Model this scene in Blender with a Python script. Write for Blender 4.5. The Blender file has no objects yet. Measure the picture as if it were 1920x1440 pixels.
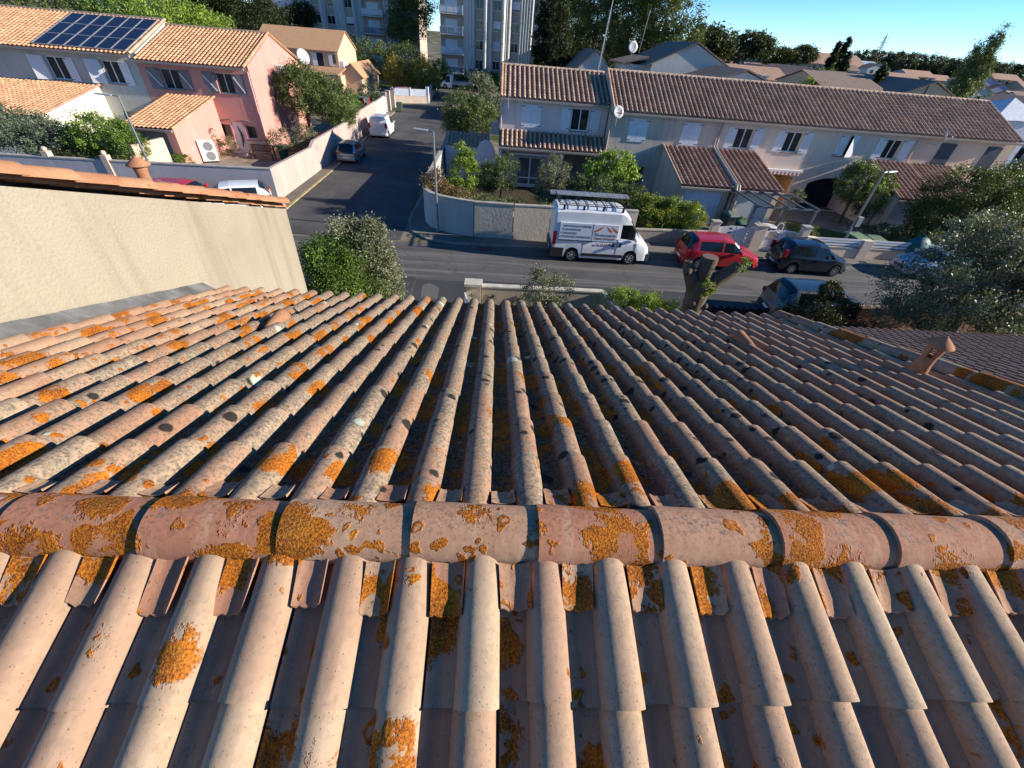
import bpy, math, random
import numpy as np
from mathutils import Vector, Matrix
R = math.radians
rnd = random.Random(7)
sc = bpy.context.scene

# ------------------------------------------------------------------ camera
CAM_H = 8.6
F_PX, PPX, PPY = 773.0, 960.0, 720.0
def _ray(x, y): return Vector((x - PPX, y - PPY, F_PX))
_D = _ray(880, 1640).normalized()
_Y = _ray(943, 66); _Y = (_Y - _D * _Y.dot(_D)).normalized()
_Z = -_D; _X = _Y.cross(_Z)
RW = Matrix((_X, _Y, _Z))                       # picture axes (right, down, forward) -> world
C0 = Vector((0, 0, CAM_H))
cam_d = bpy.data.cameras.new('camera'); cam = bpy.data.objects.new('camera', cam_d)
sc.collection.objects.link(cam); sc.camera = cam
cam_d.sensor_fit = 'HORIZONTAL'; cam_d.sensor_width = 36.0; cam_d.lens = F_PX / 1920 * 36
cam_d.clip_start = 0.05; cam_d.clip_end = 6000
m3 = Matrix((RW @ Vector((1, 0, 0)), RW @ Vector((0, -1, 0)), RW @ Vector((0, 0, -1)))).transposed()
cam.matrix_world = Matrix.Translation(C0) @ m3.to_4x4()

# ------------------------------------------------------------------ world and sun
SUN_EL, SUN_AZ = 21.2, -5.5                     # azimuth from +x towards +y
SUNV = Vector((math.cos(R(SUN_EL)) * math.cos(R(SUN_AZ)), math.cos(R(SUN_EL)) * math.sin(R(SUN_AZ)), math.sin(R(SUN_EL))))
wd = bpy.data.worlds.new('World'); sc.world = wd; wd.use_nodes = True
wn = wd.node_tree; bg = wn.nodes['Background']
sky = wn.nodes.new('ShaderNodeTexSky'); sky.sky_type = 'NISHITA'; sky.sun_disc = False
sky.sun_elevation = R(SUN_EL); sky.sun_rotation = R(90 - SUN_AZ)
sky.air_density = 0.75; sky.dust_density = 0.0; sky.ozone_density = 3.0; sky.altitude = 1500
hs = wn.nodes.new('ShaderNodeHueSaturation'); hs.inputs['Saturation'].default_value = 1.25
tn = wn.nodes.new('ShaderNodeMixRGB'); tn.blend_type = 'MULTIPLY'; tn.inputs[0].default_value = 1.0; tn.inputs[2].default_value = (0.86, 0.93, 0.98, 1)
wn.links.new(sky.outputs[0], hs.inputs['Color']); wn.links.new(hs.outputs[0], tn.inputs[1]); wn.links.new(tn.outputs[0], bg.inputs[0]); bg.inputs[1].default_value = 0.118
sl = bpy.data.lights.new('sun', 'SUN'); sun = bpy.data.objects.new('sun', sl); sc.collection.objects.link(sun)
sl.energy = 5.0; sl.angle = R(0.5); sl.color = (1.0, 0.905, 0.775)
sun.rotation_euler = SUNV.to_track_quat('Z', 'Y').to_euler(); sun.location = (20, 0, 30)
sc.view_settings.view_transform = 'Standard'; sc.view_settings.look = 'None'
sc.view_settings.gamma = 1.0; sc.view_settings.exposure = 0.85
sc.render.engine = 'CYCLES'
sc.cycles.max_bounces = 5; sc.cycles.diffuse_bounces = 3; sc.cycles.transparent_max_bounces = 8

# ------------------------------------------------------------------ surveying helpers (picture sight lines met with real planes)
def SZ(px, py, z=0.0):
    d = RW @ _ray(px, py); return C0 + d * ((z - CAM_H) / d.z)
def SY(px, py, y):
    d = RW @ _ray(px, py); return C0 + d * (y / d.y)
def SX(px, py, x):
    d = RW @ _ray(px, py); return C0 + d * (x / d.x)

# ------------------------------------------------------------------ material helpers
def rgb(r, g, b): return (r, g, b, 1)
class NT:
    def __init__(s, name):
        s.m = bpy.data.materials.new(name); s.m.use_nodes = True; s.t = s.m.node_tree; s.n = s.t.nodes
        s.b = s.n['Principled BSDF']; s.out = s.n['Material Output']
    def a(s, typ, ins=None, **kw):
        nd = s.n.new('ShaderNode' + typ)
        for k, v in kw.items(): setattr(nd, k, v)
        for k, v in (ins or {}).items(): s.i(nd, k, v)
        return nd
    def i(s, nd, k, v):
        if isinstance(v, bpy.types.Node): v = v.outputs[0]
        if isinstance(v, bpy.types.NodeSocket): s.t.links.new(v, nd.inputs[k])
        else: nd.inputs[k].default_value = v
    def pos(s, scale=1.0, obj=False):
        v = s.a('TexCoord').outputs['Object'] if obj else s.a('NewGeometry').outputs['Position']
        if isinstance(scale, (int, float)): scale = (scale,) * 3
        return s.a('VectorMath', {0: v, 1: scale}, operation='MULTIPLY').outputs[0]
    def noise(s, vec, scale, detail=4, rough=0.55):
        return s.a('TexNoise', {'Vector': vec, 'Scale': scale, 'Detail': detail, 'Roughness': rough})
    def math(s, op, a, b=0.0, c=None, clamp=False):
        nd = s.a('Math', {0: a, 1: b}, operation=op, use_clamp=clamp)
        if c is not None: s.i(nd, 2, c)
        return nd.outputs[0]
    def mix(s, f, a, b, mode='MIX'):
        nd = s.a('MixRGB', {0: f, 1: a, 2: b}, blend_type=mode); return nd.outputs[0]
    def ramp(s, f, stops):
        nd = s.a('ValToRGB', {0: f}); cr = nd.color_ramp
        while len(cr.elements) < len(stops): cr.elements.new(0.5)
        for e, (p, c) in zip(cr.elements, stops): e.position = p; e.color = c if len(c) == 4 else (*c, 1)
        return nd.outputs[0]
    def maprange(s, v, a, b, c=0.0, d=1.0):
        return s.a('MapRange', {0: v, 1: a, 2: b, 3: c, 4: d}).outputs[0]
    def bump(s, h, strength=0.3, dist=0.02, normal=None):
        nd = s.a('Bump', {'Height': h, 'Strength': strength, 'Distance': dist})
        if normal is not None: s.i(nd, 'Normal', normal)
        return nd.outputs[0]
    def done(s, color=None, rough=0.8, metal=0.0, normal=None, spec=0.3):
        if color is not None: s.i(s.b, 'Base Color', color)
        s.i(s.b, 'Roughness', rough); s.i(s.b, 'Metallic', metal); s.i(s.b, 'Specular IOR Level', spec)
        if normal is not None: s.i(s.b, 'Normal', normal)
        return s.m
MATS = {}
def M(key, fn=None, *a, **k):
    if key not in MATS: MATS[key] = fn(key, *a, **k)
    return MATS[key]
def m_plain(name, col, rough=0.6, metal=0.0, spec=0.4, var=0.12, scale=3.0, bump=0.0, bscale=60):
    t = NT(name); p = t.pos(1.0, obj=True); n = t.noise(p, scale, 5)
    c = t.mix(t.maprange(n.outputs[0], 0.3, 0.75), rgb(*col), rgb(*[max(0, x * (1 - var * 2)) for x in col]))
    nr = t.bump(t.noise(p, bscale, 3), bump, 0.01) if bump else None
    return t.done(c, rough, metal, nr, spec)
def m_stucco(name, col, stain=0.25, grain=45, bstr=0.35, streak=True, dirt=None):
    t = NT(name); p = t.pos()
    n1 = t.noise(p, 0.7, 6); n2 = t.noise(p, grain, 4); n3 = t.noise(t.pos((2.2, 2.2, 0.18)), 1.4, 5, 0.65)
    d = dirt or [x * 0.62 for x in col]
    c = t.mix(t.math('MULTIPLY', t.maprange(n1.outputs[0], 0.38, 0.72), stain), rgb(*col), rgb(*d))
    if streak: c = t.mix(t.math('MULTIPLY', t.maprange(n3.outputs[0], 0.50, 0.75), stain * 1.2), c, rgb(*[x * 0.85 for x in d]))
    c = t.mix(t.math('MULTIPLY', t.maprange(n2.outputs[0], 0.45, 0.8), 0.22), c, rgb(*[x * 0.6 for x in col]))
    return t.done(c, 0.92, 0, t.bump(n2, bstr, 0.012), 0.15)
def m_glass(name='window_glass', col=(0.012, 0.016, 0.022)):
    t = NT(name); p = t.pos(); n = t.noise(p, 0.8, 2)
    c = t.mix(t.maprange(n.outputs[0], 0.35, 0.7), rgb(*col), rgb(*[x * 2.2 for x in col]))
    return t.done(c, 0.06, 0, t.bump(n, 0.06, 0.05), 0.6)
def m_paint(name, col, metallic=0.0, rough=0.28):
    t = NT(name); p = t.pos(1, obj=True); n = t.noise(p, 1.5, 5); n2 = t.noise(p, 22, 4)
    c = t.mix(t.math('MULTIPLY', t.maprange(n.outputs[0], 0.4, 0.8), 0.35), rgb(*col), rgb(*[x * 0.75 + 0.015 for x in col]))
    t.i(t.b, 'Coat Weight', 0.6); t.i(t.b, 'Coat Roughness', 0.06)
    return t.done(c, t.maprange(n2.outputs[0], 0.3, 0.8, rough, rough + 0.18), metallic, None, 0.5)
def m_foliage(name, dark, light, transl=0.3, gloss=0.35):
    t = NT(name); at = t.a('Attribute', attribute_name='tint')
    c = t.mix(at.outputs['Fac'], rgb(*dark), rgb(*light))
    t.n.remove(t.b)
    d = t.a('BsdfPrincipled', {'Base Color': c, 'Roughness': 0.5, 'Specular IOR Level': gloss})
    tr = t.a('BsdfTranslucent', {0: t.mix(0.5, c, rgb(0.25, 0.30, 0.03))})
    mx = t.a('MixShader', {0: transl, 1: d, 2: tr})
    t.t.links.new(mx.outputs[0], t.out.inputs[0]); return t.m
def m_bark(name, col):
    t = NT(name); n = t.noise(t.pos((14, 14, 3)), 1.5, 6, 0.65)
    c = t.mix(n, rgb(*[x * 0.45 for x in col]), rgb(*[x * 1.3 for x in col]))
    return t.done(c, 0.9, 0, t.bump(n, 0.8, 0.04), 0.1)
def m_clay(name, ca, cb, cc, weather=(0.20, 0.155, 0.115), lichen=True, px=1.0, simple=False, mottle=1.0, dark=(0.045, 0.04, 0.035)):
    """fired clay; 'tint' = random tone per tile (third channel: dirt and painted shade), 'zone' = amount of orange lichen, grey weathering, black lichen"""
    if not simple: ca, cb, cc, weather = [[q * 0.74 for q in col] for col in (ca, cb, cc, weather)]
    t = NT(name); p = t.pos(); at = t.a('Attribute', attribute_name='tint'); sp = t.a('SeparateColor', {0: at.outputs['Color']})
    c = t.ramp(sp.outputs[0], [(0.0, ca), (0.5, cb), (1.0, cc)])
    n1 = t.noise(p, 2.5 * px, 3); n2 = t.noise(p, 38 * px, 3, 0.65)
    c = t.mix(t.math('MULTIPLY', t.maprange(n1.outputs[0], 0.35, 0.7), 0.5), c, rgb(cb[0] * .76, cb[1] * .66, cb[2] * .62))
    st_ = t.noise(t.pos((9, 1.2, 3)), 2.2, 3, 0.6); c = t.mix(t.math('MULTIPLY', t.maprange(st_.outputs[0], 0.5, 0.68), 0.35), c, rgb(*[min(.8, x * 1.22) for x in cc]))
    if simple:
        c = t.mix(t.math('MULTIPLY', t.maprange(t.noise(p, 1.3, 5).outputs[0], 0.45, 0.7), 0.5), c, rgb(*weather))
        c = t.mix(t.math('MULTIPLY', sp.outputs[2], 0.85), c, rgb(0.065, 0.045, 0.035))  # shade between the barrels painted in as dark brown on distant roofs
        return t.done(c, 0.85, 0, t.bump(n2, 0.3, 0.01), 0.2)
    z = t.a('SeparateColor', {0: t.a('Attribute', attribute_name='zone').outputs['Color']})
    # grey crust
    n3 = t.noise(p, 17, 3, 0.7); n4 = t.noise(p, 70, 3, 0.7)
    thr = t.math('SUBTRACT', 0.80, t.math('MULTIPLY', z.outputs[1], 0.42))
    gm = t.math('MULTIPLY', t.math('SUBTRACT', t.math('ADD', t.math('MULTIPLY', n3.outputs[0], 0.75), t.math('MULTIPLY', n4.outputs[0], 0.25)), thr), 9.0, clamp=True)
    gcol = t.ramp(t.noise(p, 55, 3, 0.75), [(0.30, (0.05, 0.045, 0.04)), (0.48, weather), (0.62, [x * 1.5 for x in weather]), (0.75, (0.46, 0.42, 0.34))])
    c = t.mix(t.math('MULTIPLY', gm, 0.8 * mottle), c, gcol)
    fl = t.math('MULTIPLY', t.math('MULTIPLY', t.maprange(n4.outputs[0], 0.50, 0.60), z.outputs[1]), 0.75)
    c = t.mix(fl, c, rgb(0.075, 0.062, 0.05))
    dirt_shade_m = t.math('MULTIPLY', t.math('MULTIPLY', sp.outputs[2], t.maprange(n3.outputs[0], 0.22, 0.46)), 0.95)  # brown channel dirt, deepened to carry part of the channel's shade
    c = t.mix(dirt_shade_m, c, t.ramp(n4, [(0.36, (0.034, 0.018, 0.009)), (0.54, (0.125, 0.066, 0.032)), (0.70, (0.26, 0.155, 0.085))]))
    # pits and specks
    v = t.a('TexVoronoi', {'Vector': p, 'Scale': 92.0}); vs = t.a('SeparateColor', {0: v.outputs['Color']})
    pit = t.math('MULTIPLY', t.math('LESS_THAN', v.outputs[0], t.math('MULTIPLY', vs.outputs[0], 0.24)), t.math('GREATER_THAN', vs.outputs[1], 0.3))
    c = t.mix(t.math('MULTIPLY', pit, 0.65), c, rgb(0.10, 0.07, 0.05))
    c = t.mix(t.math('MULTIPLY', t.maprange(n2.outputs[0], 0.48, 0.72), 0.42), c, rgb(*[x * 0.55 for x in cb]))
    jag = t.noise(p, 60, 2, 0.7)
    warp = t.a('VectorMath', {0: t.noise(p, 14, 1).outputs['Color'], 1: (0.085, 0.085, 0.085)}, operation='MULTIPLY')
    wp = t.a('VectorMath', {0: p, 1: warp}, operation='ADD')
    def patches(scale, dens, kr, sel, off, wob=0.22, src=None, rk=0.8):
        pv = t.a('VectorMath', {0: src or wp, 1: (off, off * 1.7, off * 0.6)}, operation='ADD')
        vo = t.a('TexVoronoi', {'Vector': pv, 'Scale': scale, 'Randomness': 1.0}); cs = t.a('SeparateColor', {0: vo.outputs['Color']})
        on = t.math('MULTIPLY', t.math('SUBTRACT', dens, cs.outputs[0]), 6.0, clamp=True)
        rad = t.math('MULTIPLY', t.math('ADD', 0.35, t.math('MULTIPLY', cs.outputs[1], 0.65)), t.math('MULTIPLY', on, kr))
        dd = t.math('ADD', vo.outputs[0], t.math('MULTIPLY', t.math('SUBTRACT', jag.outputs[0], 0.5), wob))
        mk = t.math('MULTIPLY', t.math('MULTIPLY', t.math('SUBTRACT', rad, dd), 14.0, clamp=True), t.math('GREATER_THAN', on, 0.01))
        # some patches have a worn centre
        ring = t.math('MULTIPLY', t.math('LESS_THAN', dd, t.math('MULTIPLY', rad, 0.42)), t.math('GREATER_THAN', cs.outputs[2], 0.62))
        patches.ratio = t.math('DIVIDE', dd, t.math('MAXIMUM', rad, 0.01))
        return t.math('SUBTRACT', mk, t.math('MULTIPLY', ring, rk), clamp=True)
    # black round lichen
    bk = patches(8.5, t.math('MULTIPLY', z.outputs[2], 1.15), 0.36, 0, 3.1, 0.12, p, 0.0)
    c = t.mix(t.math('MULTIPLY', bk, 0.97), c, t.mix(t.noise(p, 150, 1), rgb(0.006, 0.0055, 0.005), rgb(0.035, 0.032, 0.028)))
    pg = patches(6.5, t.math('MULTIPLY', z.outputs[1], 0.17), 0.46, 0, 9.7, 0.16, p, 0.0)
    c = t.mix(pg, c, t.mix(t.noise(p, 120, 1), rgb(0.22, 0.25, 0.20), rgb(0.50, 0.54, 0.44)))
    o1 = patches(5.0, z.outputs[0], 0.80, 0, 0.0, 0.42); rt = patches.ratio; o2 = patches(16.0, t.math('MULTIPLY', z.outputs[0], 0.7), 0.52, 0, 5.3, 0.30)
    og = t.math('MAXIMUM', o1, o2)
    on = t.noise(p, 130, 2, 0.7)
    ocol = t.ramp(t.math('ADD', t.math('MULTIPLY', on.outputs[0], 0.7), t.math('MULTIPLY', t.noise(p, 9, 2).outputs[0], 0.3)),
                  [(0.34, (0.07, 0.020, 0.003)), (0.45, (0.24, 0.065, 0.004)), (0.56, (0.44, 0.135, 0.006)), (0.70, (0.52, 0.225, 0.015))])
    ocol = t.mix(t.math('MULTIPLY', t.maprange(rt, 0.75, 0.15), 0.4), ocol, t.ramp(on, [(0.35, (0.06, 0.025, 0.006)), (0.6, (0.20, 0.10, 0.02)), (0.75, (0.36, 0.26, 0.10))]))
    c = t.mix(t.math('MULTIPLY', og, 0.96), c, ocol)
    h = t.math('ADD', t.math('MULTIPLY', n2.outputs[0], 0.22), t.math('MULTIPLY', t.math('MAXIMUM', og, t.math('MULTIPLY', pg, 0.8)), t.math('ADD', 0.45, t.math('MULTIPLY', on.outputs[0], 1.3))))
    h = t.math('ADD', h, t.math('MULTIPLY', n4.outputs[0], 0.18))
    h = t.math('SUBTRACT', h, t.math('MULTIPLY', pit, 0.35))
    return t.done(c, 0.9, 0, t.bump(h, 0.6, 0.006), 0.18)

# ------------------------------------------------------------------ object helpers
ORG = {}
COL = sc.collection
def tag(o, label=None, cat=None, group=None, kind=None):
    if label: o['label'] = label
    if cat: o['category'] = cat
    if group: o['group'] = group
    if kind: o['kind'] = kind
    return o
def thing(name, label, cat, loc=(0, 0, 0), rz=0.0, group=None):
    o = bpy.data.objects.new(name, None); COL.objects.link(o); o.empty_display_size = 0.3
    o.location = loc; o.rotation_euler = (0, 0, rz); ORG[o.name] = Vector(loc)
    return tag(o, label, cat, group)
def link_mesh(name, me, parent=None, org=None):
    o = bpy.data.objects.new(name, me); COL.objects.link(o)
    if parent is not None: o.parent = parent
    ORG[o.name] = org if org is not None else (ORG.get(parent.name, Vector((0, 0, 0))) if parent is not None else Vector((0, 0, 0)))
    return o
def copy_tree(o, parent=None):
    c = o.copy(); COL.objects.link(c); c.parent = parent
    for ch in list(o.children): copy_tree(ch, c)
    return c
class MB:
    """collects shapes in world (or local) coordinates and links them as one mesh"""
    def __init__(s): s.v = []; s.f = []; s.mi = []; s.cur = 0
    def quad(s, *pts):
        i = len(s.v); s.v += [tuple(p) for p in pts]; s.f.append(tuple(range(i, i + len(pts)))); s.mi.append(s.cur); return s
    def hexa(s, p):
        i = len(s.v); s.v += [tuple(q) for q in p]
        for f in ((0, 3, 2, 1), (4, 5, 6, 7), (0, 1, 5, 4), (1, 2, 6, 5), (2, 3, 7, 6), (3, 0, 4, 7)):
            s.f.append(tuple(i + k for k in f)); s.mi.append(s.cur)
        return s
    def box(s, x0, x1, y0, y1, z0, z1):
        return s.hexa([(x0, y0, z0), (x1, y0, z0), (x1, y1, z0), (x0, y1, z0), (x0, y0, z1), (x1, y0, z1), (x1, y1, z1), (x0, y1, z1)])
    def bar(s, a, b, w, h=None, up=(0, 0, 1)):
        a = Vector(a); b = Vector(b); h = h or w; d = (b - a).normalized(); u = Vector(up)
        if abs(d.dot(u)) > 0.95: u = Vector((1, 0, 0))
        r = d.cross(u).normalized(); u = r.cross(d).normalized(); r *= w / 2; u *= h / 2
        return s.hexa([a - r - u, a + r - u, b + r - u, b - r - u, a - r + u, a + r + u, b + r + u, b - r + u])
    def tube(s, pts, rad, n=8, cap=True):
        pts = [Vector(p) for p in pts]; rad = rad if isinstance(rad, (list, tuple)) else [rad] * len(pts); base = len(s.v)
        prev = None
        for k, p in enumerate(pts):
            d = (pts[min(k + 1, len(pts) - 1)] - pts[max(k - 1, 0)]).normalized()
            u = Vector((0, 0, 1)) if abs(d.z) < 0.9 else Vector((1, 0, 0))
            if prev is not None: u = prev
            r = d.cross(u).normalized(); u = r.cross(d).normalized(); prev = u
            for j in range(n):
                a = 2 * math.pi * j / n; s.v.append(tuple(p + (r * math.cos(a) + u * math.sin(a)) * rad[k]))
        for k in range(len(pts) - 1):
            for j in range(n):
                a = base + k * n + j; b = base + k * n + (j + 1) % n
                s.f.append((a, b, b + n, a + n)); s.mi.append(s.cur)
        if cap:
            s.f.append(tuple(base + j for j in range(n))[::-1]); s.mi.append(s.cur)
            s.f.append(tuple(base + (len(pts) - 1) * n + j for j in range(n))); s.mi.append(s.cur)
        return s
    def lathe(s, c, prof, n=16, axis='z'):
        base = len(s.v); c = Vector(c)
        for r, h in prof:
            for j in range(n):
                a = 2 * math.pi * j / n
                q = {'z': (r * math.cos(a), r * math.sin(a), h), 'y': (r * math.cos(a), h, r * math.sin(a)), 'x': (h, r * math.cos(a), r * math.sin(a))}[axis]
                s.v.append(tuple(c + Vector(q)))
        for k in range(len(prof) - 1):
            for j in range(n):
                a = base + k * n + j; b = base + k * n + (j + 1) % n
                s.f.append((a, b, b + n, a + n)); s.mi.append(s.cur)
        s.f.append(tuple(base + j for j in range(n))[::-1]); s.mi.append(s.cur)
        s.f.append(tuple(base + (len(prof) - 1) * n + j for j in range(n))); s.mi.append(s.cur)
        return s
    def ball(s, c, r, n=12, m=7, jit=0.0):
        r = (r,) * 3 if isinstance(r, (int, float)) else r; base = len(s.v); c = Vector(c)
        for k in range(m + 1):
            t = math.pi * k / m
            for j in range(n):
                a = 2 * math.pi * j / n; q = 1 + rnd.uniform(-jit, jit)
                s.v.append((c.x + r[0] * q * math.sin(t) * math.cos(a), c.y + r[1] * q * math.sin(t) * math.sin(a), c.z + r[2] * q * math.cos(t)))
        for k in range(m):
            for j in range(n):
                a = base + k * n + j; b = base + k * n + (j + 1) % n
                s.f.append((a, a + n, b + n, b)); s.mi.append(s.cur)
        return s
    def prism(s, poly, axis, t0, t1):
        """closed outline extruded along an axis; poly in the two other axes"""
        def P(a, b, t): return {'x': (t, a, b), 'y': (a, t, b), 'z': (a, b, t)}[axis]
        n = len(poly); i = len(s.v)
        s.v += [P(a, b, t0) for a, b in poly] + [P(a, b, t1) for a, b in poly]
        s.f.append(tuple(range(i, i + n))[::-1]); s.mi.append(s.cur); s.f.append(tuple(range(i + n, i + 2 * n))); s.mi.append(s.cur)
        for k in range(n):
            s.f.append((i + k, i + (k + 1) % n, i + n + (k + 1) % n, i + n + k)); s.mi.append(s.cur)
        return s
    def build(s, name, mat, parent=None, smooth=None, org=None, bevel=None):
        o_ = org if org is not None else (ORG.get(parent.name, Vector((0, 0, 0))) if parent is not None else Vector((0, 0, 0)))
        me = bpy.data.meshes.new(name)
        me.from_pydata([(x - o_[0], y - o_[1], z - o_[2]) for x, y, z in s.v], [], s.f)
        for m in (mat if isinstance(mat, (list, tuple)) else [mat]): me.materials.append(m)
        me.polygons.foreach_set('material_index', s.mi)
        if smooth is not None:
            me.polygons.foreach_set('use_smooth', [True] * len(me.polygons)); me.set_sharp_from_angle(angle=R(smooth))
        me.update()
        o = link_mesh(name, me, parent, o_)
        if parent is None and org is not None: o.location = org
        if bevel:
            b = o.modifiers.new('bevel', 'BEVEL'); b.width = bevel; b.segments = 2; b.limit_method = 'ANGLE'
        return o
def np_mesh(name, V, F, mat, parent=None, smooth=False, sharp=None, attrs=None, org=None):
    o_ = org if org is not None else (ORG.get(parent.name, Vector((0, 0, 0))) if parent is not None else Vector((0, 0, 0)))
    me = bpy.data.meshes.new(name); V = np.asarray(V, np.float32) - np.array(o_, np.float32); F = np.asarray(F, np.int32)
    k = F.shape[1]; me.vertices.add(len(V)); me.vertices.foreach_set('co', V.ravel())
    me.loops.add(F.size); me.loops.foreach_set('vertex_index', F.ravel())
    me.polygons.add(len(F)); me.polygons.foreach_set('loop_start', np.arange(0, F.size, k, dtype=np.int32))
    me.update(calc_edges=True)
    if smooth:
        me.polygons.foreach_set('use_smooth', np.ones(len(F), bool))
        if sharp: me.set_sharp_from_angle(angle=R(sharp))
    me.materials.append(mat)
    for n_, A in (attrs or {}).items():
        A = np.asarray(A, np.float32)
        if A.ndim == 1: at = me.attributes.new(n_, 'FLOAT', 'POINT'); at.data.foreach_set('value', A)
        else:
            at = me.attributes.new(n_, 'FLOAT_COLOR', 'POINT'); A4 = np.ones((len(A), 4), np.float32); A4[:, :3] = A; at.data.foreach_set('color', A4.ravel())
    me.validate()
    o = link_mesh(name, me, parent, o_)
    if parent is None and org is not None: o.location = org
    return o

# ------------------------------------------------------------------ clay roof surface
def sm_(a, b, x):
    t = np.clip((x - a) / (b - a), 0, 1); return t * t * (3 - 2 * t)
def tile_field(name, O, U, S, width, length, pitch, expo, mat, parent, h=0.06, nprof=20, nal=3, lift=0.018, seed=1, zone=None, bw=0.6, jit=1.0, lip=0.017, taper=0.05, dirt=0.0):
    rg = np.random.RandomState(seed)
    O = np.array(O, float); U = np.array(U, float); S = np.array(S, float); N = np.cross(U, S); N /= np.linalg.norm(N)
    if N[2] < 0: N = -N
    nc = max(1, int(round(width / pitch))); pitch = width / nc; nr = int(math.ceil(length / expo - 1e-6))
    t = np.linspace(0, 1, nprof + 1)
    a0 = 1 - bw
    tb = np.concatenate([np.linspace(0, a0, max(2, nprof // 4)), a0 + (1 - a0) * (1 - np.cos(np.linspace(0, math.pi, nprof - max(2, nprof // 4) + 2)[1:])) / 2])
    x = np.clip((tb - a0) / bw * 2 - 1, -1, 1)
    zp = np.where(tb > a0, h * np.power(np.clip(1 - np.abs(x) ** 2.2, 0, 1), 0.5), 0.006 * np.cos(tb / a0 * math.pi * 2) * (h / 0.06))
    zp[-1] = -0.004
    npf = len(tb); V = []; F = []; T = []; Zn = []; base = 0
    vs = np.linspace(0, 1, nal + 1)
    for c in range(nc):
        cj = rg.uniform(-0.003, 0.003) * jit
        for r_ in range(nr):
            v0 = r_ * expo; v1 = min((r_ + 1) * expo + 0.05, length)
            if length - v0 < 0.13: continue
            if length - v1 < 0.13: v1 = length
            du = cj + rg.uniform(-0.003, 0.003) * jit; dv = rg.uniform(-0.006, 0.006) * jit; dz = rg.uniform(-0.002, 0.003) * jit
            tint = rg.rand(3); rows = []
            for q, vv in enumerate(np.concatenate([[0.0], vs])):
                lo = (1 - vv)
                uu = c * pitch + (tb - 0.5) * pitch * (1 + taper * (lo - 0.5) * (tb > a0)) + 0.5 * pitch + du
                zz = zp * (1 + 0.06 * lo) + lift * lo + dz
                if q == 0: zz = zz - lip
                v = v0 + vv * (v1 - v0) + (dv if vv < 0.5 else 0)
                P = O[None] + uu[:, None] * U + v * S[None] + zz[:, None] * N
                rows.append(P)
                tt = np.repeat(tint[None], npf, 0); tt[:, 2] = dirt * (1 - sm_(a0 - 0.06, a0 + 0.12, tb)); T.append(tt)  # channels darker: dirt plus shade painted into the tint
                if zone is not None: Zn.append(zone(P[:, 0], v, tb, tint))
            V.append(np.concatenate(rows)); nrw = len(rows)
            idx = (np.arange(nrw - 1)[:, None] * npf + np.arange(npf - 1)[None]).ravel() + base
            F.append(np.stack([idx, idx + 1, idx + npf + 1, idx + npf], 1)); base += nrw * npf
    at = {'tint': np.concatenate(T)}
    if zone is not None: at['zone'] = np.concatenate(Zn)
    return np_mesh(name, np.concatenate(V), np.concatenate(F), mat, parent, smooth=True, sharp=50, attrs=at)
def half_tiles(name, A, B, n, rad, mat, parent, thick=0.014, over=0.05, up=(0, 0, 1), arc=180, seed=3, zone=None, flip=False, seg=14, separate=True, tap=0.07, labels=None):
    """row of overlapping half-round tiles from A to B; the wide end is towards A"""
    rg = np.random.RandomState(seed); A = Vector(A); B = Vector(B); d = (B - A); L = d.length / n; d.normalize(); u0 = Vector(up)
    side = d.cross(u0).normalized(); upv = side.cross(d).normalized(); out = []
    allV = []; allF = []; allT = []; allZ = []; base = 0
    for k in range(n):
        V = []; tint = rg.rand(3)
        rr = rad * (1 + rg.uniform(-0.02, 0.02)); roll = rg.uniform(-0.02, 0.02); off = rg.uniform(-0.004, 0.004)
        ns = 5
        prof = []
        for q in range(ns):
            f = q / (ns - 1); p = A + d * (k * L + f * (L + over)); r1 = rr * (1 + tap / 2 - tap * f)
            lift = (1 - f) * 0.010
            for layer, r2 in ((0, r1), (1, r1 - thick)):
                for j in range(seg + 1):
                    a = R(-arc / 2 + arc * j / seg) + roll
                    V.append(p + side * (r2 * math.sin(a) + off) + upv * (r2 * math.cos(a) + lift))
        n1 = seg + 1; F = []
        def ix(q, layer, j): return (q * 2 + layer) * n1 + j
        for q in range(ns - 1):
            for j in range(seg):
                F.append((ix(q, 0, j), ix(q, 0, j + 1), ix(q + 1, 0, j + 1), ix(q + 1, 0, j)))
                F.append((ix(q, 1, j), ix(q + 1, 1, j), ix(q + 1, 1, j + 1), ix(q, 1, j + 1)))
            for j in (0, seg):
                F.append((ix(q, 0, j), ix(q + 1, 0, j), ix(q + 1, 1, j), ix(q, 1, j)))
        for q in (0, ns - 1):
            for j in range(seg): F.append((ix(q, 0, j), ix(q, 1, j), ix(q, 1, j + 1), ix(q, 0, j + 1)))
        V = np.array([tuple(v) for v in V]); F = np.array(F)
        tint[2] = 0.0; T = np.repeat(tint[None], len(V), 0)
        Z = zone(V, k) if zone is not None else None
        if separate:
            at = {'tint': T}
            if Z is not None: at['zone'] = Z
            o = np_mesh(name, V, F, mat, parent, smooth=True, sharp=40, attrs=at)
            out.append(o)
        else:
            allV.append(V); allF.append(F + base); allT.append(T); base += len(V)
            if Z is not None: allZ.append(Z)
    if not separate:
        at = {'tint': np.concatenate(allT)}
        if allZ: at['zone'] = np.concatenate(allZ)
        return np_mesh(name, np.concatenate(allV), np.concatenate(allF), mat, parent, smooth=True, sharp=40, attrs=at)
    return out

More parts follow.
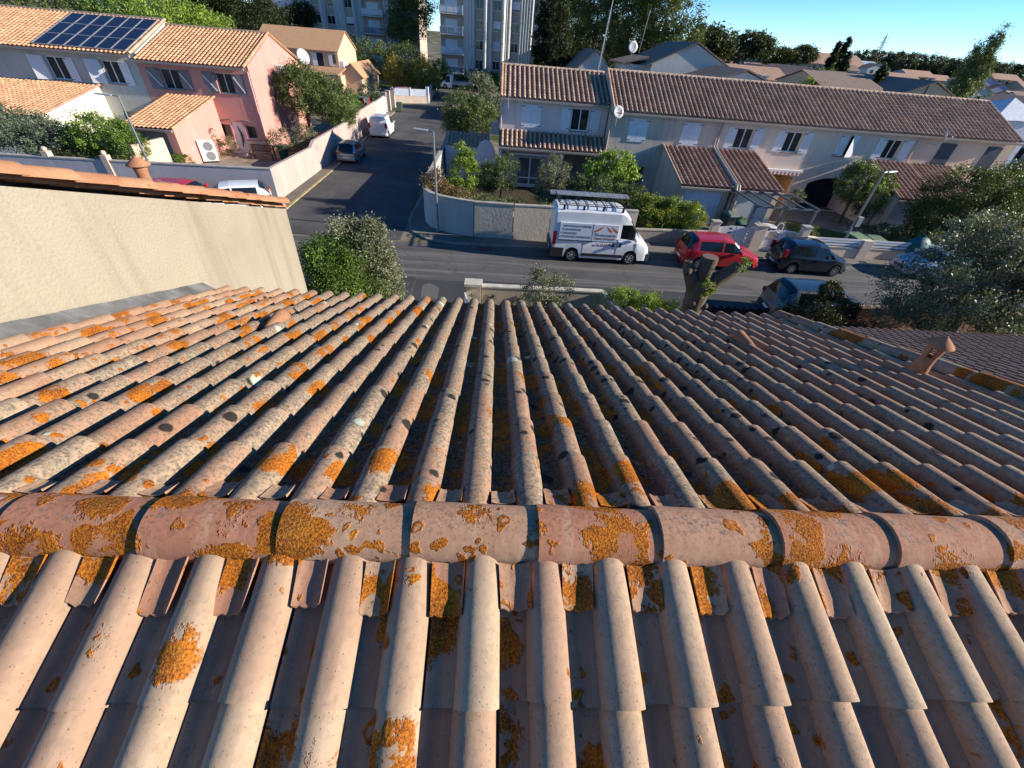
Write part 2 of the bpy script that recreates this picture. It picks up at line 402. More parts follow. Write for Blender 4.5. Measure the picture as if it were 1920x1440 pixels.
# ------------------------------------------------------------------ foliage
def leaf_cloud(name, shapes, nclump, nleaf, cr, leaf, mat, parent, seed=1, flat=0.8, shell=0.55, aspect=0.55, droop=0.0, tone=(0.0, 1.0)):
    """shapes: (centre, radii) ellipsoids; leaf clumps spread through their volume, most near the surface"""
    rg = np.random.RandomState(seed); vol = np.array([s[1][0] * s[1][1] * s[1][2] for s in shapes]) ** 0.7; vol /= vol.sum()
    which = rg.choice(len(shapes), nclump, p=vol); D = rg.normal(size=(nclump, 3)); D /= np.linalg.norm(D, axis=1)[:, None]
    rr = shell + (1 - shell) * rg.rand(nclump) ** 0.7; rr *= np.where(rg.rand(nclump) < 0.18, rg.uniform(1.0, 1.16, nclump), 1.0)
    Cn = np.array([shapes[w][0] for w in which]) + D * rr[:, None] * np.array([shapes[w][1] for w in which])
    ctone = rg.uniform(tone[0], tone[1], nclump)
    cs = cr * rg.uniform(0.6, 1.35, nclump)
    ci = rg.randint(0, nclump, nleaf)
    P = Cn[ci] + rg.normal(size=(nleaf, 3)) * (cs[ci] * 0.5)[:, None] * np.array([1, 1, flat])
    P[:, 2] -= droop * np.abs(rg.normal(size=nleaf)) * cr
    a = rg.normal(size=(nleaf, 3)); a += D[ci] * 0.5; a /= np.linalg.norm(a, axis=1)[:, None]
    b = np.cross(a, rg.normal(size=(nleaf, 3))); b /= np.linalg.norm(b, axis=1)[:, None] + 1e-9
    sz = leaf * rg.uniform(0.6, 1.3, nleaf)[:, None] * 0.5
    V = np.stack([P - a * sz, P + b * sz * aspect, P + a * sz, P - b * sz * aspect], 1).reshape(-1, 3)
    F = np.arange(nleaf * 4).reshape(-1, 4)
    tint = np.clip(ctone[ci] * 0.65 + rg.rand(nleaf) * 0.35, 0, 1)
    return np_mesh(name, V, F, mat, parent, attrs={'tint': np.repeat(tint, 4)})
def limbs(mb, base, top, r0, r1, shapes, n=6, seed=1):
    rg = random.Random(seed); base = Vector(base); top = Vector(top); k = 6; pts = []
    for i in range(k + 1):
        f = i / k; p = base.lerp(top, f) + Vector((rg.uniform(-1, 1), rg.uniform(-1, 1), 0)) * r0 * 0.35 * (0 < i < k); pts.append(p)
    mb.tube(pts, [r0 + (r1 - r0) * i / k for i in range(k + 1)], 9)
    for i in range(n):
        s_ = shapes[i % len(shapes)]; st = base.lerp(top, rg.uniform(0.45, 0.95))
        e = Vector(s_[0]) + Vector([rg.uniform(-0.75, 0.75) * q for q in s_[1]])
        m_ = st.lerp(e, 0.5) + Vector((rg.uniform(-.1, .1), rg.uniform(-.1, .1), 0.1)) * s_[1][2]
        mb.tube([st, m_, e], [r1 * 0.8, r1 * 0.5, r1 * 0.15], 6)
def tree(name, label, cat, base, shapes, mat, bark, nclump, nleaf, cr, leaf, r0=0.12, seed=1, group=None, trunk_top=None, nl=7, **kw):
    t = thing(name, label, cat, base, 0, group); b = Vector(base)
    leaf_cloud('crown', shapes, nclump, nleaf, cr, leaf, mat, t, seed, **kw)
    c = Vector(shapes[0][0]); top = trunk_top or (c.x, c.y, c.z + shapes[0][1][2] * 0.3)
    mb = MB(); limbs(mb, base, top, r0, r0 * 0.45, shapes, nl, seed); mb.build('trunk', bark, t, smooth=60)
    return t
def shrub(name, label, cat, base, shapes, mat, nclump, nleaf, cr, leaf, seed=1, group=None, bark=None, stems=4, **kw):
    t = thing(name, label, cat, base, 0, group); rg = random.Random(seed)
    leaf_cloud('foliage', shapes, nclump, nleaf, cr, leaf, mat, t, seed, **kw)
    mb = MB()
    for k in range(stems):
        s_ = shapes[k % len(shapes)]; b = Vector(base) + Vector((rg.uniform(-.2, .2) * s_[1][0], rg.uniform(-.2, .2) * s_[1][1], 0))
        e = Vector(s_[0]) + Vector([rg.uniform(-.6, .6) * q for q in s_[1]]); mb.tube([b, b.lerp(e, .5) + Vector((0, 0, .05)), e], [.03, .02, .008], 5)
    mb.build('stems', bark or MATS['bark_brown'], t)
    return t

# ------------------------------------------------------------------ shared materials
m_bark('bark_brown', (0.13, 0.095, 0.065)); MATS['bark_brown'] = m_bark('bark_brown', (0.13, 0.095, 0.065))
BARKG = m_bark('bark_grey', (0.20, 0.175, 0.14))
GLASS = m_glass(); GLASS_L = m_glass('curtained_glass', (0.07, 0.08, 0.09)); CARGLASS = m_glass('car_glass', (0.006, 0.008, 0.010))
WHITE = m_plain('white_paint', (0.78, 0.78, 0.77), 0.45, var=0.05); WHITE2 = m_plain('white_shutter', (0.72, 0.73, 0.75), 0.5, var=0.06)
RUBBER = m_plain('rubber', (0.018, 0.018, 0.018), 0.75); STEEL = m_plain('galvanised_steel', (0.42, 0.43, 0.43), 0.42, 0.7, var=0.15)
DARKMET = m_plain('dark_metal', (0.035, 0.037, 0.04), 0.45, 0.5); ALLOY = m_plain('alloy_rim', (0.52, 0.52, 0.53), 0.3, 0.8, var=0.2)
BLACKPL = m_plain('black_plastic', (0.022, 0.022, 0.024), 0.55); ZINC = m_plain('zinc_flashing', (0.30, 0.31, 0.31), 0.55, 0.3, var=0.25, bump=0.2)
CONC = m_plain('concrete_coping', (0.44, 0.41, 0.35), 0.9, var=0.2, bump=0.3)
GUTTER = m_plain('sand_gutter', (0.42, 0.36, 0.30), 0.5, var=0.1)
ROOF_DARK = m_plain('roof_underlay', (0.06, 0.05, 0.04), 0.9)

# ------------------------------------------------------------------ foreground roof
TH = R(18.9); AY0, AZ0 = 0.76, CAM_H - 1.315           # ridge line of the roof we look over
XL, XR = -3.446, 3.715
PITCH, EXPO = 0.2046, 0.3475
cT, sT = math.cos(TH), math.sin(TH)
CLAY_FAR = m_clay('clay_weathered', (0.44, 0.235, 0.145), (0.49, 0.31, 0.20), (0.52, 0.40, 0.27), weather=(0.29, 0.24, 0.17))
CLAY_NEAR = m_clay('clay_clean', (0.48, 0.31, 0.21), (0.54, 0.385, 0.26), (0.57, 0.44, 0.30), weather=(0.16, 0.13, 0.11))
CLAY_RIDGE = m_clay('clay_ridge', (0.54, 0.235, 0.14), (0.58, 0.30, 0.19), (0.62, 0.44, 0.28), weather=(0.19, 0.18, 0.17))
CLAY_NEW = m_clay('clay_new', (0.46, 0.215, 0.115), (0.52, 0.26, 0.14), (0.56, 0.31, 0.17), weather=(0.30, 0.2, 0.12))
house = thing('tiled_roof_house', 'house in the foreground under weathered barrel tiles blotched with orange lichen', 'house', (0, AY0, 0))
SLOPE_F = 4.24
def sm(a, b, x):
    t = np.clip((x - a) / (b - a), 0, 1); return t * t * (3 - 2 * t)
def zone_front(x, v, tb, tint):
    s = SLOPE_F - v                                     # distance below the ridge
    left = 1 - sm(-2.6, 0.3, x); mid = np.exp(-((x - 0.1) / 1.7) ** 2); chan = 1 - sm(0.32, 0.5, tb)
    flank = sm(0.72, 0.95, tb)
    o = 0.04 + 0.10 * left + 0.40 * chan * (0.5 + mid) + 0.36 * flank * (0.2 + left) + 0.45 * (1 - sm(0.1, 0.5, s)) + 0.08 * mid - 0.08 * sm(1.2, 3.0, x)
    g = 0.15 + 0.85 * sm(-3.1, -1.9, x) * (1 - 0.45 * sm(1.3, 3.3, x)) * (0.7 + 0.3 * sm(0.3, 1.5, s)) + (tint[0] - 0.5) * 0.25
    b = 0.20 + 0.95 * np.exp(-((x - 1.0) / 1.5) ** 2) * (1 - 0.5 * sm(2.4, 3.6, s)) - 0.1 * (chan)
    return np.stack([o, g + 0.15 * chan, b], 1).clip(0, 1)
def zone_near(x, v, tb, tint):
    chan = 1 - sm(0.32, 0.5, tb); s = v
    o = 0.19 + 0.28 * chan * sm(-2.0, -0.2, x) + 0.10 * np.exp(-((x - 0.2) / 1.2) ** 2) + 0.18 * sm(1.62, 1.9, v) + 0.05 * tint[1]
    g = 0.06 + 0.22 * sm(-0.6, 1.0, x) * (1 - 0.2 * chan) + 0.1 * chan
    b = 0.02 + 0.02 * chan
    return np.stack([o, g + 0 * x, b + 0 * x], 1).clip(0, 1)
apexF = Vector((0, AY0, AZ0))
eF = Vector((XL, AY0 + SLOPE_F * cT, AZ0 - SLOPE_F * sT))
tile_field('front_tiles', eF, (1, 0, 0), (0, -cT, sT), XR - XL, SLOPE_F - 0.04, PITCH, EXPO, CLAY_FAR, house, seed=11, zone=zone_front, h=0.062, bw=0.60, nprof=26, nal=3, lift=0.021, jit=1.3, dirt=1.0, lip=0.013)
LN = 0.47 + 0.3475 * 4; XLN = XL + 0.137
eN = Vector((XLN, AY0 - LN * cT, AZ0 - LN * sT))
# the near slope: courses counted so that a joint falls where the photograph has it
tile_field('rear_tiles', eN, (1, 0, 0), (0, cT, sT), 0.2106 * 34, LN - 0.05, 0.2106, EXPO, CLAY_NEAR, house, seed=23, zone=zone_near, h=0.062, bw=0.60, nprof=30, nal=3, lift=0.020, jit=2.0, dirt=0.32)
def zone_ridge(V, k):
    n = len(V); top = sm(AZ0 + 0.06, AZ0 + 0.10, V[:, 2]); edge = 1 - sm(AZ0 - 0.03, AZ0 + 0.03, V[:, 2])
    left = 1 - sm(-1.0, 2.2, V[:, 0])
    return np.stack([0.42 + 0.50 * left + 0.42 * edge, 0.04 + 0.55 * top, 0.03 + 0 * top], 1).clip(0, 1)
half_tiles('ridge_tile', (-3.5255, AY0 - .006, AZ0 - 0.014), (-3.5255 + .412 * 18, AY0 - .006, AZ0 - 0.014), 18, 0.104, CLAY_RIDGE, house, zone=zone_ridge, seed=5, arc=182, seg=20, thick=0.015, over=0.06)
# bits of tile closing the channels under the ridge
def closure(x, side, k):
    rg = random.Random(k * 7 + side); w = rg.uniform(0.088, 0.104); L = rg.uniform(0.12, 0.15) if side < 0 else rg.uniform(0.07, 0.11); n = 8; V = []; F = []
    y0 = AY0 + side * 0.065; rot = rg.uniform(-0.06, 0.06)
    for q in range(4):
        f = q / 3
        for lay in (0, 1):
            for j in range(n + 1):
                u = (j / n - 0.5); zz = 0.046 + 0.075 * (abs(u) ** 2.4) * (1.5 if u > 0 else 0.7) - lay * 0.011 - 0.012 * f
                d = 0.05 + f * L
                rag = (math.sin(j * 2.1 + k) * 0.004 if q == 3 else 0)
                V.append((x + u * w * (1 - 0.06 * f) + rot * d, y0 + side * (d + rag) * cT, AZ0 - (abs(y0 - AY0) / cT + d) * sT + zz + rg.uniform(-.001, .001)))
    n1 = n + 1; ix = lambda q, l, j: (q * 2 + l) * n1 + j
    for q in range(3):
        for j in range(n):
            F.append((ix(q, 0, j), ix(q, 0, j + 1), ix(q + 1, 0, j + 1), ix(q + 1, 0, j))); F.append((ix(q, 1, j), ix(q + 1, 1, j), ix(q + 1, 1, j + 1), ix(q, 1, j + 1)))
        for j in (0, n): F.append((ix(q, 0, j), ix(q + 1, 0, j), ix(q + 1, 1, j), ix(q, 1, j)))
    for j in range(n): F.append((ix(3, 0, j), ix(3, 1, j), ix(3, 1, j + 1), ix(3, 0, j + 1)))
    V = np.array(V); tint = np.repeat(np.array([[rg.uniform(0.3, 1), rg.random(), 0.15]]), len(V), 0)
    dens = (1.0 if side < 0 else 0.5) - 0.35 * float(sm(0.6, 2.4, np.array(x))) + rg.uniform(-.12, .12)
    Z = np.repeat(np.array([[dens, 0.35 if side < 0 else 0.6, 0.15]]), len(V), 0).clip(0, 1)
    return np_mesh('closure_piece', V, np.array(F), CLAY_RIDGE, house, smooth=True, sharp=45, attrs={'tint': tint, 'zone': Z})
for k in range(34): closure(XLN + (k + .2) * .2106, -1, k)
for k in range(35): closure(XL + (k + .2) * PITCH, 1, k + 50)
# cowl vent tiles lying on the barrels
def cowl(px, py, tone):
    p = SZ(px, py, 0)
    d = RW @ _ray(px, py); n = Vector((0, sT, cT)); t = (apexF - C0).dot(n) / d.dot(n); p = C0 + d * t
    S = Vector((0, cT, -sT)); V = []; F = []; n_ = 12; st = 7
    for q in range(st):
        f = q / (st - 1); r = 0.025 + 0.050 * f ** 0.8; c = p - S * 0.17 + S * 0.30 * f + n * (0.055 + 0.045 * f)
        for j in range(n_ + 1):
            a = math.pi * (j / n_ - 0.5) * 1.15; V.append(tuple(c + Vector((1, 0, 0)) * r * math.sin(a) + n * (r * math.cos(a) - 0.01)))
    for q in range(st - 1):
        for j in range(n_): F.append((q * (n_ + 1) + j, q * (n_ + 1) + j + 1, (q + 1) * (n_ + 1) + j + 1, (q + 1) * (n_ + 1) + j))
    V = np.array(V); o = np_mesh('vent_cowl', V, np.array(F), CLAY_NEW, house, smooth=True, attrs={'tint': np.full((len(V), 3), tone) * np.array([1, 1, 0.]), 'zone': np.full((len(V), 3), 0.12)})
    so = o.modifiers.new('shell', 'SOLIDIFY'); so.thickness = 0.012
cowl(520, 618, 0.35); cowl(1393, 655, 0.2)
# carcass under the tiles
mb = MB(); b0 = -1.7
ridge_in = (AY0, AZ0 - 0.05)
mb.prism([(AY0 - 2.3 * cT, 3.6), (AY0 + (SLOPE_F - 0.25) * cT, 3.6), (AY0 + (SLOPE_F - 0.25) * cT, AZ0 - 0.05 - (SLOPE_F - 0.25) * sT), ridge_in, (AY0 - 2.3 * cT, AZ0 - 0.05 - 2.3 * sT)], 'x', XL + 0.02, XR - 0.02)
mb.box(XL + 0.05, XR - 0.05, -3.5, AY0 + 3.7 * cT, 0, 3.6)
mb.build('wall', M('house_render', m_stucco, (0.48, 0.42, 0.33)), house)
# lead strip along the neighbour's wall
mb = MB()
for k in range(12):
    f0 = k / 12; f1 = (k + 1) / 12 + 0.01; L = 4.15; y0, y1 = AY0 + f0 * L * cT, AY0 + f1 * L * cT; z0, z1 = AZ0 - f0 * L * sT, AZ0 - f1 * L * sT
    up = 0.052 + (0.004 if k % 2 else 0)
    mb.hexa([(XL - 0.10, y0, z0 + up + .06), (XL + 0.02, y0, z0 + up - 0.02), (XL + 0.02, y1, z1 + up - 0.02), (XL - 0.10, y1, z1 + up + .06), (XL - 0.10, y0, z0 + up + .075), (XL + 0.02, y0, z0 + up - .005), (XL + 0.02, y1, z1 + up - .005), (XL - 0.10, y1, z1 + up + .075)])
mb.build('flashing', M('old_lead', m_plain, (.20, .20, .195), .7, .1, .3, .35, 5, .3), house)
# verge row at the right
def zone_verge(V, k): return np.stack([np.full(len(V), 0.72), np.full(len(V), 0.45), np.full(len(V), 0.05)], 1)
half_tiles('verge_tile', (XR + 0.115, AY0 + (SLOPE_F - .02) * cT, AZ0 - (SLOPE_F - .02) * sT + 0.05), (XR + 0.115, AY0, AZ0 + 0.05), 12, 0.085, CLAY_FAR, house, zone=zone_verge, up=(0, sT, cT), arc=170, seed=9)
mb = MB(); mb.prism([(AY0, AZ0 - 0.9), (AY0 + (SLOPE_F - .1) * cT, AZ0 - (SLOPE_F - .1) * sT - .5), (AY0 + (SLOPE_F - .1) * cT, AZ0 - (SLOPE_F - .1) * sT + 0.04), (AY0, AZ0 + 0.04), (AY0 - 2.2 * cT, AZ0 - 2.2 * sT + .04), (AY0 - 2.2 * cT, AZ0 - 2.2 * sT - .5)], 'x', XR + 0.02, XR + 0.18)
mb.build('verge_board', M('verge_mortar', m_stucco, (0.34, 0.30, 0.25)), house)
# terracotta flue
def flue(parent, base, h, r, lean=(0, 0), hole=215, mat=None, yaw=0.0):
    bx, by, bz = base; mt = mat or CLAY_NEW
    def at(mb, nm):
        V = np.array(mb.v); return V
    prof = [(r * 1.15, -0.03), (r * 1.12, 0.02), (r * 0.92, h * 0.25), (r * 0.86, h * 0.45), (r * 1.0, h * 0.66), (r * 1.05, h * 0.76)]
    n = 22; V = []; F = []
    for rr, hh in prof:
        for j in range(n):
            a = 2 * math.pi * j / n + yaw; V.append((bx + rr * math.cos(a) + lean[0] * hh, by + rr * math.sin(a) + lean[1] * hh, bz + hh))
    for k in range(len(prof) - 1):
        for j in range(n):
            dd_ = (math.degrees(2 * math.pi * (j + .5) / n) - hole) % 180
            if k in (3, 4) and min(dd_, 180 - dd_) < 26: continue            # side openings
            F.append((k * n + j, k * n + (j + 1) % n, (k + 1) * n + (j + 1) % n, (k + 1) * n + j))
    V = np.array(V); o = np_mesh('flue_pipe', V, np.array(F), mt, parent, smooth=True, sharp=60, attrs={'tint': np.full((len(V), 3), 0.4) * np.array([1, 1, 0.]), 'zone': np.full((len(V), 3), 0.10)})
    so = o.modifiers.new('shell', 'SOLIDIFY'); so.thickness = 0.014; so.offset = -1
    prof = [(r * 0.6, h * 0.76), (r * 1.55, h * 0.75), (r * 1.64, h * 0.77), (r * 1.55, h * 0.80), (r * 0.75, h * 0.91), (r * 0.28, h * 0.97), (r * 0.16, h), (r * 0.01, h * 1.01)]
    V = []; F = []
    for rr, hh in prof:
        for j in range(n):
            a = 2 * math.pi * j / n; V.append((bx + rr * math.cos(a) + lean[0] * hh, by + rr * math.sin(a) + lean[1] * hh, bz + hh))
    for k in range(len(prof) - 1):
        for j in range(n): F.append((k * n + j, k * n + (j + 1) % n, (k + 1) * n + (j + 1) % n, (k + 1) * n + j))
    V = np.array(V); np_mesh('flue_cap', V, np.array(F), mt, parent, smooth=True, sharp=40, attrs={'tint': np.full((len(V), 3), 0.55) * np.array([1, 1, 0.]), 'zone': np.full((len(V), 3), 0.10)})
fb = SX(1722, 692, 3.50)
flue(house, (3.50, fb.y, fb.z - 0.02), 0.34, 0.058, hole=222)

# ------------------------------------------------------------------ left neighbour: cream gable wall with clay coping
nb = thing('neighbour_house', 'taller house with a cream roughcast gable wall and orange clay coping, left edge', 'house', (-6, 3, 0))
XW = -3.56; yA, zA = 3.05, 7.66; yB, zB = 7.33, 6.18
mb = MB(); mb.prism([(-1.2, 0), (7.2, 0), (yB, zB - 0.06), (yA, zA - 0.05), (-1.2, zA - 0.05 - (yA + 1.2) * 0.354)], 'x', -9.0, XW)
mb.build('gable_wall', M('cream_roughcast', m_stucco, (0.345, 0.30, 0.225), 0.6, 34, 1.0, True, (0.25, 0.20, 0.15)), nb)
def zone_cop(V, k): return np.stack([np.full(len(V), 0.30), np.full(len(V), 0.05), np.full(len(V), 0.0)], 1)
half_tiles('coping_tile', (XW - 0.06, yB + 0.12, zB - 0.02), (XW - 0.06, yA, zA + 0.02), 11, 0.10, CLAY_NEW, nb, zone=zone_cop, up=(0, .33, .94), arc=165, seed=31)
half_tiles('ridge_tile', (XW - 0.1, yA, zA + .03), (-8.8, yA, zA + .03), 12, 0.12, CLAY_NEW, nb, zone=zone_cop, arc=180, seed=32)
tile_field('roof_tiles', (-8.9, 7.55, zA - (7.55 - yA) * .354 + 0.0), (1, 0, 0), Vector((0, -1, .354)).normalized(), 5.25, 4.7, PITCH, EXPO, CLAY_NEW, nb, seed=40, zone=lambda x, v, tb, ti: np.full((len(x), 3), 0.15), nprof=10, nal=1)
fl = SX(272, 336, -3.95); flue(nb, (-3.95, fl.y, zA - (fl.y - yA) * .354 + 0.03), 0.38, 0.070)
mb = MB(); mb.ball((XW - 0.02, yA - .02, zA - .03), (.08, .14, .10), jit=.12); mb.build('mortar_lump', CONC, nb, smooth=60)

# ------------------------------------------------------------------ right neighbour: lower tiled roof
nr_ = thing('garage_roof_building', 'low tiled outbuilding beyond the right verge, rows of brown barrel tiles', 'outbuilding', (8, 6, 0))
zE = 3.0; a_ = SZ(1590, 617, zE); th2 = R(19); ylen = a_.y - 1.0
c2, s2 = math.cos(th2), math.sin(th2)
tile_field('roof_tiles', (4.3, a_.y, zE), (1, 0, 0), (0, -c2, s2), 13.0, ylen / c2, 0.24, 0.36, M('clay_right', m_clay, (0.34, 0.20, 0.14), (0.38, 0.24, 0.17), (0.42, 0.29, 0.20)), nr_, seed=51, zone=lambda x, v, tb, ti: np.stack([0.14 + 0 * x, 0.45 + 0 * x, 0.12 + 0 * x], 1), nprof=12, nal=2, h=.06)
mb = MB(); mb.prism([(0.8, 0), (a_.y - .3, 0), (a_.y - .3, zE + .02), (a_.y - ylen, zE - .1 + ylen * s2 / c2), (.8, 3.0)], 'x', 4.35, 17.2); mb.build('wall', M('house_render2', m_stucco, (0.48, 0.40, 0.31)), nr_)

# ------------------------------------------------------------------ terrain, roads, pavements
def terr(x, y):
    d = math.hypot(x, y)
    def s(a, b, v):
        v = min(1, max(0, (v - a) / (b - a))); return v * v * (3 - 2 * v)
    return s(110, 430, d) * 7.0 * s(8, 70, x) + s(400, 900, d) * 8
def m_ground():
    t = NT('ground_soil'); p = t.pos(); n1 = t.noise(p, 0.09, 5); n2 = t.noise(p, 1.6, 5); n3 = t.noise(p, 14, 4)
    c = t.ramp(n2, [(0.3, (0.16, 0.13, 0.09)), (0.5, (0.23, 0.19, 0.14)), (0.7, (0.30, 0.25, 0.19))])
    g = t.ramp(n3, [(0.3, (0.035, 0.05, 0.015)), (0.7, (0.10, 0.12, 0.035))])
    c = t.mix(t.maprange(n1.outputs[0], 0.46, 0.56), c, g)
    return t.done(c, 0.95, 0, t.bump(n3, 0.5, 0.03), 0.1)
def m_asphalt(name, base, var=0.3, tracks=False, cracks=False):
    t = NT(name); p = t.pos(); n1 = t.noise(p, 0.35, 5, 0.6); n2 = t.noise(p, 90, 3, 0.7); n3 = t.noise(p, 4, 5)
    c = t.mix(t.maprange(n1.outputs[0], 0.35, 0.7), rgb(*[x * (1 - var) for x in base]), rgb(*[x * (1 + var) for x in base]))
    c = t.mix(t.math('MULTIPLY', t.maprange(n3.outputs[0], 0.5, 0.75), 0.3), c, rgb(*[x * 1.5 for x in base]))
    if tracks:
        st = t.noise(t.pos((0.05, 1.7, 1)), 1.6, 5, 0.6)
        c = t.mix(t.math('MULTIPLY', t.maprange(st.outputs[0], 0.48, 0.62), 0.6), c, rgb(0.19, 0.18, 0.165))
    if cracks:
        v = t.a('TexVoronoi', {'Vector': t.a('VectorMath', {0: p, 1: t.a('VectorMath', {0: t.noise(p, 0.9, 4).outputs['Color'], 1: (2.2, 2.2, 0)}, operation='MULTIPLY')}, operation='ADD').outputs[0], 'Scale': 0.16}, feature='DISTANCE_TO_EDGE')
        c = t.mix(t.math('MULTIPLY', t.math('LESS_THAN', v.outputs[0], 0.004), 0.28), c, rgb(0.02, 0.02, 0.02))
    c = t.mix(t.math('MULTIPLY', t.maprange(n2.outputs[0], 0.5, 0.72), 0.35), c, rgb(*[x * 1.9 for x in base]))
    return t.done(c, 0.85, 0, t.bump(n2, 0.35, 0.01), 0.25)
ASPH = m_asphalt('asphalt_road', (0.088, 0.085, 0.081), 0.2, True, True); ASPH2 = m_asphalt('asphalt_side', (0.082, 0.079, 0.076), 0.35, False, True)
PAVE = m_asphalt('pavement_tar', (0.155, 0.14, 0.12), 0.25); DRIVE = m_asphalt('drive_tar', (0.055, 0.056, 0.058), 0.2); PATCHM = m_asphalt('patch_tar', (0.12, 0.11, 0.10), 0.15)
KERB = m_plain('kerb_stone', (0.33, 0.30, 0.24), 0.9, var=0.25, bump=0.3); KERBY = m_plain('kerb_yellowed', (0.42, 0.34, 0.17), 0.85, var=0.3, bump=0.2)
PAVING = m_plain('garden_paving', (0.34, 0.28, 0.21), 0.9, var=0.3, scale=1.5, bump=0.3)
xs = np.concatenate([np.linspace(-2500, -300, 9), np.linspace(-260, 460, 73), np.linspace(520, 2500, 9)]); ys = np.concatenate([np.linspace(-300, -20, 4), np.linspace(0, 700, 71), np.linspace(800, 3500, 9)])
V = [(x, y, terr(x, y) - 0.012) for y in ys for x in xs]; nx = len(xs)
F = [(j * nx + i, j * nx + i + 1, (j + 1) * nx + i + 1, (j + 1) * nx + i) for j in range(len(ys) - 1) for i in range(nx - 1)]
tag(np_mesh('ground', V, F, m_ground(), smooth=True), kind='structure')
def sheet(name, poly, z, mat, kind='structure'):
    o = MB(); o.quad(*[(x, y, z) for x, y in poly]); return tag(o.build(name, mat), kind=kind)
sheet('road', [(-70, 17.35), (90, 16.9), (90, 22.0), (20, 21.95), (8, 21.75), (-3.0, 21.5), (-70, 21.9)], 0.004, ASPH)
sheet('side_road', [(-12.3, 21.75), (-5.0, 21.75), (-5.15, 24.9), (-5.5, 32), (-5.7, 48), (-5.7, 78), (-8.2, 98), (-8, 102), (-12.4, 101), (-11.2, 77), (-15.4, 71.5), (-14.3, 66), (-13.2, 48), (-12.45, 34)], 0.009, ASPH2)
sheet('cross_road', [(-40, 99.0), (30, 99.0), (30, 103), (-40, 103)], 0.006, ASPH2)
def pave(name, poly, z, mat, kerbmat=None, edge=None):
    mb = MB(); mb.prism(poly, 'z', -0.1, z); o = tag(mb.build(name, mat), kind='structure')
    if edge:
        kb = MB()
        for k in range(len(edge) - 1):
            a, b = Vector((*edge[k], 0)), Vector((*edge[k + 1], 0)); n = max(1, int((b - a).length / 1.0))
            for q in range(n):
                p0 = a.lerp(b, q / n); p1 = a.lerp(b, (q + 0.985) / n); kb.bar((p0.x, p0.y, z * 0.5), (p1.x, p1.y, z * 0.5), 0.13, z + 0.012)
        tag(kb.build('kerb', kerbmat or KERB), kind='structure')
pave('pavement', [(-5.0, 32), (-5.05, 24.9), (-4.7, 23.2), (-3.6, 22.0), (-2.2, 21.6), (8, 21.85), (20, 22.05), (45, 22.1), (45, 23.0), (8, 23.5), (2, 22.6), (-2.3, 22.95), (-3.8, 24.3), (-4.1, 32)], 0.08, PAVE, KERB,
     [(-5.0, 32), (-5.05, 24.9), (-4.7, 23.2), (-3.6, 22.0), (-2.2, 21.6), (8, 21.85), (20, 22.05), (45, 22.1)])
pave('pavement', [(-13.35, 25.4), (-12.32, 25.4), (-12.5, 36), (-13.15, 48), (-13.95, 65.5), (-15.1, 65.5), (-13.9, 48), (-13.4, 36)], 0.07, PAVE, KERBY, [(-12.32, 25.4), (-12.5, 36), (-13.15, 48), (-13.95, 65.5)])
pave('pavement', [(-70, 21.95), (-12.4, 21.9), (-12.3, 25.4), (-13.3, 26.3), (-70, 26.0)], 0.07, PAVE, KERB, [(-70, 21.95), (-12.9, 21.9), (-12.4, 22.5), (-12.3, 25.4)])
pave('pavement', [(-3.45, 14.6), (-1.05, 14.6), (-1.05, 17.3), (-3.45, 17.3)], 0.03, DRIVE)
pave('pavement', [(-1.05, 14.8), (60, 14.8), (60, 16.85), (-1.05, 17.3)], 0.07, DRIVE, DRIVE, [(-1.05, 17.3), (60, 16.85)])
pave('pavement', [(-70, 14.8), (-3.45, 14.8), (-3.45, 17.3), (-70, 17.3)], 0.07, DRIVE, DRIVE, [(-70, 17.3), (-3.45, 17.3)])
sheet('pavement_patch', [(-3.75, 16.6), (-3.5, 16.95), (-2.85, 16.45), (-2.8, 15.4), (-3.9, 15.3)], 0.034, PATCHM) if False else None
sheet('road_patch', [(-3.0, 15.5), (-2.3, 15.5), (-2.35, 16.6), (-2.8, 16.95), (-3.1, 16.7)], 0.036, PATCHM)
sheet('road_patch', [(9.6, 19.3), (11.4, 19.0), (12.6, 18.2), (12.9, 17.2), (17.5, 17.1), (17.2, 18.6), (13.6, 19.3), (11.5, 19.9)], 0.0085, m_asphalt('patch_light', (0.135, 0.128, 0.118), 0.2))
sheet('road_patch', [(-9.5, 18.2), (-6.8, 18.3), (-6.9, 19.0), (-9.4, 19.1)], 0.0085, m_asphalt('patch_dark', (0.065, 0.064, 0.063), 0.2))
sheet('road_patch', [(-10.4, 26), (-8.6, 26.2), (-8.8, 29.5), (-10.5, 29.2)], 0.0135, MATS.get('x') or bpy.data.materials['patch_dark'])
sheet('driveway', [(-3.45, 5), (-1.05, 5), (-1.05, 14.6), (-3.45, 14.6)], 0.02, PAVING)
sheet('garden_paving', [(-1.0, 5), (5, 5), (5, 14.4), (-1.0, 14.4)], 0.016, PAVING)
sheet('garden_paving', [(-27, 26.4), (-13.6, 27.2), (-14, 40), (-27, 38)], 0.012, PAVING)
sheet('front_garden', [(12.5, 23.6), (29, 23.3), (36, 32), (12, 32)], 0.012, PAVING)
sheet('side_garden', [(-4.0, 25), (9, 23.6), (12.5, 24), (12, 33), (-4.0, 38)], 0.008, M('mulch', m_plain, (0.085, 0.07, 0.045), 0.95, 0, 0.1, 0.3, 4, 0.4))
def m_grass(name='lawn'): 
    t = NT(name); p = t.pos(); n = t.noise(p, 9, 5); return t.done(t.ramp(n, [(0.35, (0.10, 0.08, 0.04)), (0.5, (0.06, 0.09, 0.02)), (0.7, (0.12, 0.16, 0.04))]), 0.95, 0, t.bump(n, .6, .04), .1)
LAWN = m_grass()
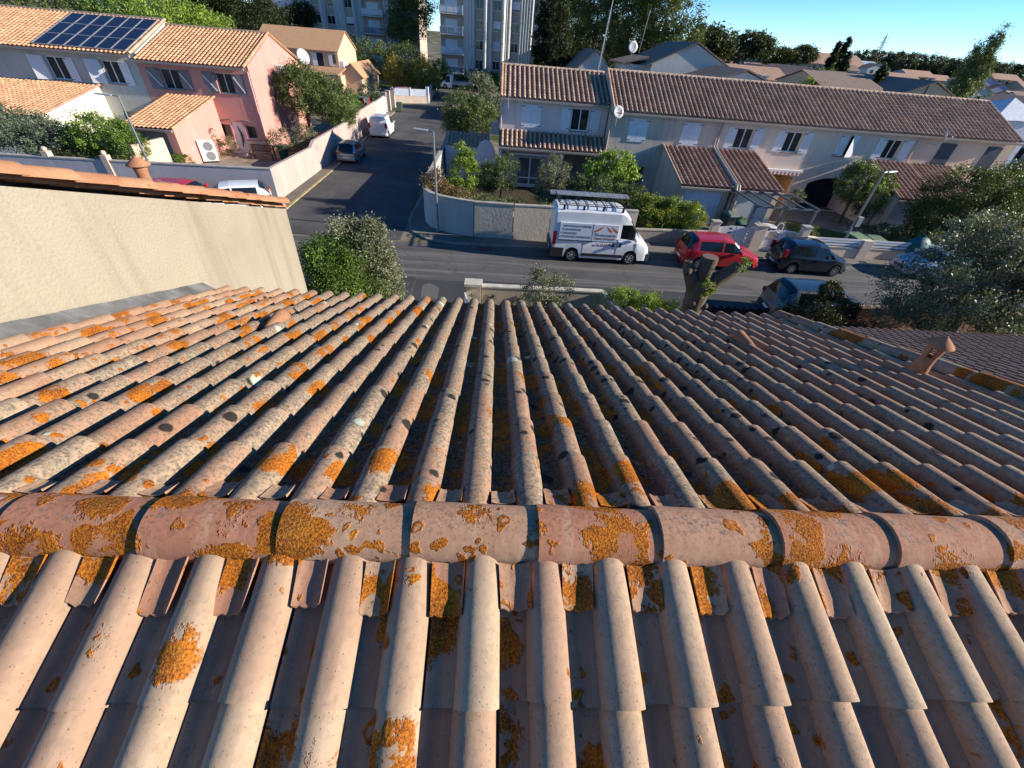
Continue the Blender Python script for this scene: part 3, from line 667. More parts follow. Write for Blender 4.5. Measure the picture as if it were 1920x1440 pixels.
sheet('lawn', [(-21.8, 31.6), (-18.0, 31.0), (-17.0, 33.4), (-19.6, 34.0), (-21.4, 33.6)], 0.03, LAWN)
sheet('lawn', [(19.3, 24.5), (23.4, 23.6), (24.5, 26.5), (20.6, 29.5), (19.5, 27.5)], 0.03, LAWN)
dr = MB(); d0 = (-0.5, 21.25)
dr.box(-0.90, -0.10, 21.02, 21.48, 0.0, 0.012)
for k in range(9): dr.box(-0.86 + k * 0.085, -0.83 + k * 0.085, 21.06, 21.44, 0.012, 0.018)
tag(dr.build('drain_grate', DARKMET, org=(-0.5, 21.25, 0)), 'dark iron drain grate in the shaded road beside the kerb left of the van', 'drain')

# ------------------------------------------------------------------ building pieces
def wall_y(parent, name, y, x0, x1, z0, z1, holes, mat, th=0.28, arch=()):
    """wall facing -y with real openings"""
    xsn = sorted({x0, x1, *[h[0] for h in holes], *[h[1] for h in holes]}); zs = sorted({z0, z1, *[h[2] for h in holes], *[h[3] for h in holes]})
    mb = MB()
    for i in range(len(xsn) - 1):
        for j in range(len(zs) - 1):
            cx, cz = (xsn[i] + xsn[i + 1]) / 2, (zs[j] + zs[j + 1]) / 2
            if any(h[0] < cx < h[1] and h[2] < cz < h[3] for h in holes): continue
            mb.quad((xsn[i], y, zs[j]), (xsn[i + 1], y, zs[j]), (xsn[i + 1], y, zs[j + 1]), (xsn[i], y, zs[j + 1]))
    for a, b, c, d in holes:
        mb.quad((a, y, c), (a, y, d), (a, y + th, d), (a, y + th, c)); mb.quad((b, y, d), (b, y, c), (b, y + th, c), (b, y + th, d))
        mb.quad((a, y, c), (a, y + th, c), (b, y + th, c), (b, y, c)); mb.quad((a, y, d), (b, y, d), (b, y + th, d), (a, y + th, d))
    for a, b, zt, rise in arch:                      # arched head filling the top of an opening
        n = 14
        for k in range(n):
            u0, u1 = k / n, (k + 1) / n
            h0 = zt - rise * (2 * u0 - 1) ** 2 ; h1 = zt - rise * (2 * u1 - 1) ** 2
            xa, xb = a + (b - a) * u0, a + (b - a) * u1
            mb.quad((xa, y, h0), (xb, y, h1), (xb, y, zt + .001), (xa, y, zt + .001)); mb.quad((xa, y, h0), (xa, y + th, h0), (xb, y + th, h1), (xb, y, h1))
    return mb.build(name, mat, parent)
def window_y(parent, y, x0, x1, z0, z1, frame=None, glass=None, n=2, depth=0.15, sill=True, fw=0.06, transom=None):
    frame = frame or WHITE; yy = y + depth; mb = MB()
    mb.box(x0, x0 + fw, yy, yy + .05, z0, z1); mb.box(x1 - fw, x1, yy, yy + .05, z0, z1); mb.box(x0 + fw, x1 - fw, yy, yy + .05, z0, z0 + fw); mb.box(x0 + fw, x1 - fw, yy, yy + .05, z1 - fw, z1)
    for k in range(1, n):
        xc = x0 + (x1 - x0) * k / n; mb.box(xc - fw * .6, xc + fw * .6, yy - .005, yy + .05, z0 + fw, z1 - fw)
    if transom: mb.box(x0 + fw, x1 - fw, yy - .003, yy + .05, transom - .04, transom + .04)
    w = mb.build('window', frame, parent)
    g = MB(); g.quad((x0 + .02, yy + .03, z0 + .02), (x1 - .02, yy + .03, z0 + .02), (x1 - .02, yy + .03, z1 - .02), (x0 + .02, yy + .03, z1 - .02)); g.build('pane', glass or GLASS, w)
    if sill:
        s_ = MB(); s_.box(x0 - .06, x1 + .06, y - .05, y + .10, z0 - .07, z0 - .005); s_.build('sill', M('sill_stone', m_plain, (.34, .2, .15), .8), w)
    return w
def shutter_y(parent, y, x0, x1, z0, z1, mat=None, brace=False, ang=0.0, hinge='l'):
    mat = mat or WHITE2; mb = MB(); n = 4; w = (x1 - x0) / n
    for k in range(n): mb.box(x0 + k * w + .003, x0 + (k + 1) * w - .003, -.028, 0, z0, z1)
    mb.box(x0 + .006, x1 - .006, -.022, -.004, z0 + .01, z1 - .01)
    if brace:
        for zz in (z0 + .14, z1 - .14): mb.box(x0 + .02, x1 - .02, -.05, -.029, zz - .04, zz + .04)
    hx = x0 if hinge == 'l' else x1; ca, sa = math.cos(ang), math.sin(ang)
    mb.v = [(hx + (a - hx) * ca, y + b * ca - abs(a - hx) * sa, c) for a, b, c in mb.v]
    s_ = mb.build('shutter', mat, parent)
    h = MB(); cx = x0 if hinge == 'l' else x1; sg = 1 if hinge == 'l' else -1
    for zz in (z0 + .10, z1 - .10):
        h = MB(); h.box(min(cx - sg * .06, cx + sg * .22), max(cx - sg * .06, cx + sg * .22), y - .036, y - .0285, zz - .018, zz + .018)
        if ang == 0: h.build('hinge', DARKMET, s_)
    return s_
def dish(name, label, base, c, facing, r=0.42, mast=None, col=None):
    t = thing(name, label, 'satellite dish', base); c = Vector(c); d = Vector(facing).normalized(); u = d.cross(Vector((0, 0, 1))).normalized(); w = u.cross(d)
    n = 24; V = [c - d * 0.07]; F = []
    for k in (1, 2, 3):
        for j in range(n):
            a = 2 * math.pi * j / n; q = k / 3; V.append(c + (u * math.cos(a) * r * .92 + w * math.sin(a) * r) * q - d * .07 * (1 - q * q))
    mb = MB(); mb.v = [tuple(v) for v in V]
    for j in range(n): mb.f.append((0, 1 + j, 1 + (j + 1) % n)); mb.mi.append(0)
    for k in range(2):
        for j in range(n): a = 1 + k * n + j; b = 1 + k * n + (j + 1) % n; mb.f.append((a, a + n, b + n, b)); mb.mi.append(0)
    o = mb.build('reflector', col or M('dish_white', m_plain, (.62, .62, .60), .45), t, smooth=50); so = o.modifiers.new('s', 'SOLIDIFY'); so.thickness = .012
    mb = MB(); mb.tube([c - w * r * .9, c + d * r * 1.0 - w * .12], .012, 6); mb.box(*[q for k in range(3) for q in ((c + d * r - w * .1)[k] - .04, (c + d * r - w * .1)[k] + .04)]); mb.build('feed_arm', STEEL, t)
    mb = MB(); mb.tube([Vector(base), Vector((c - d * .1).to_tuple()[:2] + (base[2],)), c - d * .1], .02, 6); mb.build('bracket', STEEL, t)
    return t
def gutter(parent, y, x0, x1, z, mat=GUTTER):
    mb = MB(); mb.prism([(y - .12, z - .11), (y - .03, z - .13), (y + .02, z - .11), (y + .02, z), (y - .13, z)], 'x', x0, x1); return mb.build('gutter', mat, parent)
def m_rooftile(name, a, b, c, w=(0.13, 0.10, 0.08)): return m_clay(name, a, b, c, w, simple=True)
ROOFR = m_rooftile('row_roof_clay', (0.44, 0.27, 0.18), (0.52, 0.35, 0.25), (0.60, 0.45, 0.34), (0.17, 0.12, 0.09))
ROOFR2 = m_rooftile('row_roof_brown', (0.40, 0.255, 0.175), (0.47, 0.32, 0.23), (0.55, 0.41, 0.31), (0.20, 0.14, 0.10))
ROOFO = m_rooftile('orange_roof_clay', (0.44, 0.235, 0.13), (0.52, 0.305, 0.175), (0.58, 0.38, 0.22), (0.30, 0.18, 0.11))
ROOFG = m_rooftile('grey_roof_clay', (0.24, 0.18, 0.14), (0.29, 0.22, 0.175), (0.35, 0.27, 0.215), (0.18, 0.14, 0.11))

# ------------------------------------------------------------------ terrace across the street
STUC1 = m_stucco('render_pink_beige', (0.74, 0.60, 0.54), 0.3, 40, 0.5); STUC2 = m_stucco('render_brown_beige', (0.66, 0.54, 0.43), 0.5, 40, 0.5)
STUC3 = m_stucco('render_beige', (0.76, 0.61, 0.49), 0.25, 40, 0.4); STUC5 = m_stucco('render_sand', (0.74, 0.55, 0.41), 0.3, 40, 0.4)
YF = 32.36; YE = 32.14; ZE = 5.33; YR2 = 36.6; ZR2 = 7.27
SH_G = 'houses of the tiled terrace across the street'
def terrace(label, x0, x1, yf, ye, ze, yr, zr, wallm, roofm, holes, first=False, last=False, arch=(), rz0=None):
    t = thing('terraced_house', label, 'house', ((x0 + x1) / 2, yf, 0), 0, SH_G)
    wall_y(t, 'wall', yf, x0, x1, 0, ze + .02, holes, wallm, arch=arch)
    mb = MB(); yb = 2 * yr - ye; mb.prism([(yf + 2.3, 0), (yb - .4, 0), (yb - .4, ze - .05), (yr, zr - .09), (yf + .285, ze + .12), (yf + .285, 2.72), (yf + 2.3, 2.72)], 'x', x0 + .004, x1 - .004)
    mb.box(x0 + .004, x0 + .2, yf + .285, yf + 2.298, 0, 2.718); mb.box(x1 - .2, x1 - .004, yf + .285, yf + 2.298, 0, 2.718)
    for h in holes:
        if h[2] < .2 and h[1] - h[0] > 2.2: mb.box(h[0] - .15, h[0], yf + .285, yf + 2.298, 0, 2.716); mb.box(h[1], h[1] + .15, yf + .285, yf + 2.298, 0, 2.716)
    mb.build('side_wall', wallm, t)
    S = Vector((0, yr - ye, zr - ze)); L = S.length; S.normalize()
    tile_field('roof_tiles', (x0, ye, ze), (1, 0, 0), S, x1 - x0, L, 0.33, 0.37, roofm, t, seed=int(x0 * 10) % 97 + 3, nprof=9, nal=1, h=.12, lift=.035, bw=.56, dirt=.8)
    mb = MB(); mb.prism([(yr, zr), (yb, ze), (yb, ze - .05), (yr, zr - .06)], 'x', x0, x1); mb.build('rear_slope', roofm, t)
    half_tiles('ridge_tiles', (x0, yr, zr + .02), (x1, yr, zr + .02), int((x1 - x0) / .42), .12, M('ridge_pale', m_clay, (.48, .33, .22), (.55, .40, .28), (.6, .45, .32), simple=True), t, separate=False, seg=6)
    gutter(t, ye, x0 + (.05 if first else 0), x1, ze - .01)
    return t
# first house with its porch
h1 = [(1.48, 2.86, 3.88, 5.22), (4.95, 6.20, 3.88, 5.20), (1.42, 3.32, 0.12, 2.02), (4.62, 7.40, 0.05, 2.55)]
T1 = terrace('end terraced house with pinkish render, covered porch and white awning, left end of the row', 0.02, 7.42, 33.58, 33.35, 5.50, 37.4, 7.06, STUC1, ROOFR, [h1[1], h1[2], h1[3]], first=True)
window_y(T1, 33.58, *h1[1], glass=GLASS); window_y(T1, 33.58, *h1[2], glass=GLASS_L, n=2, transom=.62, sill=False, fw=.08)
for a, b, hg in ((1.50, 2.165, 'l'), (2.175, 2.84, 'r')): shutter_y(T1, 33.57, a, b, 3.88, 5.22, hinge=hg)
shutter_y(T1, 33.57, 4.22, 4.88, 3.88, 5.20, hinge='r'); shutter_y(T1, 33.57, 6.28, 6.95, 3.88, 5.20, hinge='l')
S_ = Vector((0, 1.55, .83)); tile_field('porch_tiles', (0.0, 32.15, 2.83), (1, 0, 0), S_.normalized(), 7.5, S_.length, 0.33, 0.36, ROOFR, T1, seed=61, nprof=9, nal=1, h=.12, lift=.035, bw=.56, dirt=.8)
gutter(T1, 32.15, 0.0, 7.5, 2.82)
mb = MB(); mb.box(0.02, 7.4, 32.4, 33.57, 2.60, 2.80); mb.box(0.02, .22, 32.3, 33.575, 0, 2.6); mb.box(4.42, 4.6, 32.45, 33.575, 0, 2.6); mb.prism([(32.4, 2.8), (33.575, 2.8), (33.575, 3.55)], 'x', .03, 7.39); mb.build('porch_wall', STUC1, T1)
mb = MB(); mb.tube([(0.1, 33.5, 2.9), (0.1, 33.5, 5.3)], .045, 8); mb.build('downpipe', M('pipe_pink', m_plain, (.5, .42, .38), .5), T1)
mb = MB(); mb.box(-.62, -.02, 35.0, 35.9, 3.1, 3.75); mb.build('air_conditioner', M('grey_casing', m_plain, (.35, .36, .38), .5), T1)
aw = thing('awning', 'rolled white awning with a dark scalloped valance above the french window', 'awning', (2.3, 33.3, 2.2))
mb = MB(); mb.box(.75, 3.85, 33.15, 33.45, 2.22, 2.33); mb.build('cassette', WHITE, aw)
mb = MB(); n = 26
for k in range(n):
    xa = .8 + 3.0 * k / n; dp = .10 + .05 * abs(math.sin(k * math.pi / 2.6)); mb.box(xa, xa + 3.0 / n - .004, 33.14, 33.148, 2.22 - dp, 2.22)
mb.build('valance', M('valance_grey', m_plain, (.28, .30, .33), .8), aw)
# terrace rest
H2 = terrace('terraced house with stained brown render and two closed pairs of white shutters', 7.5, 14.94, YF, YE, ZE, YR2, ZR2, STUC2, ROOFR2, [(8.2, 10.6, .05, 2.15)], arch=())
for xa in (8.74, 12.42):
    shutter_y(H2, YF - .01, xa, xa + .64, 3.68, 5.02, hinge='l'); shutter_y(H2, YF - .01, xa + .65, xa + 1.29, 3.68, 5.02, hinge='r')
mb = MB(); mb.box(11.4, 11.62, YF - .06, YF - .003, 4.92, 5.1); mb.build('wall_vent', STUC3, H2)
mb = MB(); mb.tube([(7.42, 33.4, 5.3), (7.44, YF - .07, 5.1), (7.44, YF - .07, 0.1)], .045, 8); mb.build('downpipe', GUTTER, H2)
dk = M('slate_shutter', m_plain, (.045, .055, .085), .5)
H3 = terrace('beige terraced house with two open-shuttered windows and an orange-walled archway', 14.96, 22.15, YF, YE, ZE, YR2, ZR2, STUC3, ROOFR2, [(16.25, 17.42, 3.72, 4.95), (19.78, 20.95, 3.72, 4.95), (18.75, 21.7, .05, 2.5)], arch=[(18.75, 21.7, 2.5, .45)])
for xa in (16.25, 19.78):
    window_y(H3, YF, xa, xa + 1.17, 3.72, 4.95); shutter_y(H3, YF - .01, xa - .68, xa - .05, 3.72, 4.98, hinge='r'); shutter_y(H3, YF - .01, xa + 1.22, xa + 1.85, 3.72, 4.98, hinge='l')
for xx in (14.90, 15.08):
    mb = MB(); mb.tube([(xx, YF - .08, 5.2), (xx, YF - .08, 3.72), (xx, 27.3, 2.5), (xx, 27.12, 2.2), (xx, 27.12, .1)], .06, 8); mb.build('downpipe', M('pipe_sand', m_plain, (.52, .44, .36), .5), H3)
H4 = terrace('beige terraced house with one half-open shutter and a dark arched porch', 22.17, 29.1, YF, YE, ZE, YR2, ZR2, STUC3, ROOFR2, [(23.65, 24.9, 3.75, 4.98), (27.05, 28.2, 3.75, 4.95), (22.8, 26.1, .05, 2.3)], arch=[(22.8, 26.1, 2.3, .45)])
window_y(H4, YF, 23.65, 24.9, 3.75, 4.98); window_y(H4, YF, 27.05, 28.2, 3.75, 4.95)
shutter_y(H4, YF - .01, 23.62, 24.27, 3.70, 5.02, hinge='l'); shutter_y(H4, YF - .01, 24.28, 24.93, 3.70, 5.02, hinge='r', ang=.35)
shutter_y(H4, YF - .01, 26.35, 26.98, 3.72, 4.98, hinge='r'); shutter_y(H4, YF - .01, 28.27, 28.9, 3.72, 4.98, hinge='l')
H5 = terrace('sand-rendered terraced house with dark slate-blue shutters at the far right of the row', 29.12, 36.4, YF, YE, ZE, YR2, ZR2, STUC5, ROOFR2, [], last=True)
for xa in (30.95, 34.4):
    shutter_y(H5, YF - .01, xa, xa + .55, 3.62, 4.98, mat=dk); shutter_y(H5, YF - .01, xa + .56, xa + 1.12, 3.62, 4.98, mat=dk, hinge='r')
mb = MB(); mb.tube([(29.1, YF - .08, 5.2), (29.1, YF - .08, 3.5)], .05, 8); mb.build('downpipe', M('pipe_sand'), H5)
half_tiles('verge_tiles', (36.4, YE, ZE + .05), (36.4, YR2, ZR2 + .05), 11, .09, ROOFR2, H5, separate=False, seg=6)
half_tiles('verge_tiles', (0.05, 33.2, 5.56), (0.05, 37.4, 7.12), 11, .11, ROOFO, T1, separate=False, seg=6)
half_tiles('verge_tiles', (7.5, YE, ZE + .07), (7.5, YR2, ZR2 + .07), 11, .10, ROOFR, H2, separate=False, seg=6)
# garages in front of the terrace
def garage(parent, x0, x1, yF, zE, doorm, wallm, zT=3.55):
    nm = 'garage'
    mb = MB(); xg0, xg1 = x0 + .5, x1 - .45
    mb.prism([(yF, 0), (YF, 0), (YF, zT - .12), (yF, zE - .03)], 'x', x0 + .1, x0 + .28); mb.prism([(yF, 0), (YF, 0), (YF, zT - .12), (yF, zE - .03)], 'x', x1 - .28, x1 - .1)
    mb.box(x0 + .28, xg0, yF, yF + .2, 0, zE - .05); mb.box(xg1, x1 - .28, yF, yF + .2, 0, zE - .05); mb.box(xg0, xg1, yF, yF + .2, 2.05, zE - .05)
    g = mb.build('garage_wall', wallm, parent)
    d = MB(); d.box(xg0, xg1, yF + .10, yF + .14, 0.02, 2.05)
    for k in range(1, 7): d.box(xg0, xg1, yF + .096, yF + .10, .02 + k * .29 - .004, .02 + k * .29 + .004)
    d.build('garage_door', doorm, parent)
    S = Vector((0, YF - (yF - .17), zT - zE)); tile_field('garage_roof', (x0, yF - .17, zE), (1, 0, 0), S.normalized(), x1 - x0, S.length, .33, .37, M('garage_clay', m_clay, (.38, .21, .15), (.46, .29, .21), (.54, .38, .28), (.18, .12, .09), simple=True), parent, seed=int(x0) + 5, nprof=9, nal=1, h=.12, lift=.035, bw=.56, dirt=.8)
    gutter(parent, yF - .17, x0, x1, zE - .01)
    half_tiles('verge_tiles', (x0 + .02, yF - .17, zE + .06), (x0 + .02, YF, zT + .06), 15, .09, M('ridge_pale'), parent, separate=False, seg=6)
GD1 = M('door_blue_white', m_plain, (.60, .66, .74), .5, var=.03); GD2 = M('door_grey_white', m_plain, (.52, .54, .53), .5, var=.03)
garage(H2, 11.35, 14.75, 27.4, 2.28, GD1, STUC2); garage(H3, 14.9, 18.0, 27.4, 2.28, GD2, STUC3)
garage(H4, 26.55, 29.0, 28.4, 2.1, GD1, STUC3); garage(H5, 29.25, 32.5, 28.4, 2.1, GD2, STUC5)
mb = MB(); mb.prism([(14.78, 0), (14.88, 0), (14.88, 2.4), (14.78, 2.4)], 'y', 27.3, 27.5); mb.build('party_wall', STUC2, H2)
orng = M('arch_orange', m_stucco, (.62, .38, .20), .2)
mb = MB(); mb.box(18.76, 21.69, YF + 2.25, YF + 2.29, 0, 2.6); mb.box(21.66, 21.695, YF + .29, YF + 2.24, 0, 2.6); mb.build('inner_wall', orng, H3)
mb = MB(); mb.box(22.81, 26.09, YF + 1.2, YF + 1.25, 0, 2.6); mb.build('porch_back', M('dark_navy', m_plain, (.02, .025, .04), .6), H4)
mb = MB(); mb.box(26.1, 26.5, 29.5, YF - .003, 0, 2.3); mb.build('buttress', STUC3, H4)
ow = thing('awning', 'rolled awning with an orange and white striped valance above the orange archway', 'awning', (20, 31.9, 2.4))
mb = MB(); mb.box(18.9, 21.9, 32.1, 32.38, 2.55, 2.66); mb.build('cassette', WHITE, ow)
mo = MB(); mo.box(18.95, 21.85, 32.09, 32.098, 2.35, 2.545); va_ = mo.build('valance', M('valance_orange', m_plain, (.6, .22, .12), .8), ow)
for k in range(10): mw = MB(); mw.box(18.95 + k * .29, 19.085 + k * .29, 32.084, 32.089, 2.34, 2.545); mw.build('stripe', WHITE, va_)
hg = thing('hanging_lights', 'garland of dried leaves and small bulbs hung under the orange arch', 'garland', (20, 32.2, 2.2))
mb = MB(); pts = [(18.9 + k * .28, 32.35, 2.22 - .16 * math.sin(k * 1.1) ** 2) for k in range(10)]; mb.tube(pts, .012, 5)
for p in pts:
    for q in range(3): mb.ball((p[0] + rnd.uniform(-.08, .08), p[1], p[2] - rnd.uniform(.03, .2)), .035, 6, 4)
mb.build('garland', M('dry_leaf', m_plain, (.35, .16, .06), .8), hg)
dish('satellite_dish', 'white satellite dish on the render between the first two terraced houses', (7.62, YF, 4.55), (7.75, 32.0, 5.35), (.15, -1, .45), .38)
dish('satellite_dish', 'tilted white satellite dish at the eave above the slate-shuttered house', (29.8, YF, 4.9), (30.15, 31.6, 5.45), (.9, -.6, .35), .36)
# roof antennas
def antenna(label, base, h, lean=(0, 0), arms=5, lattice=False, armlen=.35, axis=(1, 0, 0), cat='antenna'):
    t = thing('roof_antenna', label, cat, base); b = Vector(base); tp = b + Vector((lean[0], lean[1], h)); mb = MB(); mb.tube([b, tp], .018, 6)
    if lattice:
        for o_ in ((.12, 0), (-.06, .1), (-.06, -.1)): mb.tube([b + Vector((*o_, 0)), b.lerp(tp, .7) + Vector((*o_, 0)) * .6], .01, 5)
        for k in range(9): mb.bar(b.lerp(tp, k / 12.5) + Vector((.11, 0, 0)), b.lerp(tp, (k + .7) / 12.5) + Vector((-.06, .08, 0)), .01)
    mb.build('mast', STEEL, t)
    mb = MB(); ax = Vector(axis); bo = ax.cross(Vector((0, 0, 1))).normalized()
    c = b.lerp(tp, .96); mb.tube([c - ax * armlen, c + ax * armlen], .01, 5)
    for k in range(arms): q = c - ax * armlen + ax * 2 * armlen * k / (arms - 1); mb.tube([q - bo * .16, q + bo * .16], .006, 4)
    mb.build('aerial_rods', STEEL, t); return t
antenna('small rake antenna on a pole at the left verge of the terrace roof', (0.55, 33.1, 4.9), 2.1, arms=6)
antenna('tall lattice mast rising above the terrace roof in front of the pines', (7.1, 38.0, 6.9), 5.2, (.35, .2), 5, True)

# ------------------------------------------------------------------ garden walls across the street
GREYW = m_stucco('smooth_grey_render', (0.46, 0.44, 0.41), 0.15, 60, 0.15); ROUGHW = m_stucco('rough_render', (0.52, 0.46, 0.38), 0.3, 7, 1.0, True)
cw = thing('curved_garden_wall', 'curved grey garden wall at the street corner beneath shrubs and the lamp post', 'wall', (-1, 23, 0))
def wall_path(parent, name, pts, z, th, mat, cope=None, z0=0.0):
    mb = MB(); cp = MB(); P = [Vector((*p[:2], 0)) for p in pts]; n = len(P); L = []; Rr = []
    for k in range(n):
        d = (P[min(k + 1, n - 1)] - P[max(k - 1, 0)]).normalized(); s_ = Vector((-d.y, d.x, 0)); L.append(P[k] + s_ * th / 2); Rr.append(P[k] - s_ * th / 2)
    zz = [p[2] if len(p) > 2 else z for p in pts]
    for k in range(n - 1):
        a, b, c, d = Rr[k], Rr[k + 1], L[k + 1], L[k]
        mb.hexa([(a.x, a.y, z0), (b.x, b.y, z0), (c.x, c.y, z0), (d.x, d.y, z0), (a.x, a.y, zz[k]), (b.x, b.y, zz[k + 1]), (c.x, c.y, zz[k + 1]), (d.x, d.y, zz[k])])
        if cope:
            e = .03; s_ = (c - b).normalized() * e
            cp.hexa([(q.x + w.x, q.y + w.y, h) for h in (None,) for q, w, h in [(a, -s_, zz[k] + .002), (b, -s_, zz[k + 1] + .002), (c, s_, zz[k + 1] + .002), (d, s_, zz[k] + .002), (a, -s_, zz[k] + .06), (b, -s_, zz[k + 1] + .06), (c, s_, zz[k + 1] + .06), (d, s_, zz[k] + .06)]])
    o = mb.build(name, mat, parent)
    if cope: cp.build('coping', cope, parent)
    return o
cur = [(-4.15, 26.4), (-4.12, 25.4), (-3.95, 24.5), (-3.55, 23.8), (-2.9, 23.3), (-2.1, 22.98), (-1.5, 22.8)]
wall_path(cw, 'smooth_panel', cur + [(-1.17, 22.75)], 1.88, .2, GREYW, CONC); wall_path(cw, 'rough_panel', [(-1.13, 22.74), (0.93, 22.68)], 1.87, .2, ROUGHW, CONC); wall_path(cw, 'rough_panel', [(0.97, 22.68), (7.7, 23.0)], 1.86, .2, ROUGHW, CONC)
sw = thing('street_side_wall', 'pale garden wall in shade running up the side street', 'wall', (-4.1, 30, 0)); wall_path(sw, 'wall_body', [(-4.13, 26.42), (-4.15, 33), (-4.25, 38.6)], 1.95, .2, GREYW, CONC)
mb = MB(); mb.prism([(27.6, 0), (28.2, 0), (28.2, 1.2), (28.0, 1.95), (27.8, 1.95), (27.6, 1.2)], 'x', -4.35, -4.22); mb.build('rounded_pier', GREYW, sw)
lw_ = thing('low_garden_wall', 'low grey wall beneath the yellow-flecked hedge beside the white van', 'wall', (10, 23.6, 0)); wall_path(lw_, 'wall_body', [(7.75, 23.4), (12.35, 23.75)], .75, .2, M('low_wall_render', m_stucco, (.33, .29, .26), .35), CONC)
fw_ = thing('slatted_fence_wall', 'low beige wall topped with white horizontal slats right of the navy car', 'fence', (21, 22.9, 0))
wall_path(fw_, 'wall_body', [(17.8, 22.88), (27.5, 23.0)], .62, .2, STUC3, CONC)
pmb = MB(); smb = MB()
for xx in (17.9, 21.25, 24.6, 27.4): pmb.box(xx - .28, xx + .28, 22.74, 23.06, 0, 1.12)
for za in (.74, .90, 1.03):
    for xa, xb in ((18.2, 20.95), (21.55, 24.3), (24.9, 27.1)): smb.box(xa, xb, 22.88, 22.92, za, za + .10)
pmb.build('pier', STUC3, fw_); smb.build('slats', WHITE, fw_)
def gate(label, x0, x1, y, z1, slots, group=None):
    t = thing('white_gate', label, 'gate', ((x0 + x1) / 2, y, 0)); mb = MB(); xm = (x0 + x1) / 2
    for a, b in ((x0, xm - .02), (xm + .02, x1)):
        n = 10; w = (b - a) / n
        for k in range(n):
            top = z1 + .10 * math.sin((a + w * (k + .5) - x0) / (x1 - x0) * math.pi); kz = .10
            if slots and 2 <= k < n - 1: mb.box(a + k * w + .02, a + (k + 1) * w - .02, y - .02, y + .02, kz, top - .45); mb.box(a + k * w + .05, a + (k + 1) * w - .05, y - .02, y + .02, top - .45, top - .05); mb.box(a + k * w, a + (k + 1) * w, y - .022, y + .022, top - .05, top + .02)
            elif not slots and k in (6, 7): [mb.box(a + k * w, a + (k + 1) * w, y - .02, y + .02, z_, z_ + .10) for z_ in (kz, kz + .15, kz + .3, kz + .45, top - .5, top - .3, top - .08)]
            else: mb.box(a + k * w, a + (k + 1) * w - .003, y - .02, y + .02, kz, top)
    mb.build('gate_leaves', WHITE, t); return t
gate('white panelled double gate with small slots behind the red car', 12.55, 14.55, 23.2, 1.25, False)
gate('white gate with a row of vertical bars between the red and navy cars', 15.25, 17.2, 23.1, 1.2, True)
for (xx, yy, lab, zz) in ((12.3, 23.2, 'square beige gate pillar at the hedge end', 1.5), (14.9, 23.15, 'wide beige gate pillar between the two white gates', 1.45), (17.5, 23.1, 'beige gate pillar with pale cap behind the navy car', 1.55), (11.3, 22.9, 'short square meter pillar beneath the hedge end behind the red car', .85)):
    t = thing('gate_pillar', lab, 'pillar', (xx, yy, 0), 0); w = .32 if 'wide' in lab else .2
    mb = MB(); mb.box(xx - w, xx + w, yy - .18, yy + .18, 0, zz); mb.build('shaft', STUC3, t); mb = MB(); mb.box(xx - w - .05, xx + w + .05, yy - .23, yy + .23, zz + .002, zz + .08); mb.build('cap', CONC, t)
# pink side wall (left of side street)
PINKW = m_stucco('pale_pink_render', (0.50, 0.385, 0.34), 0.45, 25, 0.5)
pw = thing('pink_garden_wall', 'long pale pink garden wall with stepped top along the side street', 'wall', (-13.6, 38, 0))
wall_path(pw, 'wall_body', [(-13.3, 26.8, 1.85), (-13.33, 33.4, 1.72), (-13.36, 34.2, 2.0), (-13.62, 46.0, 1.95), (-13.66, 46.6, 2.15), (-13.95, 55.5, 2.2)], 1.9, .22, PINKW)
wall_path(pw, 'wall_body', [(-29, 26.0), (-21.5, 26.2), (-13.18, 26.7)], 1.8, .22, M('grey_lilac_render', m_stucco, (.42, .40, .42), .3, 18, .9), CONC)
wall_path(thing('block_garden_wall', 'pale block wall section between the pink wall and the far gates', 'wall', (-14, 58, 0)), 'wall_body', [(-13.98, 55.6), (-14.35, 61.8)], 2.1, .2, M('block_render', m_stucco, (.52, .48, .42), .3))
t = thing('white_gate', 'small white double gate at the far end of the pink wall', 'gate', (-14.6, 63, 0)); mb = MB()
for k in range(8): mb.box(-14.72 - k * .0, -14.66, 61.95 + k * .28, 62.2 + k * .28, .15, 1.75)
mb.box(-14.71, -14.67, 61.95, 64.2, .2, 1.7); mb.build('gate_leaves', WHITE, t)
for yy, lab, m_ in ((64.5, 'pinkish gate pillar at the end of the side street', PINKW), (66.8, 'brown gate pillar at the end of the side street', STUC2), (69.8, 'cream gate pillar farthest along the side street', STUC3)):
    t = thing('gate_pillar', lab, 'pillar', (-14.9, yy, 0)); mb = MB(); mb.box(-15.15, -14.65, yy - .25, yy + .25, 0, 2.1); mb.build('shaft', m_, t); mb = MB(); mb.box(-15.2, -14.6, yy - .3, yy + .3, 2.102, 2.2); mb.build('cap', CONC, t)
wf = thing('white_panel_fence', 'low stone wall with white panel fence at the end of the side street', 'fence', (-13.5, 76, 0))
wall_path(wf, 'wall_base', [(-15.9, 74.5), (-11.1, 76.3), (-12.5, 98.5)], .9, .25, STUC2)
mb = MB(); mb.bar((-15.9, 74.5, 1.35), (-11.1, 76.3, 1.35), .05, .85); mb.bar((-11.1, 76.3, 1.35), (-12.5, 98.5, 1.35), .05, .85); mb.build('panels', M('panel_blue_white', m_plain, (.6, .65, .75), .5), wf)
mb = MB()
for f in (0, .5, 1): p = Vector((-15.9, 74.5, 0)).lerp(Vector((-11.1, 76.3, 0)), f); mb.box(p.x - .1, p.x + .1, p.y - .1, p.y + .1, .9, 1.95)
mb.box(-11.3, -10.9, 76.2, 76.6, 0, 2.1); mb.build('post', WHITE, wf)

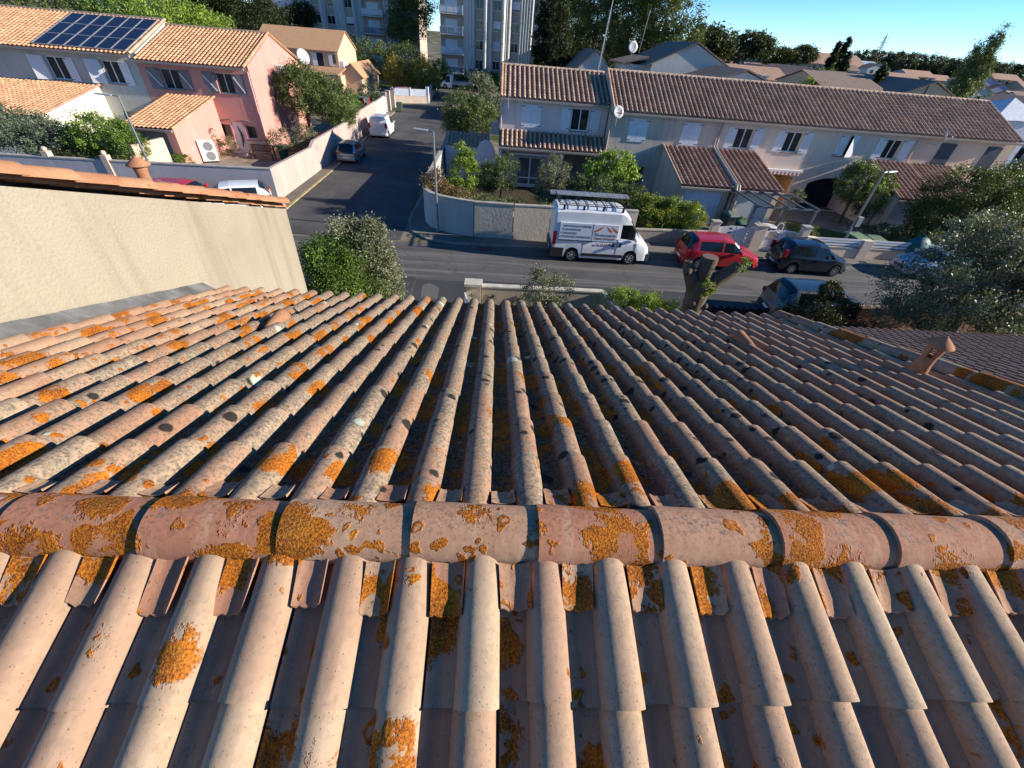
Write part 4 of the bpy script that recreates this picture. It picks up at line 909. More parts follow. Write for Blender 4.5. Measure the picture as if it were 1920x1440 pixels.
# ------------------------------------------------------------------ our own street boundary
OW = m_stucco('ochre_cream_render', (0.50, 0.43, 0.32), 0.4, 35, 0.4)
ob = thing('front_garden_wall', 'low cream garden wall with square pillar at our gate, beyond the eaves', 'wall', (1.5, 14.4, 0))
wall_path(ob, 'wall_body', [(-.42, 14.45), (4.25, 14.5), (4.6, 13.2), (4.9, 11.0)], 1.28, .2, OW, M('pale_coping', m_plain, (.62, .58, .48), .8, var=.2))
mb = MB(); mb.box(-1.0, -.46, 14.13, 14.5, 0, 1.42); mb.build('pillar', OW, ob); mb = MB(); mb.box(-1.06, -.40, 14.06, 14.57, 1.422, 1.52); mb.build('pillar_cap', M('pale_coping'), ob)
ob2 = thing('gate_pillar', 'cream gate pillar with flat cap at the right edge of the leafy hedge', 'pillar', (-3.75, 14.4, 0))
mb = MB(); mb.box(-4.0, -3.55, 14.2, 14.55, 0, 1.4); mb.build('shaft', OW, ob2); mb = MB(); mb.box(-4.06, -3.49, 14.13, 14.6, 1.402, 1.5); mb.build('cap', M('pale_coping'), ob2)
def leaf_gate(label, p0, p1, z):
    t = thing('open_gate_leaf', label, 'gate', (*p0, 0)); a = Vector((*p0, 0)); b = Vector((*p1, 0)); mb = MB(); n = 9
    for k in range(n):
        q0 = a.lerp(b, k / n); q1 = a.lerp(b, (k + .97) / n); zt = z + .18 * math.sin(k / (n - 1) * math.pi * .5); mb.bar((q0.x, q0.y, zt / 2 + .05), (q1.x, q1.y, zt / 2 + .05), .045, zt - .1)
    mb.build('gate_panel', WHITE, t)
leaf_gate('white gate leaf standing open beside the leafy hedge', (-3.45, 14.25), (-3.62, 12.6), 1.15)
leaf_gate('white gate leaf standing open against the cream pillar', (-1.05, 14.15), (-.75, 12.5), 1.15)
def gecko(label, c, s, rot, kind='gecko'):
    t = thing('wall_ornament', label, 'ornament', c); cx, cy, cz = c; mb = MB()
    def P(u, v): u, v = u * s, v * s; return (cx + u * math.cos(rot) - v * math.sin(rot), cy, cz + u * math.sin(rot) + v * math.cos(rot))
    if kind == 'gecko':
        mb.tube([P(.0, .34), P(.02, .25), P(0, .1), P(.02, -.05), P(.06, -.2), P(.18, -.3), P(.28, -.24), P(.27, -.14)], [.035 * s, .06 * s, .045 * s, .055 * s, .03 * s, .02 * s, .014 * s, .006 * s], 6)
        for u, v, a, b in ((-.16, .2, -.22, .32), (.16, .14, .26, .22), (-.16, -.04, -.24, -.14), (.18, -.05, .25, .05)): mb.tube([P(0, v * .8), P(u, v), P(a, b)], [.025 * s, .018 * s, .02 * s], 5)
    else:
        mb.tube([P(0, .2), P(0, -.4)], [.04 * s, .012 * s], 6); mb.ball(P(0, .24), .05 * s)
        for u, v in ((.36, .22), (-.36, .22), (.32, .0), (-.32, .0)): mb.bar(P(0, .1), P(u, v), .02 * s, .09 * s, up=(0, 1, 0))
    mb.build('iron_figure', DARKMET, t, smooth=60)
gecko('black iron gecko ornament on the cream gate pillar', (-.72, 14.11, .95), .55, .5); gecko('black iron gecko ornament on the cream wall beside the pillar', (-.05, 14.33, .85), .55, -.7); gecko('black iron dragonfly ornament on the cream wall beside the small olive', (1.05, 14.32, .8), .65, .8, 'fly')
dg = thing('dark_gate', 'dark slatted gate with crenellated top beyond the eaves beside the grey car', 'gate', (9.2, 13.5, 0)); mb = MB()
for k in range(16): mb.box(8.0 + k * .15, 8.0 + k * .15 + .14, 13.48, 13.52, .1, 1.42 + (.07 if k % 2 else 0))
mb.build('gate_slats', M('navy_gate', m_plain, (.02, .025, .035), .5), dg)
bp = thing('brick_pillar', 'orange-brown rendered gate pillar in front of the grey car', 'pillar', (10.6, 13.4, 0)); mb = MB(); mb.box(10.4, 10.85, 13.2, 13.6, 0, 1.6); mb.build('shaft', M('brick_render', m_stucco, (.36, .19, .12), .4), bp); mb = MB(); mb.box(10.34, 10.91, 13.14, 13.66, 1.602, 1.7); mb.build('cap', M('pale_brick', m_plain, (.42, .25, .17), .8), bp)
bw_ = thing('brick_wall', 'orange-brown garden wall in shade below the big olive tree', 'wall', (15, 14.6, 0)); wall_path(bw_, 'wall_body', [(10.9, 13.6), (13.5, 14.5), (24, 14.6)], 1.2, .2, M('brick_render'), M('pale_brick'))
tag(MB().box(8.2, 17, 9, 13, -.05, .01).build('yard', PAVING), kind='structure')

# ------------------------------------------------------------------ pink house and its neighbours, left of the side street
PINK = m_stucco('salmon_pink_render', (0.62, 0.30, 0.25), 0.35, 35, 0.35, True, (0.45, 0.22, 0.19)); GREYR = m_stucco('pale_grey_render', (0.50, 0.50, 0.46), 0.4, 35, 0.35)
YP = 38.2
ph = thing('pink_house', 'salmon pink gabled house with grey shutters and tiled garage wing, left of side street', 'house', (-22, YP, 0))
xp0, xp1 = -26.35, -18.62; yeP, zeP, yrP, zrP = 37.8, 5.60, 43.3, 7.52
wP = [(-24.95, -23.65, 3.95, 5.20), (-21.05, -19.85, 3.95, 5.20)]; gP = [(-22.1, -21.1, 1.0, 1.95), (-21.0, -20.12, .06, 2.12), (-20.0, -19.05, 1.0, 1.95)]
wall_y(ph, 'wall', YP, xp0, xp1, 0, 5.62, wP + gP, PINK)
mb = MB(); mb.prism([(YP + .285, 0), (48.4, 0), (48.4, 5.5), (yrP, zrP - .09), (YP + .285, 5.72)], 'x', xp0 + .004, xp1 - .004); mb.build('gable_wall', PINK, ph)
S_ = Vector((0, yrP - yeP, zrP - zeP)); tile_field('roof_tiles', (xp0, yeP, zeP), (1, 0, 0), S_.normalized(), xp1 - xp0 + .05, S_.length, .30, .37, ROOFO, ph, seed=71, nprof=9, nal=1, h=.10, lift=.035, bw=.58, dirt=.55)
mb = MB(); mb.prism([(yrP, zrP), (48.8, zeP), (48.8, zeP - .06), (yrP, zrP - .07)], 'x', xp0, xp1 + .05); mb.build('rear_slope', ROOFO, ph)
half_tiles('verge_tiles', (xp1 - .02, yeP, zeP + .07), (xp1 - .02, yrP, zrP + .07), 14, .10, ROOFO, ph, separate=False, seg=6); half_tiles('verge_tiles', (xp1 - .02, 48.8, zeP + .02), (xp1 - .02, yrP, zrP + .02), 14, .10, ROOFO, ph, separate=False, seg=6)
half_tiles('ridge_tiles', (xp0, yrP, zrP + .03), (xp1, yrP, zrP + .03), 18, .12, ROOFG, ph, separate=False, seg=6)
gutter(ph, yeP, xp0, xp1, zeP - .01, M('gutter_grey', m_plain, (.30, .28, .28), .5))
GSH = M('grey_shutter', m_plain, (.20, .19, .21), .6, var=.1)
for a, b, c, d in wP:
    window_y(ph, YP, a, b, c, d, frame=M('grey_frame', m_plain, (.55, .55, .56), .5))
    for u, v, hg_ in ((a - .92, a - .04, 'r'), (b + .04, b + .78, 'l')):
        s_ = shutter_y(ph, YP - .01, u, v, c - .04, d, mat=GSH, hinge=hg_)
        m_ = MB(); m_.bar((u + .08, YP - .06, d - .2), (v - .08, YP - .06, c + .12), .06, .02, up=(0, 1, 0)); m_.build('brace', WHITE, s_)
window_y(ph, YP, *gP[0], n=1); window_y(ph, YP, *gP[2], n=1)
mb = MB(); mb.box(-21.0, -20.12, YP + .1, YP + .15, .06, 2.12); d_ = mb.build('front_door', WHITE, ph)
mb = MB(); mb.tube([(-20.62, YP + .09, .4), (-20.48, YP + .09, .9), (-20.46, YP + .09, 1.3), (-20.6, YP + .09, 1.85)], [.02, .09, .09, .02], 8); mb.build('door_glass', GLASS, d_)
mb = MB(); mb.box(-22.3, -18.9, YP - .02, YP - .003, .02, .95) if False else mb.box(-22.25, -21.04, YP - .02, YP - .003, .02, .9); mb.box(-20.08, -18.9, YP - .02, YP - .003, .02, .9); mb.build('plinth', STUC2, ph)
mb = MB(); mb.box(-21.1, -20.0, YP - .9, YP - .01, .0, .12); mb.build('doorstep', CONC, ph)
for xa, xb in ((-22.25, -20.9), (-20.2, -18.9)):
    mb = MB(); mb.tube([(xa + (xb - xa) * k / 8, YP - .03, 2.05 + .25 * math.sin(math.pi * (k / 8 * .5 + (0 if xa < -21 else .5)))) for k in range(9)], .035, 5); mb.build('arch_moulding', GSH, ph)
mb = MB(); mb.tube([(xp1 + .05, YP - .05, 5.4), (xp1 + .05, YP - .05, 2.9), (xp1 + .1, YP - .05, 2.7), (xp1 + .1, YP - .05, 0)], .045, 8); mb.build('downpipe', M('pipe_white_pink', m_plain, (.7, .5, .46), .5), ph)
ac = thing('air_conditioner', 'white air conditioning box on the sunlit pink gable above the tree', 'air conditioner', (-18.4, 43.5, 5.1)); mb = MB(); mb.box(-18.6, -18.15, 43.0, 43.95, 4.95, 5.6); mb.build('casing', WHITE, ac, bevel=.02); mb = MB(); mb.lathe((-18.14, 43.35, 5.27), [(.24, 0), (.24, .01)], 16, 'x'); mb.build('fan_grille', M('grey_casing'), ac)
# garage wing
mb = MB(); gy = 32.4; zt_ = 3.62; ze_ = 2.42
for xa, xb in ((-25.0, -24.82), (-21.95, -21.75)): mb.prism([(gy, 0), (YP - .004, 0), (YP - .004, zt_ - .06), (gy, ze_)], 'x', xa, xb)
mb.box(-24.82, -24.4, gy, gy + .2, 0, 2.4); mb.box(-22.3, -21.95, gy, gy + .2, 0, 2.4); mb.box(-24.4, -22.3, gy, gy + .2, 2.15, 2.4); mb.build('garage_wall', PINK, ph)
mb = MB(); mb.box(-24.4, -22.3, gy + .1, gy + .14, 0, 2.15); mb.build('garage_door', M('door_beige', m_plain, (.50, .45, .40), .6, var=.06), ph)
S_ = Vector((0, YP - gy + .35, zt_ - ze_)); tile_field('garage_roof', (-25.1, gy - .35, ze_), (1, 0, 0), S_.normalized(), 3.5, S_.length, .30, .37, ROOFO, ph, seed=73, nprof=9, nal=1, h=.10, lift=.035, bw=.58, dirt=.55)
gutter(ph, gy - .35, -25.1, -21.6, ze_ - .01, M('gutter_grey')); half_tiles('verge_tiles', (-21.6, gy - .35, ze_ + .06), (-21.6, YP, zt_ + .06), 15, .09, ROOFO, ph, separate=False, seg=6)
# pale grey house with solar panels
gh = thing('grey_house', 'pale grey house with solar panels on its orange tiled roof, upper left', 'house', (-31, YP, 0))
wG = [(-32.75, -31.5, 4.05, 5.4), (-28.9, -27.7, 4.05, 5.4)]
wall_y(gh, 'wall', YP + .003, -40.0, xp0 - .02, 0, 5.86, wG + [(-26.9 - 2.0, -26.95, .05, 2.3)], GREYR)
mb = MB(); mb.prism([(YP + .285, 0), (48.4, 0), (48.4, 5.6), (43.3, 7.72), (YP + .285, 5.95)], 'x', -40, xp0 - .03); mb.build('side_wall', GREYR, gh)
S_ = Vector((0, yrP - yeP, 7.8 - 5.84)); SG = S_.normalized(); tile_field('roof_tiles', (-40.0, yeP, 5.84), (1, 0, 0), SG, 40 + xp0 - .02, S_.length, .30, .37, ROOFO, gh, seed=75, nprof=9, nal=1, h=.10, lift=.035, bw=.58, dirt=.55)
mb = MB(); mb.prism([(yrP, 7.8), (48.8, 5.84), (48.8, 5.78), (yrP, 7.73)], 'x', -40, xp0 - .02); mb.build('rear_slope', ROOFO, gh)
half_tiles('ridge_tiles', (-40, yrP, 7.83), (xp0, yrP, 7.83), 32, .12, ROOFG, gh, separate=False, seg=6); gutter(gh, yeP, -40, xp0, 5.83, M('gutter_grey'))
half_tiles('verge_tiles', (xp0 - .0, yeP, 5.92), (xp0 - .0, yrP, 7.86), 14, .11, M('ridge_pale'), gh, separate=False, seg=6)
for a, b, c, d in wG:
    window_y(gh, YP, a, b, c, d); shutter_y(gh, YP - .01, a - 1.0, a - .1, c - .04, d + .02, hinge='r', ang=.25); shutter_y(gh, YP - .01, b + .06, b + .68, c - .04, d + .02, hinge='l')
mb = MB(); mb.box(-39.0, -37.0, YP - .05, YP - .01, 4.0, 5.3); mb.build('closed_shutter', WHITE2, gh)
SPC = NT('solar_cells'); p_ = SPC.pos((1, 1, 1)); br = SPC.a('TexBrick', {'Vector': p_, 'Color1': rgb(.008, .011, .028), 'Color2': rgb(.012, .016, .036), 'Mortar': rgb(.03, .035, .05), 'Scale': 6.0, 'Mortar Size': .008}); SPC.done(br.outputs[0], .3, 0, None, .3)
ux = Vector((1, 0, 0)); NG = ux.cross(SG); x0s = -32.9; pwid = 1.02; phg = 1.68
sa = thing('solar_array', 'dark solar panels in three rows of six on the orange roof, upper left', 'solar panels', (-30, 39, 6.2))
for r_ in range(3):
    for c_ in range(6):
        o_ = Vector((x0s + c_ * (pwid + .03), yeP, 5.84)) + SG * (.28 + r_ * (phg + .03)) + NG * .16
        mb = MB(); mb.quad(o_, o_ + ux * pwid, o_ + ux * pwid + SG * phg, o_ + SG * phg); pn = mb.build('panel', SPC.m, sa)
        fm = MB(); e = NG * .004
        for a, b in ((o_, o_ + ux * pwid), (o_ + SG * phg, o_ + ux * pwid + SG * phg), (o_, o_ + SG * phg), (o_ + ux * pwid, o_ + ux * pwid + SG * phg)): fm.bar(a, b, .04, .05, up=NG)
        fm.build('panel_frame', M('panel_alu', m_plain, (.45, .46, .48), .4, .5), pn)
# wings of the houses further left
def wing(parent, x0, x1, yf, ze, zt, wm, rm, yb=YP - .01, door=None):
    mb = MB(); mb.prism([(yf, 0), (yb, 0), (yb, zt - .06), (yf, ze)], 'x', x0 + .1, x1 - .15); mb.build('wing_wall', wm, parent)
    S = Vector((0, yb - yf + .3, zt - ze)); tile_field('wing_roof', (x0, yf - .3, ze), (1, 0, 0), S.normalized(), x1 - x0, S.length, .30, .37, ROOFO, parent, seed=int(abs(x0)), nprof=9, nal=1, h=.10, lift=.035, bw=.58, dirt=.55)
    half_tiles('verge_tiles', (x1, yf - .3, ze + .06), (x1, yb, zt + .06), 14, .10, M('verge_pinkish', m_rooftile, (.42, .22, .16), (.46, .25, .18), (.5, .3, .2)), parent, separate=False, seg=6)
CREAMW = m_stucco('cream_white_render', (0.74, 0.70, 0.60), .15, 35, .3)
wing(gh, -34.6, -29.6, 32.2, 2.66, 3.85, CREAMW, ROOFO); wing(gh, -38.6, -34.62, 32.2, 2.66, 3.82, CREAMW, ROOFO)
# items in front of the pink house
hp = thing('heat_pump', 'white two-fan heat pump unit standing beside the pink garage wing', 'heat pump', (-21.3, 34.6, 0), .55)
mb = MB(); mb.box(-.5, .5, -.18, .2, .1, 1.45); mb.build('casing', WHITE, hp, org=(0, 0, 0), bevel=.02); mb = MB(); mb.box(-.45, .45, -.2, .2, 0, .1); mb.build('foot', BLACKPL, hp, org=(0, 0, 0))
for zz in (.45, 1.08):
    mb = MB(); mb.lathe((.1, -.185, zz), [(.29, 0), (.29, -.012), (.05, -.02)], 20, 'y'); mb.build('fan_grille', M('fan_grey', m_plain, (.25, .26, .27), .5), hp, org=(0, 0, 0))
ramp = thing('leaning_board', 'white board leaning beside the heat pump', 'board', (-21.9, 33.6, 0)); mb = MB(); mb.bar((-22.2, 33.4, .05), (-21.9, 33.9, 1.2), .5, .04); mb.build('board', WHITE, ramp)
bn = thing('garden_bench', 'dark wooden slatted garden bench in front of the pink house', 'bench', (-18.3, 36.4, 0)); WD = M('dark_wood', m_plain, (.10, .05, .035), .7)
mb = MB(); [mb.box(-19.1, -17.4, 36.1 + k * .11, 36.19 + k * .11, .42, .45) for k in range(4)]; mb.build('seat', WD, bn)
mb = MB(); [mb.box(-19.05 + k * .115, -18.98 + k * .115, 36.56, 36.59, .55, .95) for k in range(15)]; mb.box(-19.1, -17.4, 36.55, 36.6, .95, 1.02); mb.box(-19.1, -17.4, 36.55, 36.6, .5, .55); mb.build('backrest', WD, bn)
for xx in (-19.08, -17.48):
    for yy in (36.1, 36.55): mb = MB(); mb.box(xx, xx + .07, yy, yy + .07, 0, .62 if yy < 36.3 else .95); mb.build('leg', WD, bn)
    mb = MB(); mb.box(xx, xx + .07, 36.08, 36.6, .625, .66); mb.build('armrest', WD, bn)
def wheelie(label, x, y, col, h=1.05, w=.55, rz=0., lidc=None, group=None):
    t = thing('wheelie_bin', label, 'wheelie bin', (x, y, 0), rz, group); cm = m_plain('bin_plastic', col, .5, var=.1); lm = m_plain('bin_lid', lidc or col, .45, var=.1); mb = MB(); a = w / 2
    mb.hexa([(-a * .78, -a * .7, .06), (a * .78, -a * .7, .06), (a * .78, a * .8, .06), (-a * .78, a * .8, .06), (-a, -a * 1.05, h * .92), (a, -a * 1.05, h * .92), (a, a * 1.05, h * .92), (-a, a * 1.05, h * .92)]); mb.box(-a - .02, a + .02, -a * 1.1, a * 1.1, h * .86, h * .915); mb.build('bin_body', cm, t, org=(0, 0, 0), bevel=.015)
    mb = MB(); mb.hexa([(-a - .03, -a * 1.15, h * .925), (a + .03, -a * 1.15, h * .925), (a + .03, a * 1.15, h * .925), (-a - .03, a * 1.15, h * .925), (-a * .9, -a * .95, h * .96), (a * .9, -a * .95, h * .96), (a * .9, a * 1.1, h), (-a * .9, a * 1.1, h)]); mb.tube([(-a * .9, a * 1.25, h * .96), (a * .9, a * 1.25, h * .96)], .018, 6); mb.build('lid', lm, t, org=(0, 0, 0), bevel=.01)
    for s_ in (-1, 1): mb = MB(); mb.lathe((s_ * a * .85, a * .85, .1), [(.1, -.025), (.1, .025)], 14, 'x'); mb.build('wheel', RUBBER, t, org=(0, 0, 0))
    return t
wheelie('green wheelie bin standing at the kerb far up the side street', -13.35, 65.9, (.10, .17, .10), 1.1, .75, .1)
wheelie('green wheelie bin beside the pink house bench', -16.9, 36.9, (.02, .12, .05), 1.05, .6)
wheelie('large grey-green wheelie bin with pale lid by the left garage door', 14.75, 26.3, (.07, .10, .09), 1.15, .85, .1, (.22, .26, .20)); wheelie('small dark green wheelie bin in front of the larger one by the garage', 15.1, 25.4, (.03, .07, .05), .95, .6, -.1, (.10, .20, .12))
wheelie('bin with pale green lid behind the white slats, left of two', 21.5, 24.0, (.06, .07, .06), 1.05, .95, .1, (.22, .30, .16)); wheelie('bin with pale green lid behind the white slats, right of two', 22.6, 23.9, (.06, .07, .06), 1.0, .9, -.1, (.20, .27, .15))
gl = thing('garden_gate_wall', 'cream curved wall and grey gate behind the coping, left of the pink garage', 'wall', (-23.5, 27, 0)); mb = MB(); wall_path(gl, 'wall_body', [(-25.3, 30.8, 1.3), (-24.2, 29.8, 1.75), (-22.6, 29.3, 2.0), (-22.3, 31.8, 2.0)], 1.9, .2, M('peach_render', m_stucco, (.62, .46, .36), .2))
for xx in (-25.0, -21.9): mb.box(xx - .16, xx + .16, 26.0, 26.34, 0, 2.1); mb.ball((xx, 26.17, 2.2), .13)
mb.build('pillar', M('peach_render'), gl)
shed = thing('white_board', 'stack of white flat boards behind the cream gate pillar', 'boards', (-22.6, 30.3, 0)); mb = MB(); mb.box(-22.9, -21.9, 30.0, 30.3, 0, .9); mb.box(-22.4, -21.7, 30.4, 30.6, 0, .6); mb.build('boards', WHITE, shed)

# ------------------------------------------------------------------ beige house beyond
ROOFB = M('beige_roof', m_rooftile, (.46, .27, .15), (.52, .32, .185), (.56, .38, .24), (.42, .24, .12)); PEACH = m_stucco('peach_render2', (.62, .45, .32), .2)
bh = thing('beige_house', 'peach house with broad orange-brown roof and slit windows, beyond the pink house', 'house', (-28, 80, 0))
def gable_house(parent, x0, x1, y0, y1, ze, zr, wm, rm, axis='x', z0=0, over=.35, nm=''):
    if axis == 'x':
        ym = (y0 + y1) / 2; mb = MB(); mb.prism([(y0, z0), (y1, z0), (y1, z0 + ze), (ym, z0 + zr - .08), (y0, z0 + ze)], 'x', x0, x1); w = mb.build('wall' + nm, wm, parent)
        k = (zr - ze) / ((y1 - y0) / 2); mb = MB(); mb.prism([(y0 - over, z0 + ze - over * k), (ym, z0 + zr), (y1 + over, z0 + ze - over * k), (y1 + over, z0 + ze - over * k + .1), (ym, z0 + zr + .11), (y0 - over, z0 + ze - over * k + .1)], 'x', x0 - .2, x1 + .2)
    else:
        xm = (x0 + x1) / 2; mb = MB(); mb.prism([(x0, z0), (x1, z0), (x1, z0 + ze), (xm, z0 + zr - .08), (x0, z0 + ze)], 'y', y0, y1); w = mb.build('wall' + nm, wm, parent)
        k = (zr - ze) / ((x1 - x0) / 2); mb = MB(); mb.prism([(x0 - over, z0 + ze - over * k), (xm, z0 + zr), (x1 + over, z0 + ze - over * k), (x1 + over, z0 + ze - over * k + .1), (xm, z0 + zr + .11), (x0 - over, z0 + ze - over * k + .1)], 'y', y0 - .2, y1 + .2)
    mb.build('roof' + nm, rm, parent); return w
gable_house(bh, -36, -24.2, 78.2, 88, 5.4, 7.6, PEACH, ROOFB)
gable_house(bh, -24.15, -21.4, 79, 90, 2.6, 4.0, PEACH, ROOFB, 'y')
mb = MB(); mb.hexa([(-31, 72.6, 2.4), (-23.3, 71.5, 2.4), (-23.3, 78.1, 3.3), (-31, 78.1, 3.3), (-31, 72.6, 2.5), (-23.3, 71.5, 2.5), (-23.3, 78.1, 3.45), (-31, 78.1, 3.45)]); mb.build('porch_roof', ROOFB, bh)
mb = MB(); mb.box(-24.2, -23.6, 76, 78.1, 0, 2.6); mb.build('porch_pier', PEACH, bh)
for x_ in (-30.5, -27, -23.7): mb = MB(); mb.box(x_, x_ + .25, 72.2, 72.45, 0, 2.42); mb.build('porch_post', PEACH, bh)
for xa, xb, za, zb, m_ in ((-28.0, -27.3, 3.5, 5.0, WHITE2), (-27.3, -26.4, 3.5, 5.0, GLASS), (-25.6, -25.1, 3.6, 5.0, WHITE2), (-30.0, -29.8, 3.9, 5.0, GLASS), (-29.5, -29.3, 3.9, 5.0, GLASS), (-24.95, -24.85, 3.9, 5.0, GLASS), (-24.7, -24.6, 3.9, 5.0, GLASS)):
    mb = MB(); mb.box(xa, xb, 78.13, 78.197, za, zb); mb.build('window', m_, bh)
mb = MB(); mb.box(-24.1, -23.6, 78.4, 79.2, 3.5, 4.2); mb.build('air_conditioner', WHITE, bh)
dish('satellite_dish', 'large pale satellite dish rising behind the pink gable', (-18.9, 48.4, 5.4), (-18.2, 48.6, 6.0), (.7, -.55, .35), .62)
antenna('white yagi antenna on the peach house roof behind the pink gable', (-24.5, 64, 5.0), 3.2, arms=7, armlen=.6, axis=(1, .3, 0))

# ------------------------------------------------------------------ apartment blocks
APW = m_stucco('apartment_white', (.56, .56, .53), .25, 20, .2); APB = m_stucco('apartment_beige', (.50, .40, .33), .2, 20, .2); BLUEG = M('balcony_glass', m_glass, (.05, .12, .18)); BALW = M('balcony_white', m_plain, (.62, .64, .66), .6)
def apartment(label, x0, y0, bays, nfl, fh, zb, depth=12):
    """bays: list of (kind, width) from left; facade faces -y"""
    t = thing('apartment_block', label, 'apartment block', (x0, y0, 0)); x = x0; tot = sum(b[1] for b in bays)
    mb = MB(); mb.box(x0, x0 + tot, y0 + .3, y0 + depth, 0, zb + nfl * fh + 1); mb.build('wall', APB, t)
    for kind, w in bays:
        if kind == 'rib':
            mb = MB(); n = max(2, int(w / .5))
            mb.box(x, x + w, y0 - .15, y0 + .298, .3, zb + nfl * fh + 1)
            for k in range(n): mb.prism([(x + k * w / n + .05, y0 - .152), (x + (k + .5) * w / n, y0 - .33), (x + (k + 1) * w / n - .05, y0 - .152)], 'z', .4, zb + nfl * fh)
            mb.build('ribbed_panel', APW, t)
        elif kind == 'fin':
            mb = MB(); mb.prism([(x, y0 + .29), (x + w, y0 + .29), (x + w, y0 - .3), (x + w * .6, y0 - 1.0), (x + w * .2, y0 - 1.0), (x, y0 - .3)], 'z', .3, zb + nfl * fh + 1); mb.build('pilaster', APW, t)
        elif kind == 'win':
            for f in range(nfl):
                z = zb + f * fh + .95; r_ = rnd.random(); fr = MB()
                fr.box(x + .08, x + w - .08, y0 + .2, y0 + .295, z - .06, z + 1.46); wd_ = fr.build('window', WHITE if r_ > .35 else BALW, t)
                if r_ > .45:
                    for q in (0, 1): g_ = MB(); a_ = x + .16 + q * (w - .24) / 2; g_.box(a_, a_ + (w - .40) / 2, y0 + .17, y0 + .199, z + .03, z + 1.36); g_.build('pane', GLASS, wd_)
                elif r_ > .2:
                    g_ = MB(); g_.box(x + .14, x + w - .14, y0 + .17, y0 + .199, z + .03, z + .35); g_.build('pane', GLASS, wd_)
        elif kind == 'bal':
            mb = MB()
            for f in range(nfl):
                z = zb + f * fh; mb.box(x, x + w, y0 - 1.3, y0 + .298, z - .2, z); 
            mb.build('balcony_slab', APW, t)
            mb = MB(); mb.box(x + .5, x + w - .5, y0 + .24, y0 + .296, zb, zb + nfl * fh); mb.build('loggia_back', APB, t)
            for f in range(nfl):
                z = zb + f * fh; g_ = MB(); g_.box(x + .9, x + w - 1.2, y0 + .2, y0 + .238, z + .1, z + 2.2); g_.build('french_window', GLASS if (f * 3 + int(x0)) % 3 else WHITE2, t)
                r_ = MB(); r_.box(x, x + w, y0 - 1.34, y0 - 1.29, z + .98, z + 1.05); r_.box(x + w - .12, x + w, y0 - 1.4, y0 - 1.0, z - .1, z + 1.2)
                for q in range(4): xx = x + q * w / 3 * .985; r_.box(xx, xx + .05, y0 - 1.33, y0 - 1.28, z, z + .98)
                rl = r_.build('railing', BALW, t); g_ = MB(); g_.box(x + .05, x + w - .15, y0 - 1.315, y0 - 1.295, z + .08, z + .95); g_.build('rail_panel', BLUEG if f % 2 == 0 else BALW, rl)
        x += w
    mb = MB(); mb.box(x0 - .1, x0 + tot + .1, y0 - .2, y0 + depth + .1, zb + nfl * fh + 1.002, zb + nfl * fh + 1.3); mb.build('parapet', APW, t)
    return t
apartment('white ribbed apartment block with blue balcony glass behind the end terraced house', -12.3, 107, [('bal', 4.5), ('rib', 2.3), ('win', 1.65), ('fin', .8), ('rib', 1.0), ('win', 1.65), ('fin', .8), ('rib', 1.1), ('win', 1.7), ('rib', 2.6), ('win', 1.6), ('rib', 2.0)], 7, 3.05, 2.3)
apartment('wide white apartment block with glazed loggias behind the peach house, upper left', -51, 121, [('bal', 6.5), ('rib', 3.0), ('win', 1.8), ('fin', 1.2), ('win', 1.8), ('rib', 2.2), ('win', 1.8), ('fin', .9), ('rib', 1.2), ('bal', 4.6), ('rib', 1.2), ('win', 1.6), ('rib', 1.5), ('bal', 3)], 7, 2.95, 1.4)
apartment('small white apartment block half hidden by pines, far upper left', -82, 112, [('rib', 3), ('bal', 5), ('win', 1.8), ('rib', 3), ('win', 1.8), ('fin', 1), ('bal', 5), ('rib', 3)], 5, 2.9, 1.2)

# ------------------------------------------------------------------ houses behind the terrace
LAV = m_stucco('lavender_render', (.40, .40, .50), .2); TAN = m_stucco('tan_render', (.50, .40, .28), .2); GRYH = m_stucco('grey_white_render', (.56, .54, .50), .3); WHR = m_stucco('white_render', (.66, .62, .54), .15)
def wins(parent, specs, y, gl=None):
    for a, b, c, d in specs:
        f = MB(); f.box(a - .07, b + .07, y - .03, y + .02, c - .07, d + .07); w = f.build('window', WHITE, parent); g = MB(); g.box(a, (a + b) / 2 - .03, y - .05, y - .031, c, d); g.box((a + b) / 2 + .03, b, y - .05, y - .031, c, d); g.build('pane', gl or GLASS, w)
g1 = thing('gabled_house', 'grey-white gabled house rising right behind the terrace below the pines', 'house', (19, 55, 0))
gable_house(g1, 15.3, 23.6, 53, 63, 7.55, 9.4, GRYH, ROOFG, 'y', over=.5)
mb = MB(); mb.box(13.2, 15.28, 55, 61, 0, 7.3); mb.build('side_wing', WHR, g1); mb = MB(); mb.hexa([(12.6, 54.5, 7.25), (15.28, 54.5, 7.9), (15.28, 61.5, 7.9), (12.6, 61.5, 7.25), (12.6, 54.5, 7.4), (15.28, 54.5, 8.05), (15.28, 61.5, 8.05), (12.6, 61.5, 7.4)]); mb.build('wing_roof', ROOFG, g1)
wins(g1, [(14.0, 14.12, 6.3, 7.1), (14.35, 14.47, 6.3, 7.1)], 54.97)
mb = MB(); mb.tube([(23.9, 52.8, 7.3), (23.9, 52.8, 7.0), (23.5, 52.9, 6.6), (23.5, 52.9, 3)], .07, 6); mb.build('downpipe', WHITE, g1)
g2 = thing('gabled_house', 'low brown-roofed building just left of the grey-white gabled house', 'house', (12, 62, 0)); gable_house(g2, 8.5, 13.0, 60, 70, 6.2, 8.1, GRYH, ROOFG, 'y')
g3 = thing('gabled_house', 'low grey tiled roof peeking over the terrace ridge below the grey gable', 'house', (22, 48, 0)); gable_house(g3, 17.8, 25.2, 45, 52, 6.6, 7.75, WHR, ROOFG, 'y')
